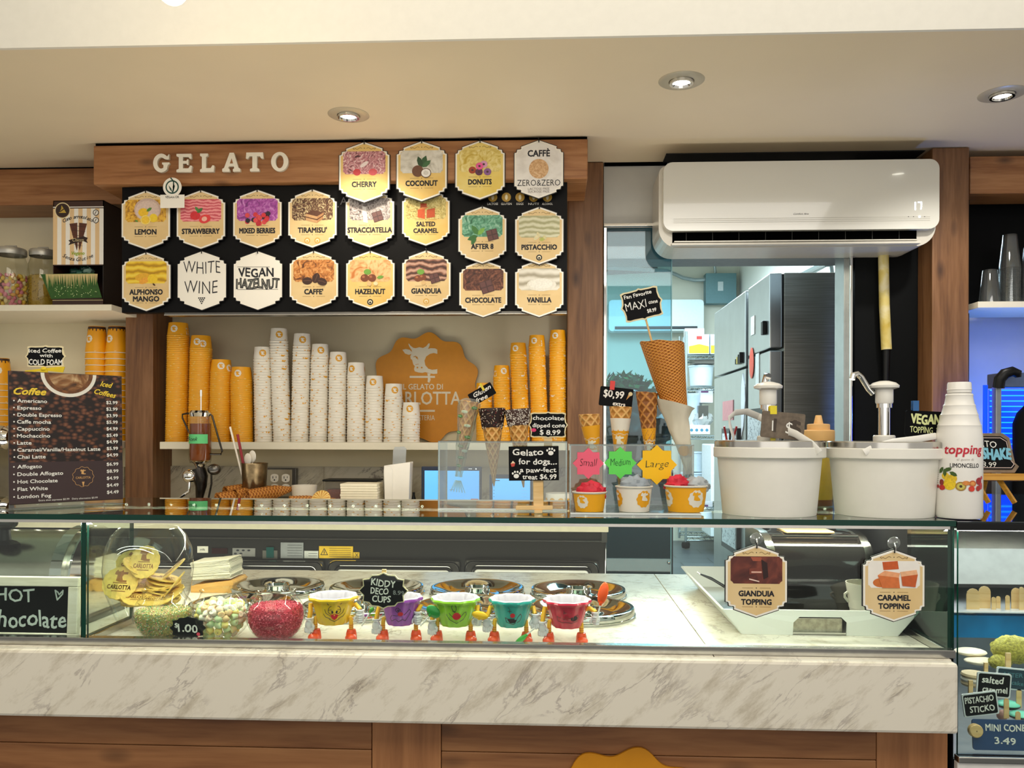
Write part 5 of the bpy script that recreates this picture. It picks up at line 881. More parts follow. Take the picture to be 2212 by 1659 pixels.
YC = mat('f2cf3a', .5, var=0); Tt('Coffee', 66, 852, 15, 66, YC, shear=.35, bold=.03); Tt('Iced', 233, 831, 12, 28, YC, shear=.35, bold=.02, rot=-.15); Tt('Coffees', 230, 851, 12, 50, YC, shear=.35, bold=.02, rot=-.2)
for i, (a, b, w) in enumerate((('Americano', '$2.99', 61), ('Espresso', '$2.99', 49), ('Double Espresso', '$3.99', 92), ('Caffe mocha', '$5.99', 70), ('Cappuccino', '$4.99', 67), ('Mochaccino', '$5.49', 68), ('Latte', '$4.99', 29), ('Caramel/Vanilla/Hazelnut Latte', '$5.99', 178), ('Chai Latte', '$4.99', 58))):
    py = 872+i*14.7; Tt(a, 40+(0 if i < 3 else -1), py, 8, w, bold=.02, al='L'); Tt(b, 245, py-1, 7.5, 26, bold=.02); q.ellf(xx(33), zs(py), 1.8*u, 1.8*u, -.0014, CHALK, 8)
for i, (a, b, w) in enumerate((('Affogato', '$6.99', 50), ('Double Affogato', '$8.99', 95), ('Hot Chocolate', '$4.99', 83), ('Flat White', '$4.49', 62), ('London Fog', '$4.49', 69))):
    py = 1010+i*15.6; Tt(a, 39, py, 8, w, bold=.02, al='L'); Tt(b, 245, py-1, 7.5, 27, bold=.02); q.ellf(xx(32), zs(py), 1.8*u, 1.8*u, -.0014, CHALK, 8)
Tt('Extra shot espresso $0.99   Dairy alternative $0.99', 146, 1082, 4, 128)
TN = mat('d9a86a', .5, var=0); b_ = [(xx(178)+x, zs(1035)+z) for x, z in badge(0, 0, 23*u, 11, .05)[::2]]; q.stroke(b_+[b_[0]], .9*u, -.0014, TN); Tt('CARLOTTA', 178, 1037, 5, 33, TN, bold=.01); q.flat([(xx(178)+x*u*.26, zs(1025)+z*u*.26) for x, z in COWP], -.0014, TN)
q.flat([(xx(175), zs(1046)), (xx(181), zs(1046)), (xx(178), zs(1058))], -.0014, TN); q.obj('lettering', t)
t = chalk('chalk_sign', 'small cream framed sign reading Iced Coffee with Cold Foam', 98, 770, 82, 44, 1.76, texts=(('Iced Coffee', 0, 12, 8, 70), ('with', 2, 2, 7, 28), ('COLD FOAM', 1, -12, 11, 72)), fw=3)
k = S(98, 1.76); RB = mat('efcf1e', .5, var=.06); M().prism([(-42*k, -30*k), (-40*k, -35*k), (0, -30*k), (40*k, -34*k), (44*k, -22*k), (30*k, -22*k), (0, -25*k)], -.004, -.002, RB).prism([(-8*k, -26*k), (6*k, -26*k), (18*k, -62*k), (4*k, -66*k), (-8*k, -48*k)], -.006, -.004, RB).ell((-1*k, -.004, -27*k), (7*k, .004, 5*k), RB, 10, 6).obj('ribbon', t, label='yellow ribbon bow')
# ================================================================ TOPPING BUCKETS
BK = mat('efece2', .35, var=.01, name='bucket'); BKI = mat('e8e3d6', .5, var=.02)
def bucket(label, cx, w, Y, yt_lip, hx):
    k = S(cx, Y); R = w*k/2; H = Z(cx, yt_lip, Y-R)-zg; t = thing('topping_bucket', label, 'bucket', (X(cx, Y), Y, zg))
    M().lathe([(.001, .003), (R*.82, .003), (R*.835, 0), (R*.84, .004), (R*.93, H-27*k*.9), (R*.93, H-24*k), (R*.985, H-23*k), (R, H-21*k), (R, H-2*k), (R*.985, H), (R*.96, H)], BK, 64).obj('tub', t)
    M().lathe([(R*.985, H-.001), (R*.985, H+12*k), (R*.97, H+14*k), (R*.3, H+15*k), (.001, H+15*k)], STEEL, 56).obj('lid', t)
    return t, k, R, H
t, k, R, H = bucket('white topping bucket with a pump and a brown price tag, left of the two', 1661, 236, 1.692, 967, 0); zz_ = lambda py: Z(1661, py, 1.692)-zg
PW = mat('f5f2ea', .25, var=0)
def pump(t, k, H, zz_, cx0, x, ys):
    dx = (x-cx0)*k; a, b, c, d, e, f_ = ys
    M().lathe([(23*k, H+15*k), (23*k, zz_(d)-.002), (21*k, zz_(d)), (.001, zz_(d))], PW, 32, c=(dx, 0, 0)).obj('collar', t); M().lathe([(12*k, zz_(d)), (12*k, zz_(c)), (16*k, zz_(c)), (16*k, zz_(c-9)), (.001, zz_(c-9))], CHROME, 28, c=(dx, 0, 0)).obj('shaft', t)
    M().lathe([(17*k, zz_(c-9)), (18.5*k, zz_(c-12)), (18.5*k, zz_(b)), (17*k, zz_(b)), (30*k, zz_(b-4)), (31*k, zz_(b-9)), (24*k, zz_(a+4)), (10*k, zz_(a)), (.001, zz_(a))], PW, 36, c=(dx, 0, 0)).obj('pump_head', t)
pump(t, k, H, zz_, 1661, 1659, (825, 843, 884, 941, 0, 0)); M().tube([(0, 0.03, zz_(870)), (0, .035, zz_(825)), (.003, .03, zz_(808)), (.003, .015, zz_(812))], 7*k, CHROME, 12).obj('spout', t)
def strap(t, pts, wd, m):
    q = M(); pts = [Vector(p) for p in pts]; q.tube(pts, wd, m, 8, flata=.2); q.obj('handle', t)
strap(t, [(-78*k, -.02, H+3*k), (-84*k, -.03, H+22*k), (-92*k, -.035, H+45*k), (-93*k, -.03, H+62*k), (-78*k, -.02, H+74*k), (-52*k, -.01, H+77*k), (-22*k, 0, H+66*k), (8*k, -.03, H+44*k), (36*k, -.07, H+28*k), (62*k, -.085, H+8*k), (78*k, -.088, H-10*k)], 8*k, PW)
sg = M().prism(chalkshape(45*k, 28*k, 'round'), 0, .004, mat('75685a', .8, var=.15, scale=90)); sgn = sg.obj('price_tag', t, label='brown felt price tag'); place(sgn, (14*k, -.055, H+46*k), (0, math.radians(5), 0))
q = M(); sh_ = mat('4a4038', .8, var=.1); q.text('1', -17*k, -1*k, 26*k, sh_, y=-.0004, bold=.03).text('$', 24*k, -2*k, 28*k, sh_, w=26*k, y=-.0004, bold=.03).text('1', -22*k, -3*k, 22*k, CHALK, y=-.0008, bold=-.005, jit=.04).text('$', 13*k, -5*k, 24*k, CHALK, y=-.0008, bold=-.005, jit=.04); o = q.obj('lettering', sgn); place(clip(t, 'ecd81e', k, 0, 0, 18, 14), (-6*k, -.050, H+70*k)); M().box(-10*k, 0*k, -.050, -.046, H+12*k, H+23*k, mat('ecd81e', .35)).obj('clip_end', t)
t, k, R, H = bucket('white topping bucket with a pump and a black vegan sign, right of the two', 1910, 243, 1.69, 969, 0); zz_ = lambda py: Z(1910, py, 1.69)-zg
pump(t, k, H, zz_, 1910, 1910, (823, 842, 881, 940, 0, 0)); M().tube([(-24*k, 0, zz_(851)), (-34*k, 0, zz_(840)), (-50*k, 0, zz_(815)), (-60*k, -.003, zz_(808)), (-70*k, -.006, zz_(810)), (-73*k, -.008, zz_(820))], 6.5*k, CHROME, 12).obj('spout', t)
strap(t, [(-79*k, -.088, H-9*k), (-60*k, -.09, H+2*k), (-20*k, -.092, H+14*k), (30*k, -.088, H+20*k), (80*k, -.06, H+26*k), (112*k, -.02, H+24*k), (116*k, 0, H+10*k)], 7*k, PW)
sgn = M().prism(chalkshape(39*k, 28*k, 'round'), 0, .004, BLACKM).obj('vegan_sign', t, label='black sign reading Vegan Topping'); place(sgn, (71*k, -.03, H+52*k), (0, math.radians(3), 0)); q = M(); LM = mat('d9dfa0', .7, var=0); q.text('VEGAN', 3*k, 10*k, 20*k, LM, w=62*k, y=-.0006, bold=.03, jit=.04).text('TOPPING', -5*k, -13*k, 13*k, LM, w=48*k, y=-.0006, bold=.01, jit=.04).flat([(26*k, -8*k), (30*k, -5*k), (33*k, -8*k), (36*k, -5*k), (39*k, -9*k), (32*k, -19*k)], -.0006, LM); q.obj('lettering', sgn); place(clip(t, '1f5f9e', k, 0, 0, 22, 12), (52*k, -.03, H+80*k))
# squeeze bottle behind the buckets
Y = 1.86; k = S(1768, Y); t = thing('squeeze_bottle', 'yellow sauce squeeze bottle with a peach cap between the buckets', 'bottle', (X(1768, Y), Y, zg)); zz_ = lambda py: Z(1768, py, Y)-zg; PC = mat('f0bf7c', .45, var=.01)
M().lathe([(.001, .001), (30*k, .001), (31*k, .004), (31*k, zz_(960)), (28*k, zz_(952))], glass('soft_bottle', 'faf6d8', .6, .2, .02, .06), 28).obj('body', t); M().lathe([(.001, .003), (29.5*k, .003), (29.5*k, zz_(1080)), (29.5*k, zz_(1078))], mat('8a4a16', .3, var=.1), 24).lathe([(29.6*k, zz_(1078)), (29.6*k, zz_(965)), (.001, zz_(965))], mat('e0c42a', .3, var=.05), 24).obj('sauce', t)
M().lathe([(33*k, zz_(952)), (34*k, zz_(950)), (34*k, zz_(931)), (32*k, zz_(929)), (24*k, zz_(928)), (24*k, zz_(917)), (21*k, zz_(916)), (10*k, zz_(915)), (6.5*k, zz_(898)), (5.5*k, zz_(897)), (.001, zz_(897))], PC, 32).obj('cap', t)
# white topping bottle
Y = 1.628; k = S(2072, Y); t = thing('topping_bottle', 'white ribbed plastic bottle of limoncello topping with fruit print', 'bottle', (X(2072, Y), Y, zg)); zz_ = lambda py: Z(2072, py, Y)-zg; BW = mat('f3f0ea', .3, var=.005)
pr = [(.001, .002), (42*k, .002), (45*k, .001), (47*k, .006)]+[(47*k, zz_(950))]+[(46*k, zz_(940)), (44.5*k, zz_(928)), (43.5*k, zz_(921)), (44*k, zz_(919)), (42*k, zz_(916)), (37.5*k, zz_(899)), (38*k, zz_(896)), (36*k, zz_(893)), (32*k, zz_(879)), (32.5*k, zz_(876)), (30*k, zz_(873)), (27*k, zz_(857)), (28*k, zz_(854)), (26.5*k, zz_(851)), (24*k, zz_(850)), (.001, zz_(850))]
M().lathe(pr, BW, 48).obj('body', t); M().lathe([(24*k, zz_(849)), (24.5*k, zz_(843)), (25.5*k, zz_(842)), (24.5*k, zz_(840)), (24*k, zz_(829)), (22.5*k, zz_(826)), (.001, zz_(826))], BW, 36).obj('cap', t)
q = M(); rb = lambda z: 47*k; FC = -math.pi/2-math.atan2(X(2072, Y), Y)
def btxt(s_, cx_, py, h, m, w, **kw):
    b = M().text(s_, (cx_)*k, 0, h*k, m, w=w*k, **kw); z0 = zz_(py)
    for i, v in enumerate(b.v): a = FC+v[0]/(47*k)+.05; b.v[i] = ((47*k+.0005)*math.cos(a), (47*k+.0005)*math.sin(a), z0+v[2])
    q.v_ = None; o_ = len(q.v); q.v += b.v; q.f += [[i+o_ for i in f] for f in b.f]; q.m += b.m; q.sm += b.sm
btxt('topping', 9, 970, 19, mat('c8283a', .5, var=0), 82, shear=.15, bold=.02); btxt('al gusto di', 10, 991, 5, mat('b8b0a8', .5, var=0), 34); btxt('LIMONCELLO', 10, 1004, 9, INK, 60, bold=.01)
FRU = [(-25, 1027, 9, 8, 'e9c52a'), (-12, 1032, 10, 9, 'e3bd28'), (-17, 1044, 14, 13, 'f0cc20'), (3, 1048, 11, 10, 'a9822e'), (3, 1048, 8, 7, 'cfc25a'), (3, 1048, 3, 3, '3a2a18'), (-33, 1041, 6, 7, '8c2a24'), (-32, 1052, 8, 6, 'c22a24'), (24, 1042, 8, 7, 'c96a34'), (24, 1042, 5, 4, 'e39a52'), (38, 1037, 8, 8, 'a82c34'), (22, 1053, 7, 6, 'd8402c'), (36, 1052, 6, 6, 'b5302c'), (43, 1047, 5, 8, 'c8414a'), (12, 1041, 8, 5, 'd9873a'), (-42, 1050, 4, 4, 'a82428'), (45, 1030, 3, 4, 'c84a50')]
for a, b, rx, rz, c in FRU: wrap(q, [(rx*k*math.cos(t_), rz*k*math.sin(t_)) for t_ in (6.28*n/14 for n in range(14))], FC+(a/47)*1.12, zz_(b), rb, mat(c, .5, var=.1, scale=300), .0006+FRU.index((a, b, rx, rz, c))*.00006)
for a, b, r_ in ((-34, 1015, .9), (-20, 1013, .3), (-26, 1020, 1.6), (-10, 1022, -.5)): wrap(q, [((u_*math.cos(r_)-v_*math.sin(r_))*15*k, (u_*math.sin(r_)+v_*math.cos(r_))*15*k) for u_, v_ in ((-.6, 0), (-.2, .28), (.3, .25), (.6, 0), (.3, -.25), (-.2, -.28))], FC+(a/47)*1.12, zz_(b), rb, mat('3f5c22', .5, var=.1), .0008)
for i in range(10): wrap(q, [(-3*k, -.4*k), (3*k, -.4*k), (3*k, .4*k), (-3*k, .4*k)], FC-1.05, zz_(1002+i*4.5), rb, mat('9a968f', .5, var=0), .0006)
q.obj('print', t)
# milkshake sign on a small easel
Y = 1.90; zq = ZG; EW = wood('easel_wood', ['b57a20', 'cf9430', 'dda544'], 'X', knots=False, sc_=3)
p = P(2140, 978, Y); k = S(2140, Y); t = thing('easel_sign', 'shaped milkshake sign on a small wooden easel behind the white bottle', 'sign', p, (math.radians(-8), 0, math.radians(0))); o_ = [(-70, 44), (30, 44), (44, 34), (52, -22), (60, -30), (50, -44), (-70, -44)]
M().prism([(a*k, b*k) for a, b in o_], .002, .008, mat('8c7862', .7, var=.15)).obj('frame', t); i_ = [(-68, 37), (24, 37), (37, 28), (45, -20), (51, -28), (44, -37), (-68, -37)]; M().prism([(a*k, b*k) for a, b in i_], 0, .002, BOARD).obj('board', t)
q = M(); q.stroke([(a*.95*k, b*.9*k) for a, b in i_+i_[:1]], 1.4*k, -.0006, mat('dcc4bc', .6, var=0)); BL = mat('7fc4dc', .6, var=0); q.text('GELATO', -22*k, 19*k, 14*k, CHALK, w=70*k, y=-.001, bold=.005, jit=.05).text('MILKSHAKE', -10*k, -3*k, 23*k, BL, w=104*k, y=-.001, bold=.035, jit=.05).text('$8.99', -10*k, -26*k, 11*k, CHALK, w=40*k, y=-.001, jit=.05); q.obj('lettering', t)
zl = Z(2150, 1086, Y)-p.z; M().box(-60*k, 66*k, -.012, .012, -62*k, -47*k, EW).tube([(12*k, .004, -52*k), (44*k, -.0, zl)], .006, EW, 4).tube([(-40*k, .004, -52*k), (-12*k, .0, zl)], .006, EW, 4).tube([(0, .01, -30*k), (5*k, .07, zl)], .005, EW, 4).obj('easel', t)
# ================================================================ INSIDE THE CASE
zm = ZM+.0004
LIDP = lambda R: [(R*1.02, 0), (R*1.02, .004), (R, .005), (R, .016), (R*.985, .0195), (R*.95, .0205), (R*.90, .019), (R*.62, .008), (R*.52, .004), (R*.30, .004), (R*.265, .006), (R*.26, .019), (R*.24, .0215), (R*.21, .020), (R*.19, .012), (.001, .010)]
lidm = M().lathe(LIDP(.12), CHROME, 56); lid0 = None
for (a, Y, nm) in ((600, 2.12, 'back row, nearest the napkins'), (815, 2.12, 'back row, second from the left'), (1032, 2.12, 'back row, third from the left'), (1250, 2.12, 'back row, rightmost'), (525, 1.90, 'front row, behind the glass bowls'), (768, 1.90, 'front row, behind the yellow toy cup'), (1012, 1.90, 'front row, behind the green toy cup'), (1257, 1.90, 'front row, behind the red toy cup')):
    if lid0 is None: o = lid0 = lidm.obj('pan_cover')
    else: o = lid0.copy(); COL.objects.link(o)
    o.location = (X(a, Y), Y, zm); tag(o, 'round polished steel lid in the '+nm, 'lid', 'steel gelato lids')
# napkins on a wooden board
Y = 2.10; k = S(455, Y); o = M().prism([(-42*k, 0), (34*k, 0), (44*k, 6*k), (50*k, 20*k), (44*k, 26*k), (-42*k, 14*k)], 0, .10, wood('honey_board', ['c58f42', 'd9a55a', 'e3b56c'], 'X', knots=False, sc_=2)).obj('serving_board', bevel=.004); o.location = (X(455, Y), Y, zm); tag(o, 'small honey coloured wooden board under the napkins in the case', 'board')
t = thing('napkin_pile', 'pile of white napkins on the wooden board in the case', 'napkins', (X(455, Y), Y+.004, zm+26*k), (0, math.radians(-4), 0))
for i in range(16):
    v = M(); w = 42*k; v.prism([(-w, 0), (0, .0004), (w, .001*math.sin(i)+i*.0002), (w, .0024+i*.0002), (0, .0026), (-w, .0024)], random.uniform(0, .003), .09, NP_); v.obj('napkin', t).location = (random.uniform(-.002, .002), 0, i*.0030)
# glass jar of wafers
Y = 1.74; k = S(322, Y); R = 90*k; t = thing('wafer_jar', 'big round glass jar of embossed wafers in the case', 'jar', (X(322, Y), Y, zm)); H = Z(322, 1140, Y)-zm
BG_ = glass('bowl_glass', 'fefefc', 1, 0, 0)
M().lathe([(.001, .006), (R*.55, .006), (R*.62, 0), (R*.64, .006), (R*.74, H*.12), (R*.93, H*.35), (R, H*.58), (R*.96, H*.78), (R*.82, H*.93), (R*.66, H), (R*.64, H), (R*.8, H*.92), (R*.93, H*.78)], BG_, 48).obj('glass', t)
WM = [mat(c, .6, var=.08, bump=.4, scale=120) for c in ('f5cf68', 'f5d57a', 'efc45c')]; IMP = mat('9a6224', .6, var=0)
wf = M(); rw = 34*k; wf.lathe([(.001, -.0016), (rw, -.0014), (rw*1.02, 0), (rw, .0014), (.001, .0016)], WM[0], 64, fn=lambda th, z, r: .0007*math.cos(16*th) if r > .01 else 0)
im = M(); im.add([(x*rw/62, z*rw/62+rw*.38, .0019) for x, z in COWP], [list(range(len(COWP)))], IMP)
tt = M().text('CARLOTTA', 0, 0, rw*.26, IMP, w=rw*1.35, bold=.02); im.add([(v[0], v[2]-rw*.25, .0019) for v in tt.v], [f for f in tt.f], IMP)
for z_ in (-.02, -.52): im.add([(-rw*.4, rw*z_, .0019), (rw*.4, rw*z_, .0019), (rw*.4, rw*(z_+.05), .0019), (-rw*.4, rw*(z_+.05), .0019)], [(0, 1, 2, 3)], IMP)
wb = wf.mesh('wafer'); ib = im.mesh('imprint'); wn = 0
def wafer(loc, rot, label):
    o = bpy.data.objects.new('wafer', wb); COL.objects.link(o); place(o, loc, rot); i = bpy.data.objects.new('imprint', ib); COL.objects.link(i); i.parent = o; tag(o, label, 'wafer', 'wafers in the glass jar')
cx = X(322, Y)
for i in range(13): wafer((cx+X(352, Y)-X(322, Y)+.001*math.sin(i*3), Y+.005, zm+H*.24+i*.0042), (math.radians(14), math.radians(-10+i*.5), i*.7), 'wafer in the level pile under the upright wafer in the jar')
wafer((X(329, Y), Y-.032, Z(329, 1214, Y-.03)), (math.radians(72), 0, math.radians(-8)), 'upright wafer facing front at the top of the jar')
wafer((X(280, Y), Y-.038, Z(280, 1260, Y-.038)), (math.radians(66), math.radians(6), math.radians(12)), 'upright wafer facing front at the left of the jar')
for i, (a, b, dy, rx, rz) in enumerate(((290, 1215, 0, 40, 20), (272, 1228, .02, 60, -30), (300, 1225, -.01, 30, 60), (282, 1240, .03, 35, 10), (372, 1232, .01, 40, -50), (376, 1264, -.01, 50, -60), (300, 1285, -.03, 30, 20), (335, 1290, -.03, 20, 0), (365, 1285, -.03, 30, -30), (275, 1280, -.01, 30, 40), (310, 1262, 0, 15, 0), (300, 1300, 0, 5, 0), (340, 1303, .01, 4, 40))):
    wafer((X(a, Y+dy), Y+dy, Z(a, b, Y+dy)), (math.radians(rx), math.radians(rz*.3), math.radians(rz)), 'loose wafer heaped in the jar')
# glass bowls
def fishbowl(label, cx_, cy_, Y):
    k = S(cx_, Y); R = 61*k; t = thing('glass_bowl', label, 'bowl', (X(cx_, Y), Y, zm), group='round glass bowls'); zc = R*.78
    pr = [(.001, .004), (R*.5, .002), (R*.56, 0)]+[(R*math.cos(a), zc+R*.90*math.sin(a)) for a in [math.radians(v) for v in range(-55, 50, 10)]]+[(R*.66, zc+R*.80), (R*.71, zc+R*.87), (R*.68, zc+R*.87), (R*.62, zc+R*.79)]
    M().lathe(pr, BG_, 48).obj('glass', t); return X(cx_, Y), Y, R, zc
Yb_ = 1.648
for cx_, lab in ((354, 'round glass bowl of green and yellow sprinkles'), (478, 'round glass bowl of pastel marshmallows'), (597, 'round glass bowl of pink crumbs')): B = fishbowl(lab, cx_, 1337, Yb_); R, zc = B[2], B[3]
rf_ = lambda lim: (lambda z: .96*math.sqrt(max(.02*R*R, R*R-((z+.003-zc)/.90)**2)))
granules('sprinkles', X(354, Yb_), Yb_, zm+.003, rf_(0), zc*1.1, ['b8ae68', 'e6d27a', '5c9a6a', '86b88a', 'd98a86', 'f0e6c0'], 3600, .0021, 'mixed sprinkles filling the left glass bowl', 'sprinkles')
granules('crumbs', X(597, Yb_), Yb_, zm+.003, rf_(0), zc*1.35, ['c23a50', 'd8506a', 'a82a40', 'e06a80'], 3600, .0026, 'pink crumbs filling the right glass bowl', 'crumbs')
MC = [('f3e08a', 'yellow'), ('f6d9c0', 'peach'), ('cfe0b0', 'pale green'), ('f4ecd8', 'white'), ('f2cf9c', 'orange')]; ms_ = [M().lathe([(.001, -.0062), (.0055, -.0062), (.007, -.0045), (.0072, 0), (.007, .0045), (.0055, .0062), (.001, .0062)], mat(c, .8, var=.03, sss=.3), 10).mesh('marshmallow') for c, _ in MC]
for z in (.010, .022, .034, .046, .056, .064):
    rr = min(.96*math.sqrt(max(0, R*R-((z-zc)/.90)**2))-.013, R)
    for rad in (rr, rr*.55, 0):
        if rad < rr*.9 and z < .055: continue
        n = max(1, int(6.28*rad/.0150))
        for i in range(n):
            a = 6.28*(i+random.random()*.3)/n+z*90
            if math.sin(a) > .6 and z < .055: continue
            c = random.randrange(5); o = bpy.data.objects.new('marshmallow', ms_[c]); COL.objects.link(o); place(o, (X(478, Yb_)+rad*math.cos(a), Yb_+rad*math.sin(a), zm+z+random.uniform(-.002, .002)+(.006 if rad < rr*.8 else 0)), [random.uniform(0, 3) for _ in range(3)]); tag(o, MC[c][1]+' marshmallow in the middle glass bowl', 'marshmallow', 'marshmallows in the bowl')
t = chalk('chalk_sign', 'small black sign reading $1.00 between the sprinkles and marshmallow bowls', 405, 1357, 74, 44, 1.60, 'ornate', None, texts=(('$', -24, 6, 9, 7), ('1.00', 1, 0, 16, 42)), deco=lambda q, k: q.ellf(24*k, -12*k, 4*k, 4*k, -.0012, mat('e0445e', .6, var=0), 8), th=.004)
k = S(405, 1.6); M().box(-8*k, 8*k, .004, .008, zm-P(405, 1357, 1.6).z, -4*k, PLY).obj('peg', t)
t = chalk('chalk_sign', 'cream edged black sign reading Kiddy Deco Cups behind the purple toy cup', 828, 1276, 102, 70, 1.597, 'ornate', texts=(('KIDDY', 0, 16, 14, 52, dict(rot=-.12)), ('DECO', -8, -1, 13, 38, dict(rot=-.06)), ('CUPS', -4, -18, 13, 40), ('8.99', 33, -4, 9, 24, dict(m=mat('8a8c8c', .8, var=0)))), fw=2.4)
k = S(828, 1.597); M().box(-4*k, 5*k, .003, .007, 30*k, 45*k, PLY).obj('peg', t)
# toy cups with faces, arms and boots
ORG = mat('f0521c', .25, var=0, coat=.3); AY = mat('f3bb2e', .35, var=0); GLV = mat('d9d7dc', .4, var=.01)
def toy(label, cx_, w, Y, col, feet, face, lh, rh, tilt=0):
    k = S(cx_, Y); x0 = X(cx_, Y); t = thing('toy_cup', label, 'toy cup', (x0, Y, zm), group='toy cups with faces'); Rt, Rb, z0, z1 = w*k/2, w*k*.31, 36*k, 94*k; cm_ = mat(col, .25, var=.02, coat=.3); inn = mat('c6bdc9', .3, var=0)
    rf = lambda z: Rb+(Rt*.86-Rb)*min(1, max(0, (z-z0)/(z1-z0)))
    fl = lambda th, z, r: .0020*math.cos(10*th)*(r/Rt)
    M().lathe([(.001, z0), (Rb*.9, z0-.001), (Rb, z0+.002), (rf(z0+.02), z0+.02), (Rt*.86, z1-9*k), (Rt*.97, z1-8*k), (Rt, z1-4*k), (Rt*.97, z1)], cm_, 60, fn=fl).obj('cup', t)
    M().lathe([(Rt*.98, z1-.0005), (Rt*.94, z1+.0012), (Rt*.80, z1), (Rt*.72, z1-6*k), (Rb*.9, z0+8*k), (.001, z0+8*k)], inn, 60, fn=fl).obj('inner_tub', t)
    q = M(); s = M(); bk_ = mat('241018', .5, var=0); face(s, bk_)
    for i, v in enumerate(s.v): z = (z0+z1)/2-2*k+v[2]*k; a = -math.pi/2-math.atan2(x0, Y)+.06+v[0]*k/rf(z); r = rf(z)+.0016-v[1]*.0004; s.v[i] = (r*math.cos(a), r*math.sin(a), z)
    s.obj('face', t)
    for sx, fx in zip((-1, 1), feet):
        dx = (fx-cx_)*k; lp = [(dx*.80, 0, z0+12*k), (dx*.97, -.001, z0+10*k), (dx, -.002, z0), (dx, -.002, 20*k), (dx, -.001, 14*k)]; q = M(); q.tube(lp, .0042, AY, 10)
        for j in range(4): q.tube([(dx, -.002, (18+j*4.2)*k), (dx, -.002, (19.4+j*4.2)*k)], .0047, mat('c96a1c', .4, var=0), 10)
        q.obj('leg', t); M().lathe([(.001, 22*k), (9*k, 21*k), (11*k, 14*k), (12*k, 3*k), (12*k, 0), (.001, 0)], ORG, 18, c=(dx, 0, 0)).ell((dx+sx*1.5*k, -9*k, 5.5*k), (12.5*k, 13*k, 9*k), ORG, 18, 8, z0=-.55).obj('boot', t)
    for sx, hd in ((-1, lh), (1, rh)):
        hx, hz, up = hd; hx = (hx-cx_)*k; hz = (1394-hz)*k*.985; M().tube([(sx*Rt*.78, 0, z1-22*k), (sx*(Rt*.78+8*k), -.002, z1-19*k), (hx*.97, -.006, max(hz+16*k, z1-36*k)), (hx, -.008, hz+14*k)], .0046, AY, 10).obj('arm', t)
        q = M(); q.ell((hx, -.009, hz), (9.5*k, 7*k, 12*k), GLV, 14, 8).lathe([(6*k, 0), (9*k, 1*k), (9*k, 4*k), (6*k, 5*k)], GLV, 14, c=(hx, -.009, hz+11*k))
        for j in range(4):
            if up: q.tube([(hx-6*k+j*.5*k, -.009-5*k, hz+5*k-j*4.5*k), (hx, -.009-9*k, hz+4.5*k-j*4.5*k), (hx+6*k, -.009-5*k, hz+5*k-j*4.5*k)], 3*k, GLV, 8)
            else: fx_ = hx+(j-1.5)*4.6*k; q.tube([(fx_, -.011, hz-5*k), (fx_*.999, -.012, hz-14*k), (fx_, -.013, hz-(17 if j in (1, 2) else 14.5)*k)], [3.2*k, 3*k, 2*k], GLV, 8)
        q.tube([(hx-sx*6*k, -.010, hz+2*k), (hx-sx*11*k, -.013, hz-3*k), (hx-sx*10*k, -.014, hz-9*k)], [3.4*k, 3*k, 2.2*k], GLV, 8); q.obj('hand', t)
    return t
RD = mat('c8202c', .35, var=0)
def eye(s, x, z, rx, rz, m, rot=0): s.stroke([(x+rx*math.cos(a)*math.cos(rot)-rz*math.sin(a)*math.sin(rot), z+rx*math.cos(a)*math.sin(rot)+rz*math.sin(a)*math.cos(rot)) for a in (6.2832*i/14 for i in range(15))], 1.1, 0, m)
def f1(s, m):
    for sx in (-1, 1): eye(s, sx*6.5, 7, 6, 8.5, m, sx*.15); s.stroke([(sx*6.5-6, 7), (sx*6.5+6, 7.5)], 1, 0, m).ellf(sx*4.5, 3, 2, 3, 0, m, 8); s.stroke([(sx*8, -12), (sx*18, -8), (sx*24, 0), (sx*25, 8), (sx*20, 8), (sx*17, 0), (sx*8, -6)], 1.1, 0, m); s.stroke([(sx*12, 18), (sx*15, 22)], 1.1, 0, m)
    s.stroke([(-10, -13), (0, -18), (10, -13)], 1.1, 0, m).flat([(-8, -4), (0, -1), (8, -4), (5, -11), (0, -15), (-5, -11)], -1, RD)
def f2(s, m):
    for sx in (-1, 1): eye(s, sx*5-3, 9, 4, 4.5, m); s.ellf(sx*4-3, 8, 1.4, 2, 0, m, 8)
    s.stroke([(-24, -10), (-20, -16), (-12, -11), (-6, -17), (2, -12), (8, -15), (16, -4), (20, 4), (17, 9), (12, 4), (6, -2), (-10, -4), (-20, -3), (-24, -10)], 1.1, 0, m).ellf(-2, 0, 5.5, 4.5, -1, RD, 12)
def f3(s, m):
    for sx in (-1, 1): eye(s, sx*5.5, 16, 4.5, 8, m, sx*-.2); s.stroke([(sx*3, 7), (sx*8, 9)], 1.4, 0, m)
    s.stroke([(0, -18), (-14, -10), (-21, 0), (-20, 6), (-16, 5), (-12, 0), (-4, -8), (4, -8), (12, 0), (16, 5), (20, 6), (21, 0), (14, -10), (0, -18)], 1.1, 0, m).ellf(0, -2, 8.5, 8, -1, RD, 16)
def f4(s, m):
    for sx in (-1, 1): s.stroke([(sx*7-4, 10), (sx*7+4, 10.5)], 1.1, 0, m).stroke([(sx*7, 6), (sx*7, 15)], 1.1, 0, m).stroke([(sx*9-3, 19), (sx*11+3, 17)], 1, 0, m)
    s.stroke([(-16, -4), (-13, -14), (0, -19), (14, -12), (19, -2), (16, 4), (12, 0), (8, -6), (-10, -7), (-16, -4)], 1.1, 0, m).flat([(-12, -8), (9, -7), (5, -15), (-6, -16)], 0, m).ellf(-1, 1, 5, 5, -1, RD, 14)
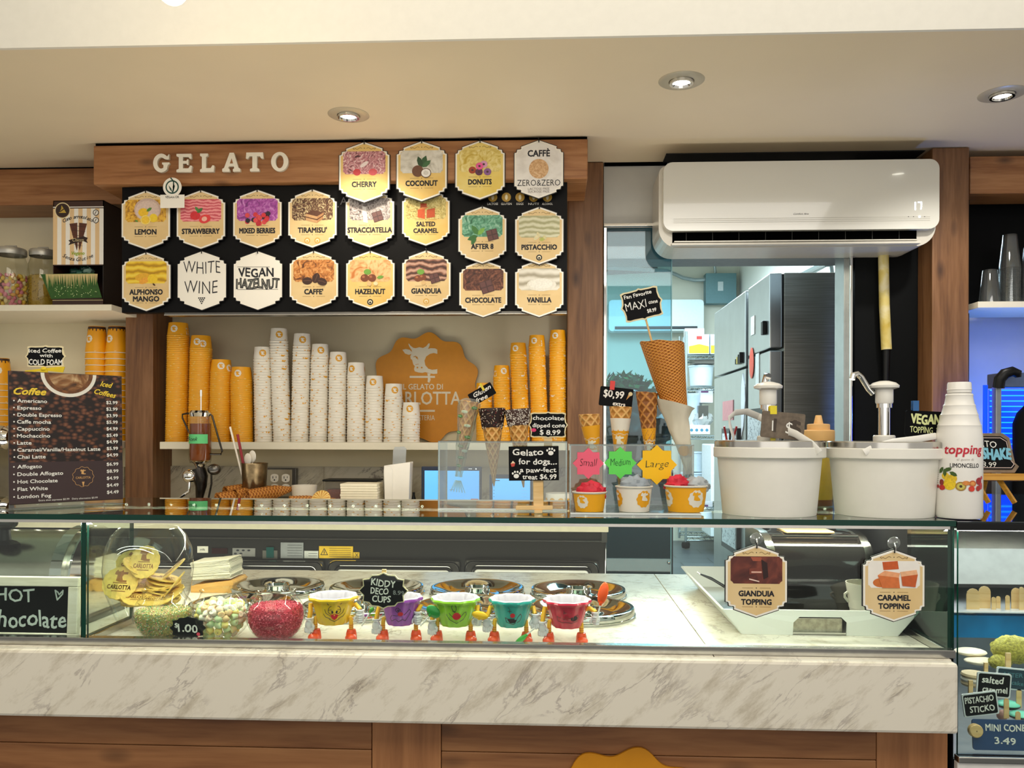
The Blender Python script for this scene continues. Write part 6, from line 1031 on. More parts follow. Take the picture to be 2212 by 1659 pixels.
def f5(s, m):
    for sx in (-1, 1): s.stroke([(sx*9-4, 8), (sx*9+5, 9)], 1.2, 0, m).stroke([(sx*9, 6), (sx*9+.5, 14)], 1.1, 0, m)
    s.stroke([(-24, 0), (-22, -9), (-12, -13), (-4, -12), (8, -14), (20, -10), (24, 0), (20, 4), (10, -2), (-8, -6), (-18, -2), (-24, 0)], 1.1, 0, m).ellf(13, -4, 8, 5.5, 0, m, 12, .3).ellf(-3, -2, 5, 4.5, -1, mat('a01028', .3, var=0), 12)
Yt = 1.645
toy('yellow toy cup with a clown smile and orange boots', 721, 104, Yt, 'f2c81c', (683, 760), f1, (672, 1362, 0), (781, 1343, 1))
toy('purple toy cup behind the black price sign', 866, 94, Yt, '9a4ab0', (829, 900), f2, (816, 1362, 0), (905, 1345, 1))
toy('lime green toy cup with a red nose', 985, 104, Yt, '8cc81e', (946, 1018), f3, (936, 1362, 0), (1034, 1345, 1))
toy('teal toy cup with an open mouthed smile', 1107, 98, Yt, '2aa79e', (1069, 1138), f4, (1054, 1354, 0), (1157, 1346, 0))
toy('crimson toy cup holding up an orange spoon', 1226, 103, Yt, 'c8143c', (1187, 1257), f5, (1173, 1362, 0), (1287, 1340, 1))
def spoon(label, a, b, Y, col, stick='e8e6e2', hw=11, hl=17):
    p, q_ = P(a[0], a[1], Y), P(b[0], b[1], Y); k = S(a[0], Y); d = (q_-p); L = d.length; t = thing('toy_spoon', label, 'spoon', p); t.rotation_mode = 'QUATERNION'; t.rotation_quaternion = Vector((0, 0, 1)).rotation_difference(d.normalized())
    M().tube([(0, 0, 0), (0, 0, L)], 1.8*k, mat(stick, .3, var=0), 8).obj('stick', t); M().tube([(0, 0, L*.96), (0, 0, L+6*k)], [3.2*k, 4.2*k], mat(col, .25, var=0, coat=.3), 10).ell((0, 0, L+hl*k), (hw*k, 4*k, hl*k), mat(col, .25, var=0, coat=.3), 18, 10).obj('head', t)
spoon('tiny green tipped white spoon held by the yellow toy cup', (781, 1352), (800, 1322), 1.625, '4a9a34', hw=5, hl=6)
spoon('dark green spoon held between the purple and lime toy cups', (908, 1352), (928, 1330), 1.615, '1f8a34', hw=17, hl=12)
spoon('yellow spoon held beside the lime toy cup', (1032, 1352), (1035, 1338), 1.615, 'f3c012', hw=18, hl=9)
spoon('green spoon pointing down at the feet of the teal toy cup', (1155, 1357), (1138, 1371), 1.618, '3aa83c', hw=6, hl=17)
spoon('orange spoon held upright by the crimson toy cup', (1288, 1345), (1297, 1306), 1.62, 'f0561c', hw=11, hl=25)
# left compartment: roll-top warmer and framed sign
def arch_prof(w, h, n=12): r = w/2; return [(-r, 0), (-r, h-r)]+[(-r*math.cos(a), h-r+r*math.sin(a)) for a in (math.pi*i/n for i in range(1, n))]+[(r, h-r), (r, 0)]
def sweepx(q, prof, x0, x1, m, caps=True):
    n = len(prof); q.add([(x0, y, z) for y, z in prof]+[(x1, y, z) for y, z in prof], [(i, i+1, i+1+n, i+n) for i in range(n-1)], m, True)
    if caps: q.add([(x1, y, z) for y, z in prof], [list(range(n))], m); q.add([(x0, y, z) for y, z in prof], [list(range(n))[::-1]], m)
    return q
Yw = 1.80; xr = (170-1191)*1.77/1800; hw_ = .205; t = thing('roll_top_warmer', 'stainless roll-top warmer in the left compartment', 'warmer', (xr, Yw, zm))
SB = mat('cfcabb', .22, 1, var=.03, scale=20); sweepx(M(), arch_prof(.20, hw_-.01), -.8, -.03, SB).obj('roll_top', t); q = M(); sweepx(q, arch_prof(.215, hw_), -.045, -.02, CHROME); sweepx(q, arch_prof(.215, hw_), -.004, 0.0, CHROME); q.obj('end_band', t)
q = M(); pr_ = arch_prof(.19, hw_-.014); q.add([(-.001, y, z) for y, z in pr_], [list(range(len(pr_)))], mat('b59a4c', .12, 1, var=.1, scale=8)); sweepx(q, arch_prof(.19, hw_-.014), -.02, -.001, SB, False); q.obj('end_plate', t)
M().box(-.8, .012, -.115, .115, 0, .012, STEELD).obj('base', t, .003)
M().lathe([(.028, hw_-.012), (.022, hw_-.008), (.012, hw_-.004), (.010, hw_+.018), (.014, hw_+.022)], BLACK, 16, c=(-.16, -.075, -.02)).ell((-.165, -.078, hw_+.012), (.034, .02, .015), mat('2a2622', .25), 18, 8).obj('knob', t, label='black knob')
Ys = 1.60; k = S(80, Ys); p = P(72, 1385, Ys); p.z = zm; t = thing('framed_chalkboard', 'white framed chalkboard reading hot chocolate, cut by the left edge', 'sign', p, (math.radians(-3), 0, 0)); FRM = wood('white_wash', ['cfcab4', 'e6e0cc', 'efeadb'], 'X', knots=False, sc_=2)
w_, h_, f_ = 92*k, 132*k, 21*k
for (a, b, c, d) in ((-w_-60*k, w_, h_-f_*.95, h_), (-w_-60*k, w_, 0, f_*.7), (w_-f_, w_, f_*.7, h_-f_*.95)): M().box(a, b, 0, .014, c, d, FRM).obj('frame_rail', t, .0015)
M().box(-w_-60*k, w_-f_, .005, .010, f_*.7, h_-f_*.95, BOARD).obj('board', t)
q = M(); CH2 = mat('cfd8d4', .8, var=.05, scale=200); q.text('HOT', -46*k, 93*k, 26*k, CH2, w=82*k, y=.004, bold=.01, jit=.05, al='C').text('Chocolate', -22*k, 44*k, 33*k, CH2, w=176*k, y=.004, bold=.012, jit=.06).stroke([(46*k, 84*k), (41*k, 104*k), (47*k, 100*k), (50*k, 95*k), (58*k, 104*k), (57*k, 96*k), (46*k, 84*k)], 3*k, .004, CH2); q.obj('lettering', t)
# right compartment: tray, warmer, mug, tongs
WTR = mat('e9ebe6', .3, var=.01); t = thing('white_tray', 'white flared serving tray with a cut-out front handle', 'tray', ((.393+.705)/2, 1.735, zm)); cxm = (.393+.705)/2
bw, tw, hh, yb0, yb1 = .156, .197, .052, .0, .50
zc1, zc2 = .006, .038; hx = .054
def quad(q, a, b, c, d, m): q.add([a, b, c, d], [(0, 1, 2, 3)], m)
pts = [(-bw, 0, 0), (-hx, 0, 0), (-hx, -.006*zc2/hh, zc2*.7), (-hx+.012, -.006*zc2/hh, zc2), (hx-.012, -.006*zc2/hh, zc2), (hx, -.006*zc2/hh, zc2*.7), (hx, 0, 0), (bw, 0, 0), (tw, -.006, hh), (-tw, -.006, hh)]
q = M(); q.add(pts, [list(range(10))], WTR); q.add([(-tw, -.006, hh), (-tw, .54, hh), (-bw, .50, 0), (-bw, 0, 0)], [(0, 1, 2, 3)], WTR); q.add([(tw, -.006, hh), (bw, 0, 0), (bw, .50, 0), (tw, .54, hh)], [(0, 1, 2, 3)], WTR); q.add([(-tw, .54, hh), (tw, .54, hh), (bw, .5, 0), (-bw, .5, 0)], [(0, 1, 2, 3)], WTR); q.add([(-bw, 0, .003), (bw, 0, .003), (bw, .5, .003), (-bw, .5, .003)], [(0, 1, 2, 3)], STEEL)
o = q.obj('tray', t); sm_ = o.modifiers.new('wall', 'SOLIDIFY'); sm_.thickness = .004; sm_.offset = 0
M().box(-hx+.004, hx-.004, .012, .02, .004, .03, mat('b9b3a2', .3, .8, var=.2, scale=80)).obj('steel_insert', t)
t = thing('glass_front_warmer', 'dark glass roll-top warmer standing in the white tray', 'warmer', (.608, 2.00, zm+.006))
Hw = Z(1770, 1150, 2.0)-zm-.006; pr_ = [(.13, 0), (.13, Hw-.01), (.10, Hw), (.0, Hw), (-.04, Hw-.008), (-.075, Hw-.03), (-.10, Hw-.07), (-.115, Hw-.12), (-.118, .02), (-.118, 0)]; xw = .118
for sx in (-1, 1): sweepx(M(), [(y*1.03, z*1.02) for y, z in pr_], sx*xw-(.018 if sx > 0 else 0), sx*xw+(0 if sx > 0 else .018), STEEL).obj('end_band', t)
sweepx(M(), pr_, -xw+.018, xw-.018, mat('1f1a18', .08, var=.15, scale=6, coat=.5), False).obj('glass_front', t); M().box(-.06, .05, -.03, .06, Hw, Hw+.006, PLY).obj('wooden_strip', t, .002); M().tube([(-xw+.02, -.045, Hw-.004), (xw-.02, -.045, Hw-.004)], .003, STEELD).obj('rim_bar', t)
Y = 1.84; k = S(1862, Y); t = thing('mug', 'cream mug in the white tray behind the caramel plaque', 'mug', (X(1872, Y), Y, zm+.006)); hm = Z(1860, 1258, Y)-zm-.006; M().lathe([(.001, .004), (28*k, .002), (32*k, .01), (42*k, hm-.006), (43*k, hm), (41*k, hm), (36*k, .03), (.001, .01)], mat('ece6d4', .25, var=0), 40).obj('body', t); M().tube([(-40*k, 0, hm*.75), (-46*k, 0, hm*.70), (-46*k, 0, hm*.62), (-38*k, 0, hm*.5)], .003, mat('ece6d4', .25, var=0)).obj('handle', t)
t = thing('tongs', 'black handled tongs resting over the left rim of the tray', 'tongs', P(1512, 1240, 2.10)); 
for dy in (-.012, .012): M().tube([(0, dy*.3, 0), (.03, dy, -.012), (.085, dy, -.045), (.12, dy*.5, -.06)], [.003, .006, .007, .004], BLACK, 8, flatz=.5).obj('arm', t)
M().tube([(0, -.004, .0), (-.006, 0, .004), (0, .004, 0)], .002, STEEL, 6).obj('hinge', t)
# plaques hung on the case front
plaque('tan plaque printed GIANDUIA TOPPING on the case front', 1634, 1178, 1.571, NP(['3c1715', '5e2a22', '8a4432'], 12, 3), [('GIANDUIA', 60), ('TOPPING', 51)], wpx=132, tz=-90, tsz=9, mot=[('p', [(-10, -20), (8, -20), (10, -27), (-6, -27)], 'a8543c'), ('p', [(-12, -40), (8, -38), (12, -48), (-12, -50)], '7c3a2c'), ('s', [(-8, -46), (8, -46)], 2.5, 'e8b8a4'), ('p', [(8, -24), (18, -30), (20, -54), (12, -58)], '2a0f0e'), ('s', [(-12, -58), (4, -62)], 2, 'f0d0c0')], grp='topping plaques', icons=())
plaque('tan plaque printed CARAMEL TOPPING on the case front', 1931, 1188, 1.571, mat('f3eee6', .4, var=.02), [('CARAMEL', 56), ('TOPPING', 52)], wpx=132, tz=-90, tsz=9, mot=[('e', -22, -57, 14, 8, 'd0702c'), ('p', [(-20, -21), (6, -19), (8, -33), (-18, -35)], 'cc5a24'), ('p', [(-28, -44), (-16, -36), (10, -40), (8, -48)], 'f0a878'), ('p', [(-28, -44), (8, -48), (10, -66), (-20, -66)], 'd8743a'), ('p', [(10, -38), (38, -34), (40, -42), (12, -46)], 'f2b88c'), ('p', [(12, -46), (40, -42), (36, -64), (14, -62)], 'c85c28')], grp='topping plaques')
SG = glass('suction_rubber', 'dfe4e2', 1, .1, .08, .12)
for (a, b, lab) in ((1634, 1164, 'clear suction hook holding the gianduia plaque'), (1931, 1173, 'clear suction hook holding the caramel plaque')):
    k = S(a, 1.57); t = thing('suction_hook', lab, 'hook', P(a, b, 1.5765)); o = M().lathe([(14*k, 0), (13*k, .002), (6*k, .004), (4*k, .007), (.001, .008)], SG, 24).obj('cup', t); o.rotation_euler = (math.pi/2, 0, 0); M().tube([(0, -.004, 0), (0, -.008, -6*k), (0, -.008, -14*k), (0, -.003, -16*k)], .0012, STEEL, 6).obj('wire', t)
# ================================================================ AIR CONDITIONER
Y = 3.2; k = S(1730, Y); p = P(1728, 530, Y); t = thing('air_conditioner', 'glossy white wall air conditioner with a lit display', 'air conditioner', p)
ACW = mat('d0cec5', .12, coat=.6, var=.01, scale=3); ACB = mat('c9c4b8', .3, var=.02); xl, xr_ = X(1424, Y)-p.x, X(2028, Y)-p.x; zt = Z(1728, 347, Y)-p.z
def rr_(x0, x1, z0, z1, r0, r1): return arc(x1-r1, z1-r1, r1, r1, 0, 90, 6)+arc(x0+r1, z1-r1, r1, r1, 90, 180, 6)+arc(x0+r0, z0+r0, r0, r0, 180, 270, 8)+arc(x1-r0, z0+r0, r0, r0, 270, 360, 8)
M().prism(rr_(xl, xr_, 0, zt-.004, 44*k, 18*k), .030, .235, ACB).obj('housing', t, .006)
M().prism(rr_(xl+8*k, xr_, 34*k, zt, 22*k, 20*k), 0, .030, ACW).obj('front_panel', t, .006)
q = M()
for zz_ in (52, 56, 60): q.box(xl+30*k, xr_-20*k, -.0006, 0, zz_*k-.0006, zz_*k+.0006, mat('a8a49a', .4, var=0))
q.obj('panel_groove', t)
M().box(xl+30*k, xr_-42*k, .026, .032, 8*k, 37*k, mat('040404', 1, var=0, spec=0)).obj('air_vent', t)
for i in range(9): x_ = xl+60*k+i*58*k; M().box(x_, x_+.0015, .0245, .03, 12*k, 36*k, mat('26251f', .5, var=0)).obj('vent_fin', t)
M().box(xl+32*k, xr_-46*k, .0, .026, 9*k, 12*k, mat('cfcbc0', .25, .2)).box(xl+26*k, xr_-40*k, -.004, .028, 2*k, 7*k, ACB).obj('louver', t, .001)
DG = mat('e8f2ff', .3, emit=6, var=0); q = M(); dx = X(1982, Y)-p.x; dz = Z(1982, 445, Y)-p.z
for a, b in (((-6, 8), (-6, 1)), ((-6, -1), (-6, -8)), ((0, 8), (7, 8)), ((7, 7), (7, 1)), ((7, -1), (6, -7))): q.stroke([(dx+a[0]*k, dz+a[1]*k), (dx+b[0]*k, dz+b[1]*k)], 2*k, -.0009, DG)
q.ellf(X(1985, Y)-p.x, Z(1985, 468, Y)-p.z, 2.2*k, 2.2*k, -.0009, DG, 10)
q.obj('display', t, label='glowing digits 17'); q = M(); q.text('Comfort Aire', X(1729, Y)-p.x, Z(1729, 462, Y)-p.z, 4*k, mat('3a3a3c', .5, var=0), w=33*k, y=-.0009, shear=.4)
for a in (1961, 1972, 1996): q.ellf(X(a, Y)-p.x, Z(a, 468, Y)-p.z, 1*k, 1*k, -.0009, INK, 6)
q.obj('print', t)
struct('ac_shade_strip', M().box(X(1440, 3.3), X(2005, 3.3), 3.33, 3.44, ZC-.004, ZC-.0005, mat('0a0a0b', .8, var=0)), label='black ceiling strip painted for the shadow above the air conditioner')  # soft shadow over the air conditioner, put in as a flat black strip
t = thing('drain_hose', 'yellowed insulated hose hanging below the air conditioner', 'hose', P(1912, 755, 3.40)); k = S(1912, 3.4); M().tube([(-3*k, 0, 232*k), (-4*k, 0, 200*k), (-2*k, 0, 100*k), (3*k, 0, 0)], 11*k, noisepic('foam', ['c9ad4a', 'd9c77a', 'e8dfc0'], 14, .5), 14).obj('insulation', t); M().tube([(3*k, .003, 1*k), (2*k, .003, -100*k), (0, .003, -260*k)], [9*k, 6*k, 6*k], BLACK, 10).obj('pipe', t)
# ================================================================ KITCHEN
def kb(q, a, b, c, d, Y, dep, m): q.box(X(a, Y), X(b, Y), Y, Y+dep, Z((a+b)/2, d, Y), Z((a+b)/2, c, Y), m); return q
SS = bpy.data.materials.new('brushed_steel'); SS.use_nodes = True; nt = SS.node_tree; b = nt.nodes['Principled BSDF']; b.inputs['Metallic'].default_value = 1; b.inputs['Roughness'].default_value = .45
tc = N(nt, 'ShaderNodeTexCoord'); mp = N(nt, 'ShaderNodeMapping'); mp.inputs['Scale'].default_value = (2, 2, 90); nz = N(nt, 'ShaderNodeTexNoise'); nz.inputs['Scale'].default_value = 2; nt.links.new(tc.outputs['Object'], mp.inputs[0]); nt.links.new(mp.outputs[0], nz.inputs[0]); r = ramp(nt, [(.3, '86847e'), (.7, 'a09e98')]); nt.links.new(nz.outputs['Fac'], r.inputs[0]); nt.links.new(r.outputs[0], b.inputs['Base Color'])
SL = mat('b9bcbd', .28, 1, var=.03, scale=9)
def fridge(label, x, y0, y1, split, extra):
    zt = E+.80; t = thing('steel_fridge', label, 'fridge', (x, y0, 0)); w = .85
    M().box(.07, .07+w, 0, y1-y0, .05, zt, SS).obj('body', t, .004)
    for z0, z1 in ((.10, split-.006), (split+.006, zt)): d = M().box(0, .062, .004, y1-y0-.004, z0, z1, SL).obj('door', t, .006); d2 = M().box(.062, .070, .01, y1-y0-.01, z0+.005, z1-.005, BLACK).obj('gasket', t)
    M().box(.04, .9, .02, y1-y0-.02, 0, .05, BLACK).obj('plinth', t); extra(t); return t
def paper(t, name, y0, y1, z0, z1, m, th=.004, lab=None, fr=None):
    q = M()
    if fr: q.box(-th, 0, y0, y1, z0, z1, fr).box(-th-.001, -th, y0+.025, y1-.025, z0+.03, z1-.03, m)
    else: q.box(-th, 0, y0, y1, z0, z1, m)
    o = q.obj(name, t)
    if lab: o['label'] = lab
PP = noisepic('schedule_print', ['3a4248', 'c9d2d8', 'dfe6ea', 'e8eef2'], 60, 1)
def ex1(t):
    q = M().ell((-.004, .36, E+.80-1.20+1.20-.42), (.004, .05, .085), mat('e8441c', .4), 16, 10); o = q.obj('magnet', t, label='round orange sticker')
    paper(t, 'note', .20, .27, E+.24, E+.42, mat('e3e6e6', .6)); paper(t, 'pinned_frame', .05, .40, E-.62, E+.13, PP, .02, 'black framed schedule', BLACK); paper(t, 'tape', .30, .38, E+.53, E+.63, mat('e6e6e2', .6)); M().box(-.02, 0, .06, .10, E+.50, E+.57, BLACK).obj('latch', t, .004)
def ex2(t):
    q = M().prism([(0, .16), (.05, .08), (.06, 0), (.02, -.14), (-.03, -.20), (-.04, 0), (-.03, .1)], 0, .004, mat('dfe6f0', .6)); o = q.obj('hanging_mitt', t); place(o, (-.004, .05, E+.18), (0, 0, -math.pi/2))
    paper(t, 'pinned_frame', .12, .55, E-.70, E+.03, PP, .02, 'grey framed schedule', mat('2b3034', .4)); paper(t, 'note', .30, .60, E+.08, E+.2, mat('c98a8c', .6))
    c = papercup(.055, .10, 'y', PAPERW, taper=.8); o = c.obj('pen_cup', t); o.location = (-.075, .10, E-.05); o.rotation_euler = (math.pi, 0, 0)
    q = M()
    for i, cl in enumerate(('c02a2a', '202428', 'c02a2a')): q.tube([(-.075+.01*i, .10, E-.07), (-.10+.035*i, .08, E+.04-.01*(i % 2))], .006, mat(cl, .4), 6)
    q.obj('pens', t); q = M()
    for i in range(4): q.box(-.02, 0, .05+.035*i, .07+.035*i, E+.40, E+.46-.01*i, BLACK if i != 2 else mat('c9b45a', .5))
    q.obj('magnets', t)
fx = (1655-1191)*4.2/1800
fridge('nearer tall steel fridge seen from its dark side in the kitchen', fx, 4.2, 4.66, E+.42, ex1); fridge('farther tall steel fridge with a pen cup on its door', fx, 4.72, 5.62, E+.37, ex2)
# far wall things
o = M(); kb(o, 1524, 1590, 590, 655, 9.25, .14, mat('5f8288', .5, var=.03)).box(X(1550, 9.24), X(1562, 9.24), 9.245, 9.25, Z(1556, 628, 9.24), Z(1556, 608, 9.24), mat('b9c4c6', .5)); o = o.obj('electrical_box', bevel=.01); tag(o, 'grey electrical box high on the kitchen wall', 'electrical box')
gp = mat('9aa7a8', .35, .6); pt = lambda a, b, Y=9.3: tuple(P(a, b, Y))
tag(M().tube([pt(1300, 578), (pt(1440, 585)), pt(1458, 592), pt(1475, 600), pt(1500, 605), pt(1524, 604)], .022, gp, 8).obj('conduit'), 'grey conduit running left from the electrical box', 'pipe')
tag(M().tube([pt(1545, 590), pt(1544, 575), pt(1535, 566), pt(1520, 562), pt(1440, 560)], .016, gp, 8).obj('conduit'), 'thin conduit rising from the electrical box', 'pipe')
tag(M().tube([pt(1730, 592, 5.4), pt(1790, 562, 4.6), pt(1815, 552, 4.3)], .02, gp, 8).tube([pt(1745, 594, 5.3), pt(1785, 572, 4.8), pt(1796, 574, 4.8), pt(1799, 600, 4.8)], .012, gp, 8).obj('conduit'), 'pair of pipes high on the white kitchen wall above the fridge', 'pipe')
tag(M().tube([pt(1300, 588, 9.37), pt(1420, 582, 9.37)], .035, mat('3a4a50', .5), 6).obj('cable_run'), 'dark cable run on the kitchen wall behind the tinted door', 'cable')
t = thing('wall_air_conditioner', 'pale air conditioner on the far kitchen wall', 'air conditioner', P(1418, 715, 9.2)); q = M(); k = S(1418, 9.2); q.prism(rr_(-103*k, 102*k, 0, 68*k, 8*k, 8*k), 0, .19, mat('d6e8ec', .3, var=.02)).obj('housing', t); M().box(-90*k, 88*k, -.01, 0, 4*k, 10*k, mat('20282c', .5)).obj('air_vent', t); M().box(-92*k, 92*k, -.02, -.005, 0, 3*k, mat('bcd0d4', .4)).obj('louver', t)
# wire rack with boxes
Yr_ = 8.7; t = thing('wire_rack', 'chrome wire rack at the back of the kitchen', 'rack', (X(1540, Yr_), Yr_, 0)); ox, oz = X(1540, Yr_), 0; q = M(); CHW = mat('aab6b8', .25, .9, var=0)
xs_ = [X(1482, Yr_)-ox, X(1482, Yr_)-ox+.95]; zz = [Z(1500, py, Yr_) for py in (768, 836, 941, 1160)]
for x_ in xs_:
    for y_ in (0, .45): M().tube([(x_, y_, .06), (x_, y_, Z(1482, 640, Yr_) if False else zz[0]+.25)], .014, CHW, 8).obj('post', t)
for z_ in zz:
    q = M()
    for y_ in (0, .45):
        for dz in (0, -.035): q.tube([(xs_[0], y_, z_+dz), (xs_[1], y_, z_+dz)], .006, CHW, 5)
        for i in range(16): x_ = xs_[0]+i*.06; q.tube([(x_, y_, z_), (x_+.03, y_, z_-.035), (x_+.06, y_, z_)], .004, CHW, 4)
    for i in range(20): x_ = xs_[0]+i*.05; q.tube([(x_, 0, z_), (x_, .45, z_)], .003, CHW, 4)
    q.obj('wire_shelf', t)
for x_ in xs_: M().lathe([(.001, -.04), (.04, -.03), (.045, 0), (.04, .03), (.001, .04)], BLACK, 12, c=(x_, 0, .045)).obj('castor', t)
def rackbox(name, label, cat, a, b, c, d, m, dy=.05, dep=.3, fn=None, grp=None):
    q = M(); Y = Yr_+dy; q.box(X(a, Y), X(b, Y), Y, Y+dep, Z((a+b)/2, d, Y), Z((a+b)/2, c, Y), m)
    if fn: fn(q, Y)
    o = q.obj(name, bevel=.004); return tag(o, label, cat, grp)
def yb(q, Y):
    y = Y-.002; q.flat([(X(1488, y), Z(1488, 763, y)), (X(1531, y), Z(1531, 763, y)), (X(1531, y), Z(1531, 748, y)), (X(1510, y), Z(1510, 743, y)), (X(1488, y), Z(1488, 748, y))], y, mat('e8d22a', .5)).flat([(X(1504, y), Z(1504, 733, y)), (X(1516, y), Z(1516, 733, y)), (X(1516, y), Z(1516, 726, y)), (X(1504, y), Z(1504, 726, y))], y, mat('d8403a', .5))
rackbox('carton', 'white and yellow carton on the top shelf of the wire rack', 'box', 1484, 1532, 722, 765, mat('d5e6ee', .5), fn=yb)
rackbox('carton', 'white and yellow carton partly hidden by the fridge on the wire rack', 'box', 1534, 1570, 722, 765, mat('d5e6ee', .5), fn=lambda q, Y: q.flat([(X(1535, Y-.002), Z(1540, 763, Y)), (X(1570, Y-.002), Z(1540, 763, Y)), (X(1570, Y-.002), Z(1540, 746, Y)), (X(1535, Y-.002), Z(1540, 746, Y))], Y-.002, mat('e8d22a', .5)))
rackbox('carton', 'pale open carton behind the yellow cartons', 'box', 1479, 1521, 709, 732, mat('e6e4e2', .6), dy=.32, dep=.1)
def pail(label, cx_, w, c, d, m, grp='white tubs on the wire rack'):
    Y = Yr_+.2; k = S(cx_, Y); z0 = Z(cx_, d, Y); h = Z(cx_, c, Y)-z0; o = M().lathe([(.001, 0), (w*.42*k, 0), (w*.48*k, h*.9), (w*.5*k, h*.92), (w*.5*k, h), (.001, h)], m, 20).obj('plastic_tub'); o.location = (X(cx_, Y), Y, z0); tag(o, label, 'tub', grp)
TB = mat('cfe0ea', .4, var=.02)
pail('large pale tub on the second shelf of the wire rack', 1514, 56, 790, 834, TB); pail('pale tub on the third shelf of the wire rack', 1500, 34, 850, 938, TB); pail('pale lidded tub low on the wire rack, upper of two', 1497, 52, 975, 1018, TB); pail('pale lidded tub low on the wire rack, lower of two', 1497, 54, 1020, 1062, TB)
rackbox('steel_pan', 'steel pan tucked under the top shelf of the wire rack', 'pan', 1500, 1545, 772, 786, STEELD); rackbox('carton', 'white carton with a purple top on the third shelf', 'box', 1513, 1540, 840, 870, mat('e3e6ee', .5), fn=lambda q, Y: q.flat([(X(1514, Y-.002), Z(1520, 848, Y)), (X(1530, Y-.002), Z(1520, 848, Y)), (X(1530, Y-.002), Z(1520, 842, Y)), (X(1514, Y-.002), Z(1520, 842, Y))], Y-.002, mat('6a3a6a', .5)))
rackbox('steel_pot', 'dark steel pot standing on the third shelf', 'pot', 1509, 1530, 876, 905, STEELD); rackbox('carton', 'white carton with a row of small symbols low on the rack', 'box', 1489, 1534, 918, 938, mat('e8ecee', .5), dy=.01, fn=lambda q, Y: [q.ellf(X(1494+i*11, Y-.002), Z(1500, 929, Y), .016, .016, Y-.002, mat('3f7f9a', .5, var=0), 10) for i in range(4)])
q = M().ell((0, 0, 0), (.10, .08, .08), glass('poly_bag', 'dfe9ee', 1.5, .1, .1, .35), 18, 10, fn=lambda d: .2*math.sin(d.x*9+d.z*6)*math.cos(d.y*8)); o = q.obj('plastic_bag'); o.location = P(1519, 905, Yr_+.12); tag(o, 'crumpled clear plastic bag on the wire rack', 'bag')
tag(kb(M(), 1536, 1575, 960, 1160, 8.2, .5, mat('dfe6ea', .4)).obj('white_cabinet', bevel=.01), 'white floor cabinet between the rack and the fridge', 'cabinet')
# behind the tinted door: dark chest, bag, plant object standing for a reflection in the glass
t = thing('chest_freezer', 'dark grey chest behind the tinted door', 'chest', (X(1375, 4.1), 4.1, 0)); k = S(1375, 4.1); M().box(-76*k, 80*k, 0, .9, .03, Z(1375, 1000, 4.1)-.03, mat('4a5258', .35, .2, var=.05)).obj('body', t, .01); M().box(-78*k, 82*k, -.01, .91, Z(1375, 1000, 4.1)-.03, Z(1375, 1000, 4.1), mat('3a4046', .35, var=.05)).obj('lid', t, .008)
zc_ = Z(1375, 1000, 4.1); o = M().ell((0, 0, .185), (.17, .12, .15), mat('15191b', .25, var=.2, scale=20), 26, 16, fn=lambda d: .16*abs(math.sin(d.x*8+d.z*5))+.1*math.sin(d.z*13+d.y*9)).obj('rubbish_bag'); o.location = (X(1372, 4.3), 4.3, zc_); tag(o, 'crumpled black bag on the dark chest', 'bag')
t = thing('reflected_plant', 'dense dark green plant behind the tinted door, standing for a reflection in it', 'plant', (X(1348, 4.6), 4.6, zc_)); G1 = [mat(c, .9, var=.15, spec=.1) for c in ('0c4a2c', '126034', '1f7a40')]
M().lathe([(.001, 0), (.09, 0), (.12, .16), (.11, .16), (.001, .14)], mat('4a3a30', .6), 20).obj('pot', t); M().tube([(0, 0, .14), (0, 0, .32)], .02, mat('4a3520', .7)).obj('reflected_stem', t); q = M()
for _ in range(1300):
    d = Vector((random.gauss(0, 1), random.gauss(0, 1), random.gauss(0, 1))).normalized()*random.uniform(.6, 1); c = Vector((d.x*.19, d.y*.15, .31+d.z*.17)); u = Vector((random.uniform(-1, 1), random.uniform(-1, 1), random.uniform(-1, 1))).normalized()*.028; v = u.cross(d).normalized()*.014; q.add([c-u, c-v, c+u, c+v], [(0, 1, 2, 3)], random.choice(G1))
q.obj('reflected_foliage', t, kind='stuff')
# ================================================================ RIGHT: blue lit drinks machine
BLU = mat('0a3cff', .3, emit=1.6, var=0); CY = mat('20a0ff', .3, emit=1.5, var=0); Y = 3.05; zb_ = ZB; p = P(2185, 1100, Y); p.z = zb_
ct = M().box(X(2060, 2.8), 4.0, 2.75, 3.28, ZB-.04, ZB, mat('3a3d44', .2, .3)).obj('side_counter', bevel=.003); tag(ct, 'dark side worktop under the blue lit machine', 'worktop'); M().box(X(2064, 2.8), 3.98, 2.80, 3.27, 0, ZB-.04, BLACKM).obj('carcass', ct)
t = thing('drinks_machine', 'blue lit drinks machine with a black curved handle at the right edge', 'drinks machine', p); k = S(2185, Y); z_ = lambda py: Z(2185, py, Y)-zb_
M().box(-34*k, -22*k, 0, .03, 0, z_(836), mat('9aa0a8', .3, .7)).obj('post', t, .002); M().tube([(-32*k, -.01, z_(838)), (-31*k, -.015, z_(820)), (-22*k, -.02, z_(808)), (-6*k, -.02, z_(803)), (6*k, -.02, z_(808)), (7*k, -.02, z_(816))], [12*k, 12*k, 12*k, 11*k, 10*k, 6*k], BLACK, 14).obj('handle', t)
M().box(-44*k, -36*k, .05, .06, z_(1000), z_(830), BLU).obj('light_strip', t); q = M()
q.box(-16*k, 120*k, .10, .11, z_(1000), z_(838), BLU)
for i in range(12): q.box(-16*k, 120*k, .094, .10, z_(840+i*12)-.002, z_(840+i*12)+.002, CY)
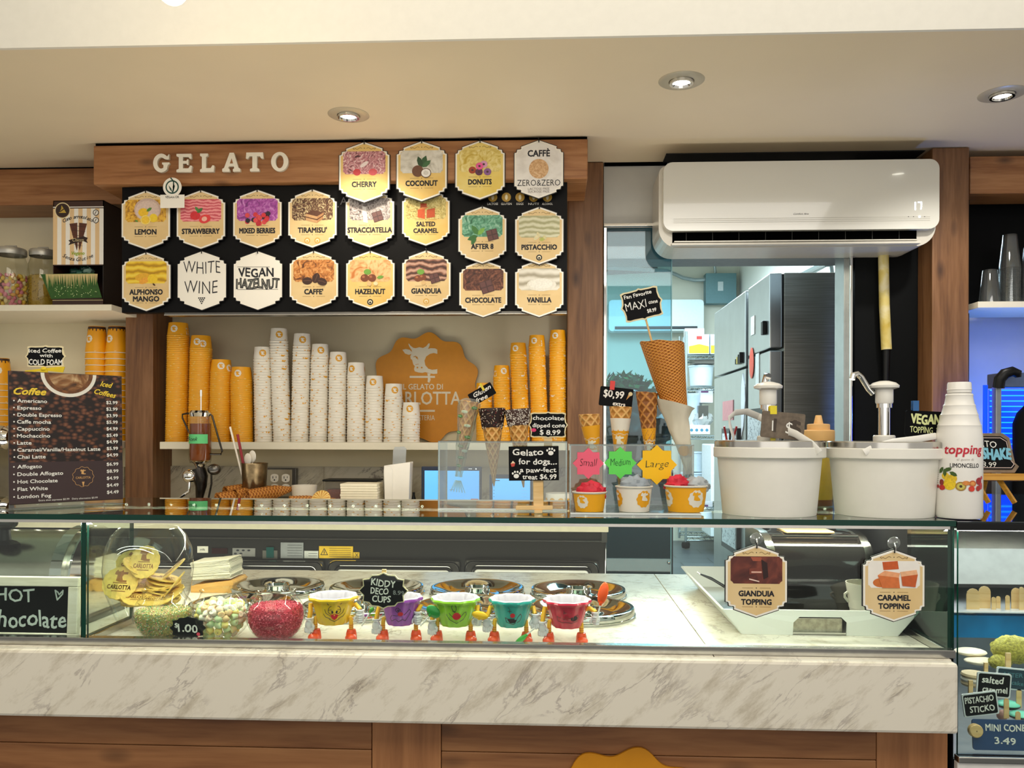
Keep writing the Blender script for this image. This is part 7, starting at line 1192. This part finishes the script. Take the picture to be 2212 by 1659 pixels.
q.obj('lit_grille', t); M().box(-16*k, 120*k, .02, .12, z_(836), z_(804), mat('5a6a8c', .3, .5)).box(-16*k, 120*k, .02, .3, 0, z_(1000), mat('2a2f3a', .3)).obj('cabinet', t, .003); M().lathe([(.001, z_(868)), (20*k, z_(876)), (34*k, z_(892)), (42*k, z_(915)), (42*k, 0.002), (.001, .002)], BLACKM, 30, c=(42*k, -.02, 0)).obj('black_drum', t)
light('blue_glow', 'POINT', (X(2262, 3.2), 3.25, zb_+.42), 7, (.10, .30, 1), .03)
# ================================================================ RIGHT: next display case
x0 = X(2076, 1.575); t = thing('ice_cream_display', 'neighbouring lit display fridge of ice cream sticks at the right edge', 'display case', (x0, 1.575, 0)); dp = lambda q, n, bv=0, **kw: (lambda o: (setattr(o, 'location', (-x0, -1.575, 0)), o)[1])(q.obj(n, t, bv, **kw))
dp(M().box(X(2058, 1.60), x0, 1.60, 2.3, 0, ZG-.012, BLACKM), 'side_panel', .002); dp(M().box(X(2068, 1.575), 3.0, 1.575, 2.3, ZG-.018, ZG-.004, BLACK).box(X(2068, 1.575), 3.0, 1.575, 2.3, ZG-.004, ZG-.001, mat('1a2428', .03, spec=1, var=0)), 'top_slab', .001)
zf = lambda py, Y=1.6: Z(2140, py, Y)
dp(M().box(x0, 3.0, 1.585, 1.60, 0, zf(1642), mat('e9e7e2', .4)), 'base_front', .002); dp(M().box(x0, 3.0, 1.58, 1.60, zf(1642), zf(1628), STEEL), 'lower_rail', .002)
dp(M().box(x0, 3.0, 2.24, 2.26, zf(1700), ZG-.02, mat('aab4bc', .4, .3)), 'back_panel'); dp(M().box(x0, 3.0, 1.62, 2.24, zf(1650), zf(1636, 1.62), mat('d8dadb', .3, .5)), 'tray_floor')
dp(M().box(x0, 3.0, 1.78, 2.24, Z(2140, 1325, 1.78), Z(2140, 1321, 1.78), mat('e6eaee', .15)), 'glass_shelf', .001); dp(M().box(x0, 3.0, 2.0, 2.24, Z(2140, 1378, 2.0), Z(2140, 1330, 2.0), mat('1b78aa', .2, var=.15, scale=12)), 'blue_back_band'); dp(sweepx(M(), [(2.2, Z(2140, 1145, 2.2)), (2.05, Z(2140, 1150, 2.05)), (1.90, Z(2140, 1185, 1.9)), (1.86, Z(2140, 1262, 1.86))], x0, 3.0, mat('b4b4ae', .45, .8, var=.05), False), 'steel_hood')
dp(M().box(x0, 3.0, 1.64, 1.66, ZG-.022, ZG-.018, mat('ffffff', .3, emit=3, var=0)), 'light_tube'); light('display_light', 'AREA', (x0+.3, 1.80, ZG-.03), .8, (.92, .96, 1), .6, .2)
light('display_shelf_light', 'AREA', (x0+.3, 1.84, Z(2140, 1330, 1.78)-.004), .8, (.92, .96, 1), .6, .08)  # added fill below the opaque shelf to brighten the tray floor
dp(pane(x0+.002, 3.0, 1.588, 1.594, zf(1628), ZG-.02, 'y'), 'front_pane')
def stk(a, c, d, Y, w, label, grp, tl=0):
    k = S(a, Y); h = Z(a, c, Y)-Z(a, d, Y); pr = [(-w/2*k, 0), (w/2*k, 0)]+arc(0, h-w/2*k, w/2*k, w/2*k, 0, 180, 6); o = M().prism(pr, 0, .002, PLY).obj('wooden_stick'); place(o, (X(a, Y), Y, Z(a, d, Y)), (0, tl, 0)); tag(o, label, 'stick', grp)
stks = [(2103, 28, 1271, 1320), (2128, 26, 1266, 1320), (2148, 9, 1290, 1322), (2158, 9, 1288, 1322), (2178, 9, 1286, 1322), (2196, 20, 1270, 1320), (2208, 10, 1268, 1320)]
for i, (a, w, c, d) in enumerate(stks): stk(a, c, d, 1.80+.012*(i % 2), w, ('first second third fourth fifth sixth seventh'.split()[i]+' upright wooden stick from the left on the upper display shelf'), 'sticks on the upper display shelf')
for a, c, d, w, Y in ((2176, 1509, 1552, 11, 1.66), (2203, 1488, 1530, 11, 1.70), (2201, 1537, 1560, 11, 1.655)): stk(a, c, d, Y, w, {2176: 'wooden stick in front of the nearest mint ice cream', 2203: 'wooden stick at the right edge behind the mint ice creams'}.get(a, 'short wooden stick by the mini cone sign'), 'sticks in the ice creams')
def blob(name, label, cat, a, b, rx, rz, Y, m, bump=.1, fr=9, grp=None):
    k = S(a, Y); o = M().ell((0, 0, 0), (rx*k, rx*k*.8, rz*k), m, 26, 14, fn=lambda d: bump*math.sin(d.x*fr)*math.sin(d.z*fr+d.y*fr)).obj(name); o.location = P(a, b, Y); return tag(o, label, cat, grp)
CRM = mat('e9dcc0', .5, var=.05); PST = mat('b9b04a', .7, var=.25, bump=1, scale=220)
for i, (a, b) in enumerate(((2096, 1408), (2118, 1428))): blob('ice_cream_disc', ('upper pale ice cream disc at the left of the display', 'second pale ice cream disc just below the upper one')[i], 'ice cream', a, b, 34, 8, 1.86-.03*i, CRM, .02)
t = thing('ice_cream_sandwich', 'ice cream sandwich beside the black display post', 'ice cream', P(2104, 1462, 1.72)); k = S(2104, 1.72)
for i, m in enumerate((mat('d9c29a', .6, var=.06), PAPERW, mat('d9c29a', .6, var=.06))): M().lathe([(.001, (9-9*i)*k-.0), (25*k, (9-9*i)*k), (27*k, (4.5-9*i)*k), (25*k, (0-9*i)*k), (.001, (0-9*i)*k)], m, 26).obj('wafer_layer' if i != 1 else 'ice_cream', t)
blob('pistachio_ice_cream', 'large ice cream coated in chopped pistachio', 'ice cream', 2188, 1403, 46, 30, 1.80, PST, .08, 13); blob('pistachio_ice_cream', 'smaller pistachio coated ice cream touching the larger one on its left', 'ice cream', 2160, 1430, 24, 16, 1.78, PST, .08, 13)
MNT = mat('7fe0c4', .35, var=.05); CHO = mat('2a1a18', .3)
for a, b, Y, lab in ((2178, 1522, 1.71, 'mint ice cream stick nearest the pistachio sign'), (2204, 1545, 1.68, 'mint ice cream stick at the right picture edge')):
    k = S(a, Y); t = thing('mint_ice_cream', lab, 'ice cream', P(a, b, Y), group='mint ice creams'); M().ell((0, 0, 0), (24*k, 22*k, 9*k), MNT, 24, 10, z0=0).obj('mint_top', t); M().ell((0, 0, 0), (25*k, 23*k, 10*k), CHO, 24, 8, z1=0.05).obj('chocolate_base', t)
blob('round_ice_cream', 'brown pink ice cream ball behind the pistachio sign', 'ice cream', 2165, 1545, 12, 12, 1.69, mat('b98a80', .5), .03)
blob('raspberry_ice_cream', 'dark red berry ice cream on the upper display shelf', 'ice cream', 2204, 1312, 13, 13, 1.83, mat('5a2630', .6, var=.3, scale=200), .1, 12); blob('ice_cream_disc', 'pale ice cream disc on the upper display shelf', 'ice cream', 2090, 1319, 22, 5, 1.83, CRM, .02)
chalk('chalk_sign', 'white framed chalk sign reading After 8 Cake at the right edge', 2190, 1467, 76, 48, 1.70, 'round', 'dfe6ea', (('AFTER 8', 2, 9, 9, 56, dict(m=mat('4a7a84', .8, var=0))), ('cake', 8, -8, 9, 26, dict(m=mat('4a7a84', .8, var=0)))), math.radians(5), board=mat('1d3a48', .5), fw=3)
chalk('chalk_sign', 'white framed chalk sign reading salted caramel', 2147, 1480, 74, 54, 1.665, 'round', 'e9edf0', (('salted', -4, 11, 14, 46), ('caramel', 2, -10, 13, 54)), math.radians(4), fw=3); chalk('chalk_sign', 'white framed chalk sign reading Pistachio Sticko', 2118, 1521, 76, 52, 1.63, 'round', 'e9edf0', (('PISTACHIO', -2, 11, 13, 62), ('STICKO', 2, -10, 13, 54)), math.radians(-8), fw=3)
t = chalk('price_board_blue', 'blue board reading Mini Cone 3.49 with a wooden knob', 2166, 1588, 130, 66, 1.612, 'round', None, (('MINI CONE', 6, 16, 14, 86), ('3.49', 4, -12, 14, 46)), math.radians(0), board=mat('2c4a78', .35, var=.03), lean=math.radians(-6))
k = S(2106, 1.6); o = M().lathe([(.001, 0), (15*k, 0), (15*k, .008), (13*k, .010), (.001, .010)], PLY, 28).obj('knob', t); place(o, (-62*k, -.001, 10*k), (math.pi/2, 0, 0))
for a, b, c, d, Y, lab in ((2132, 1432, 1455, 8, 1.68, 'wooden peg clipped behind the salted caramel sign'), (2180, 1411, 1437, 11, 1.72, 'pale peg holding the After 8 sign'), (2099, 1470, 1492, 9, 1.655, 'wooden peg clipped behind the pistachio sign')):
    k = S(a, Y); o = M().box(-d*k/2, d*k/2, 0, .004, 0, Z(a, b, Y)-Z(a, c, Y)+.01, PLY).obj('clothes_peg'); o.location = (X(a, Y), Y, Z(a, c, Y)-.01); tag(o, lab, 'peg')
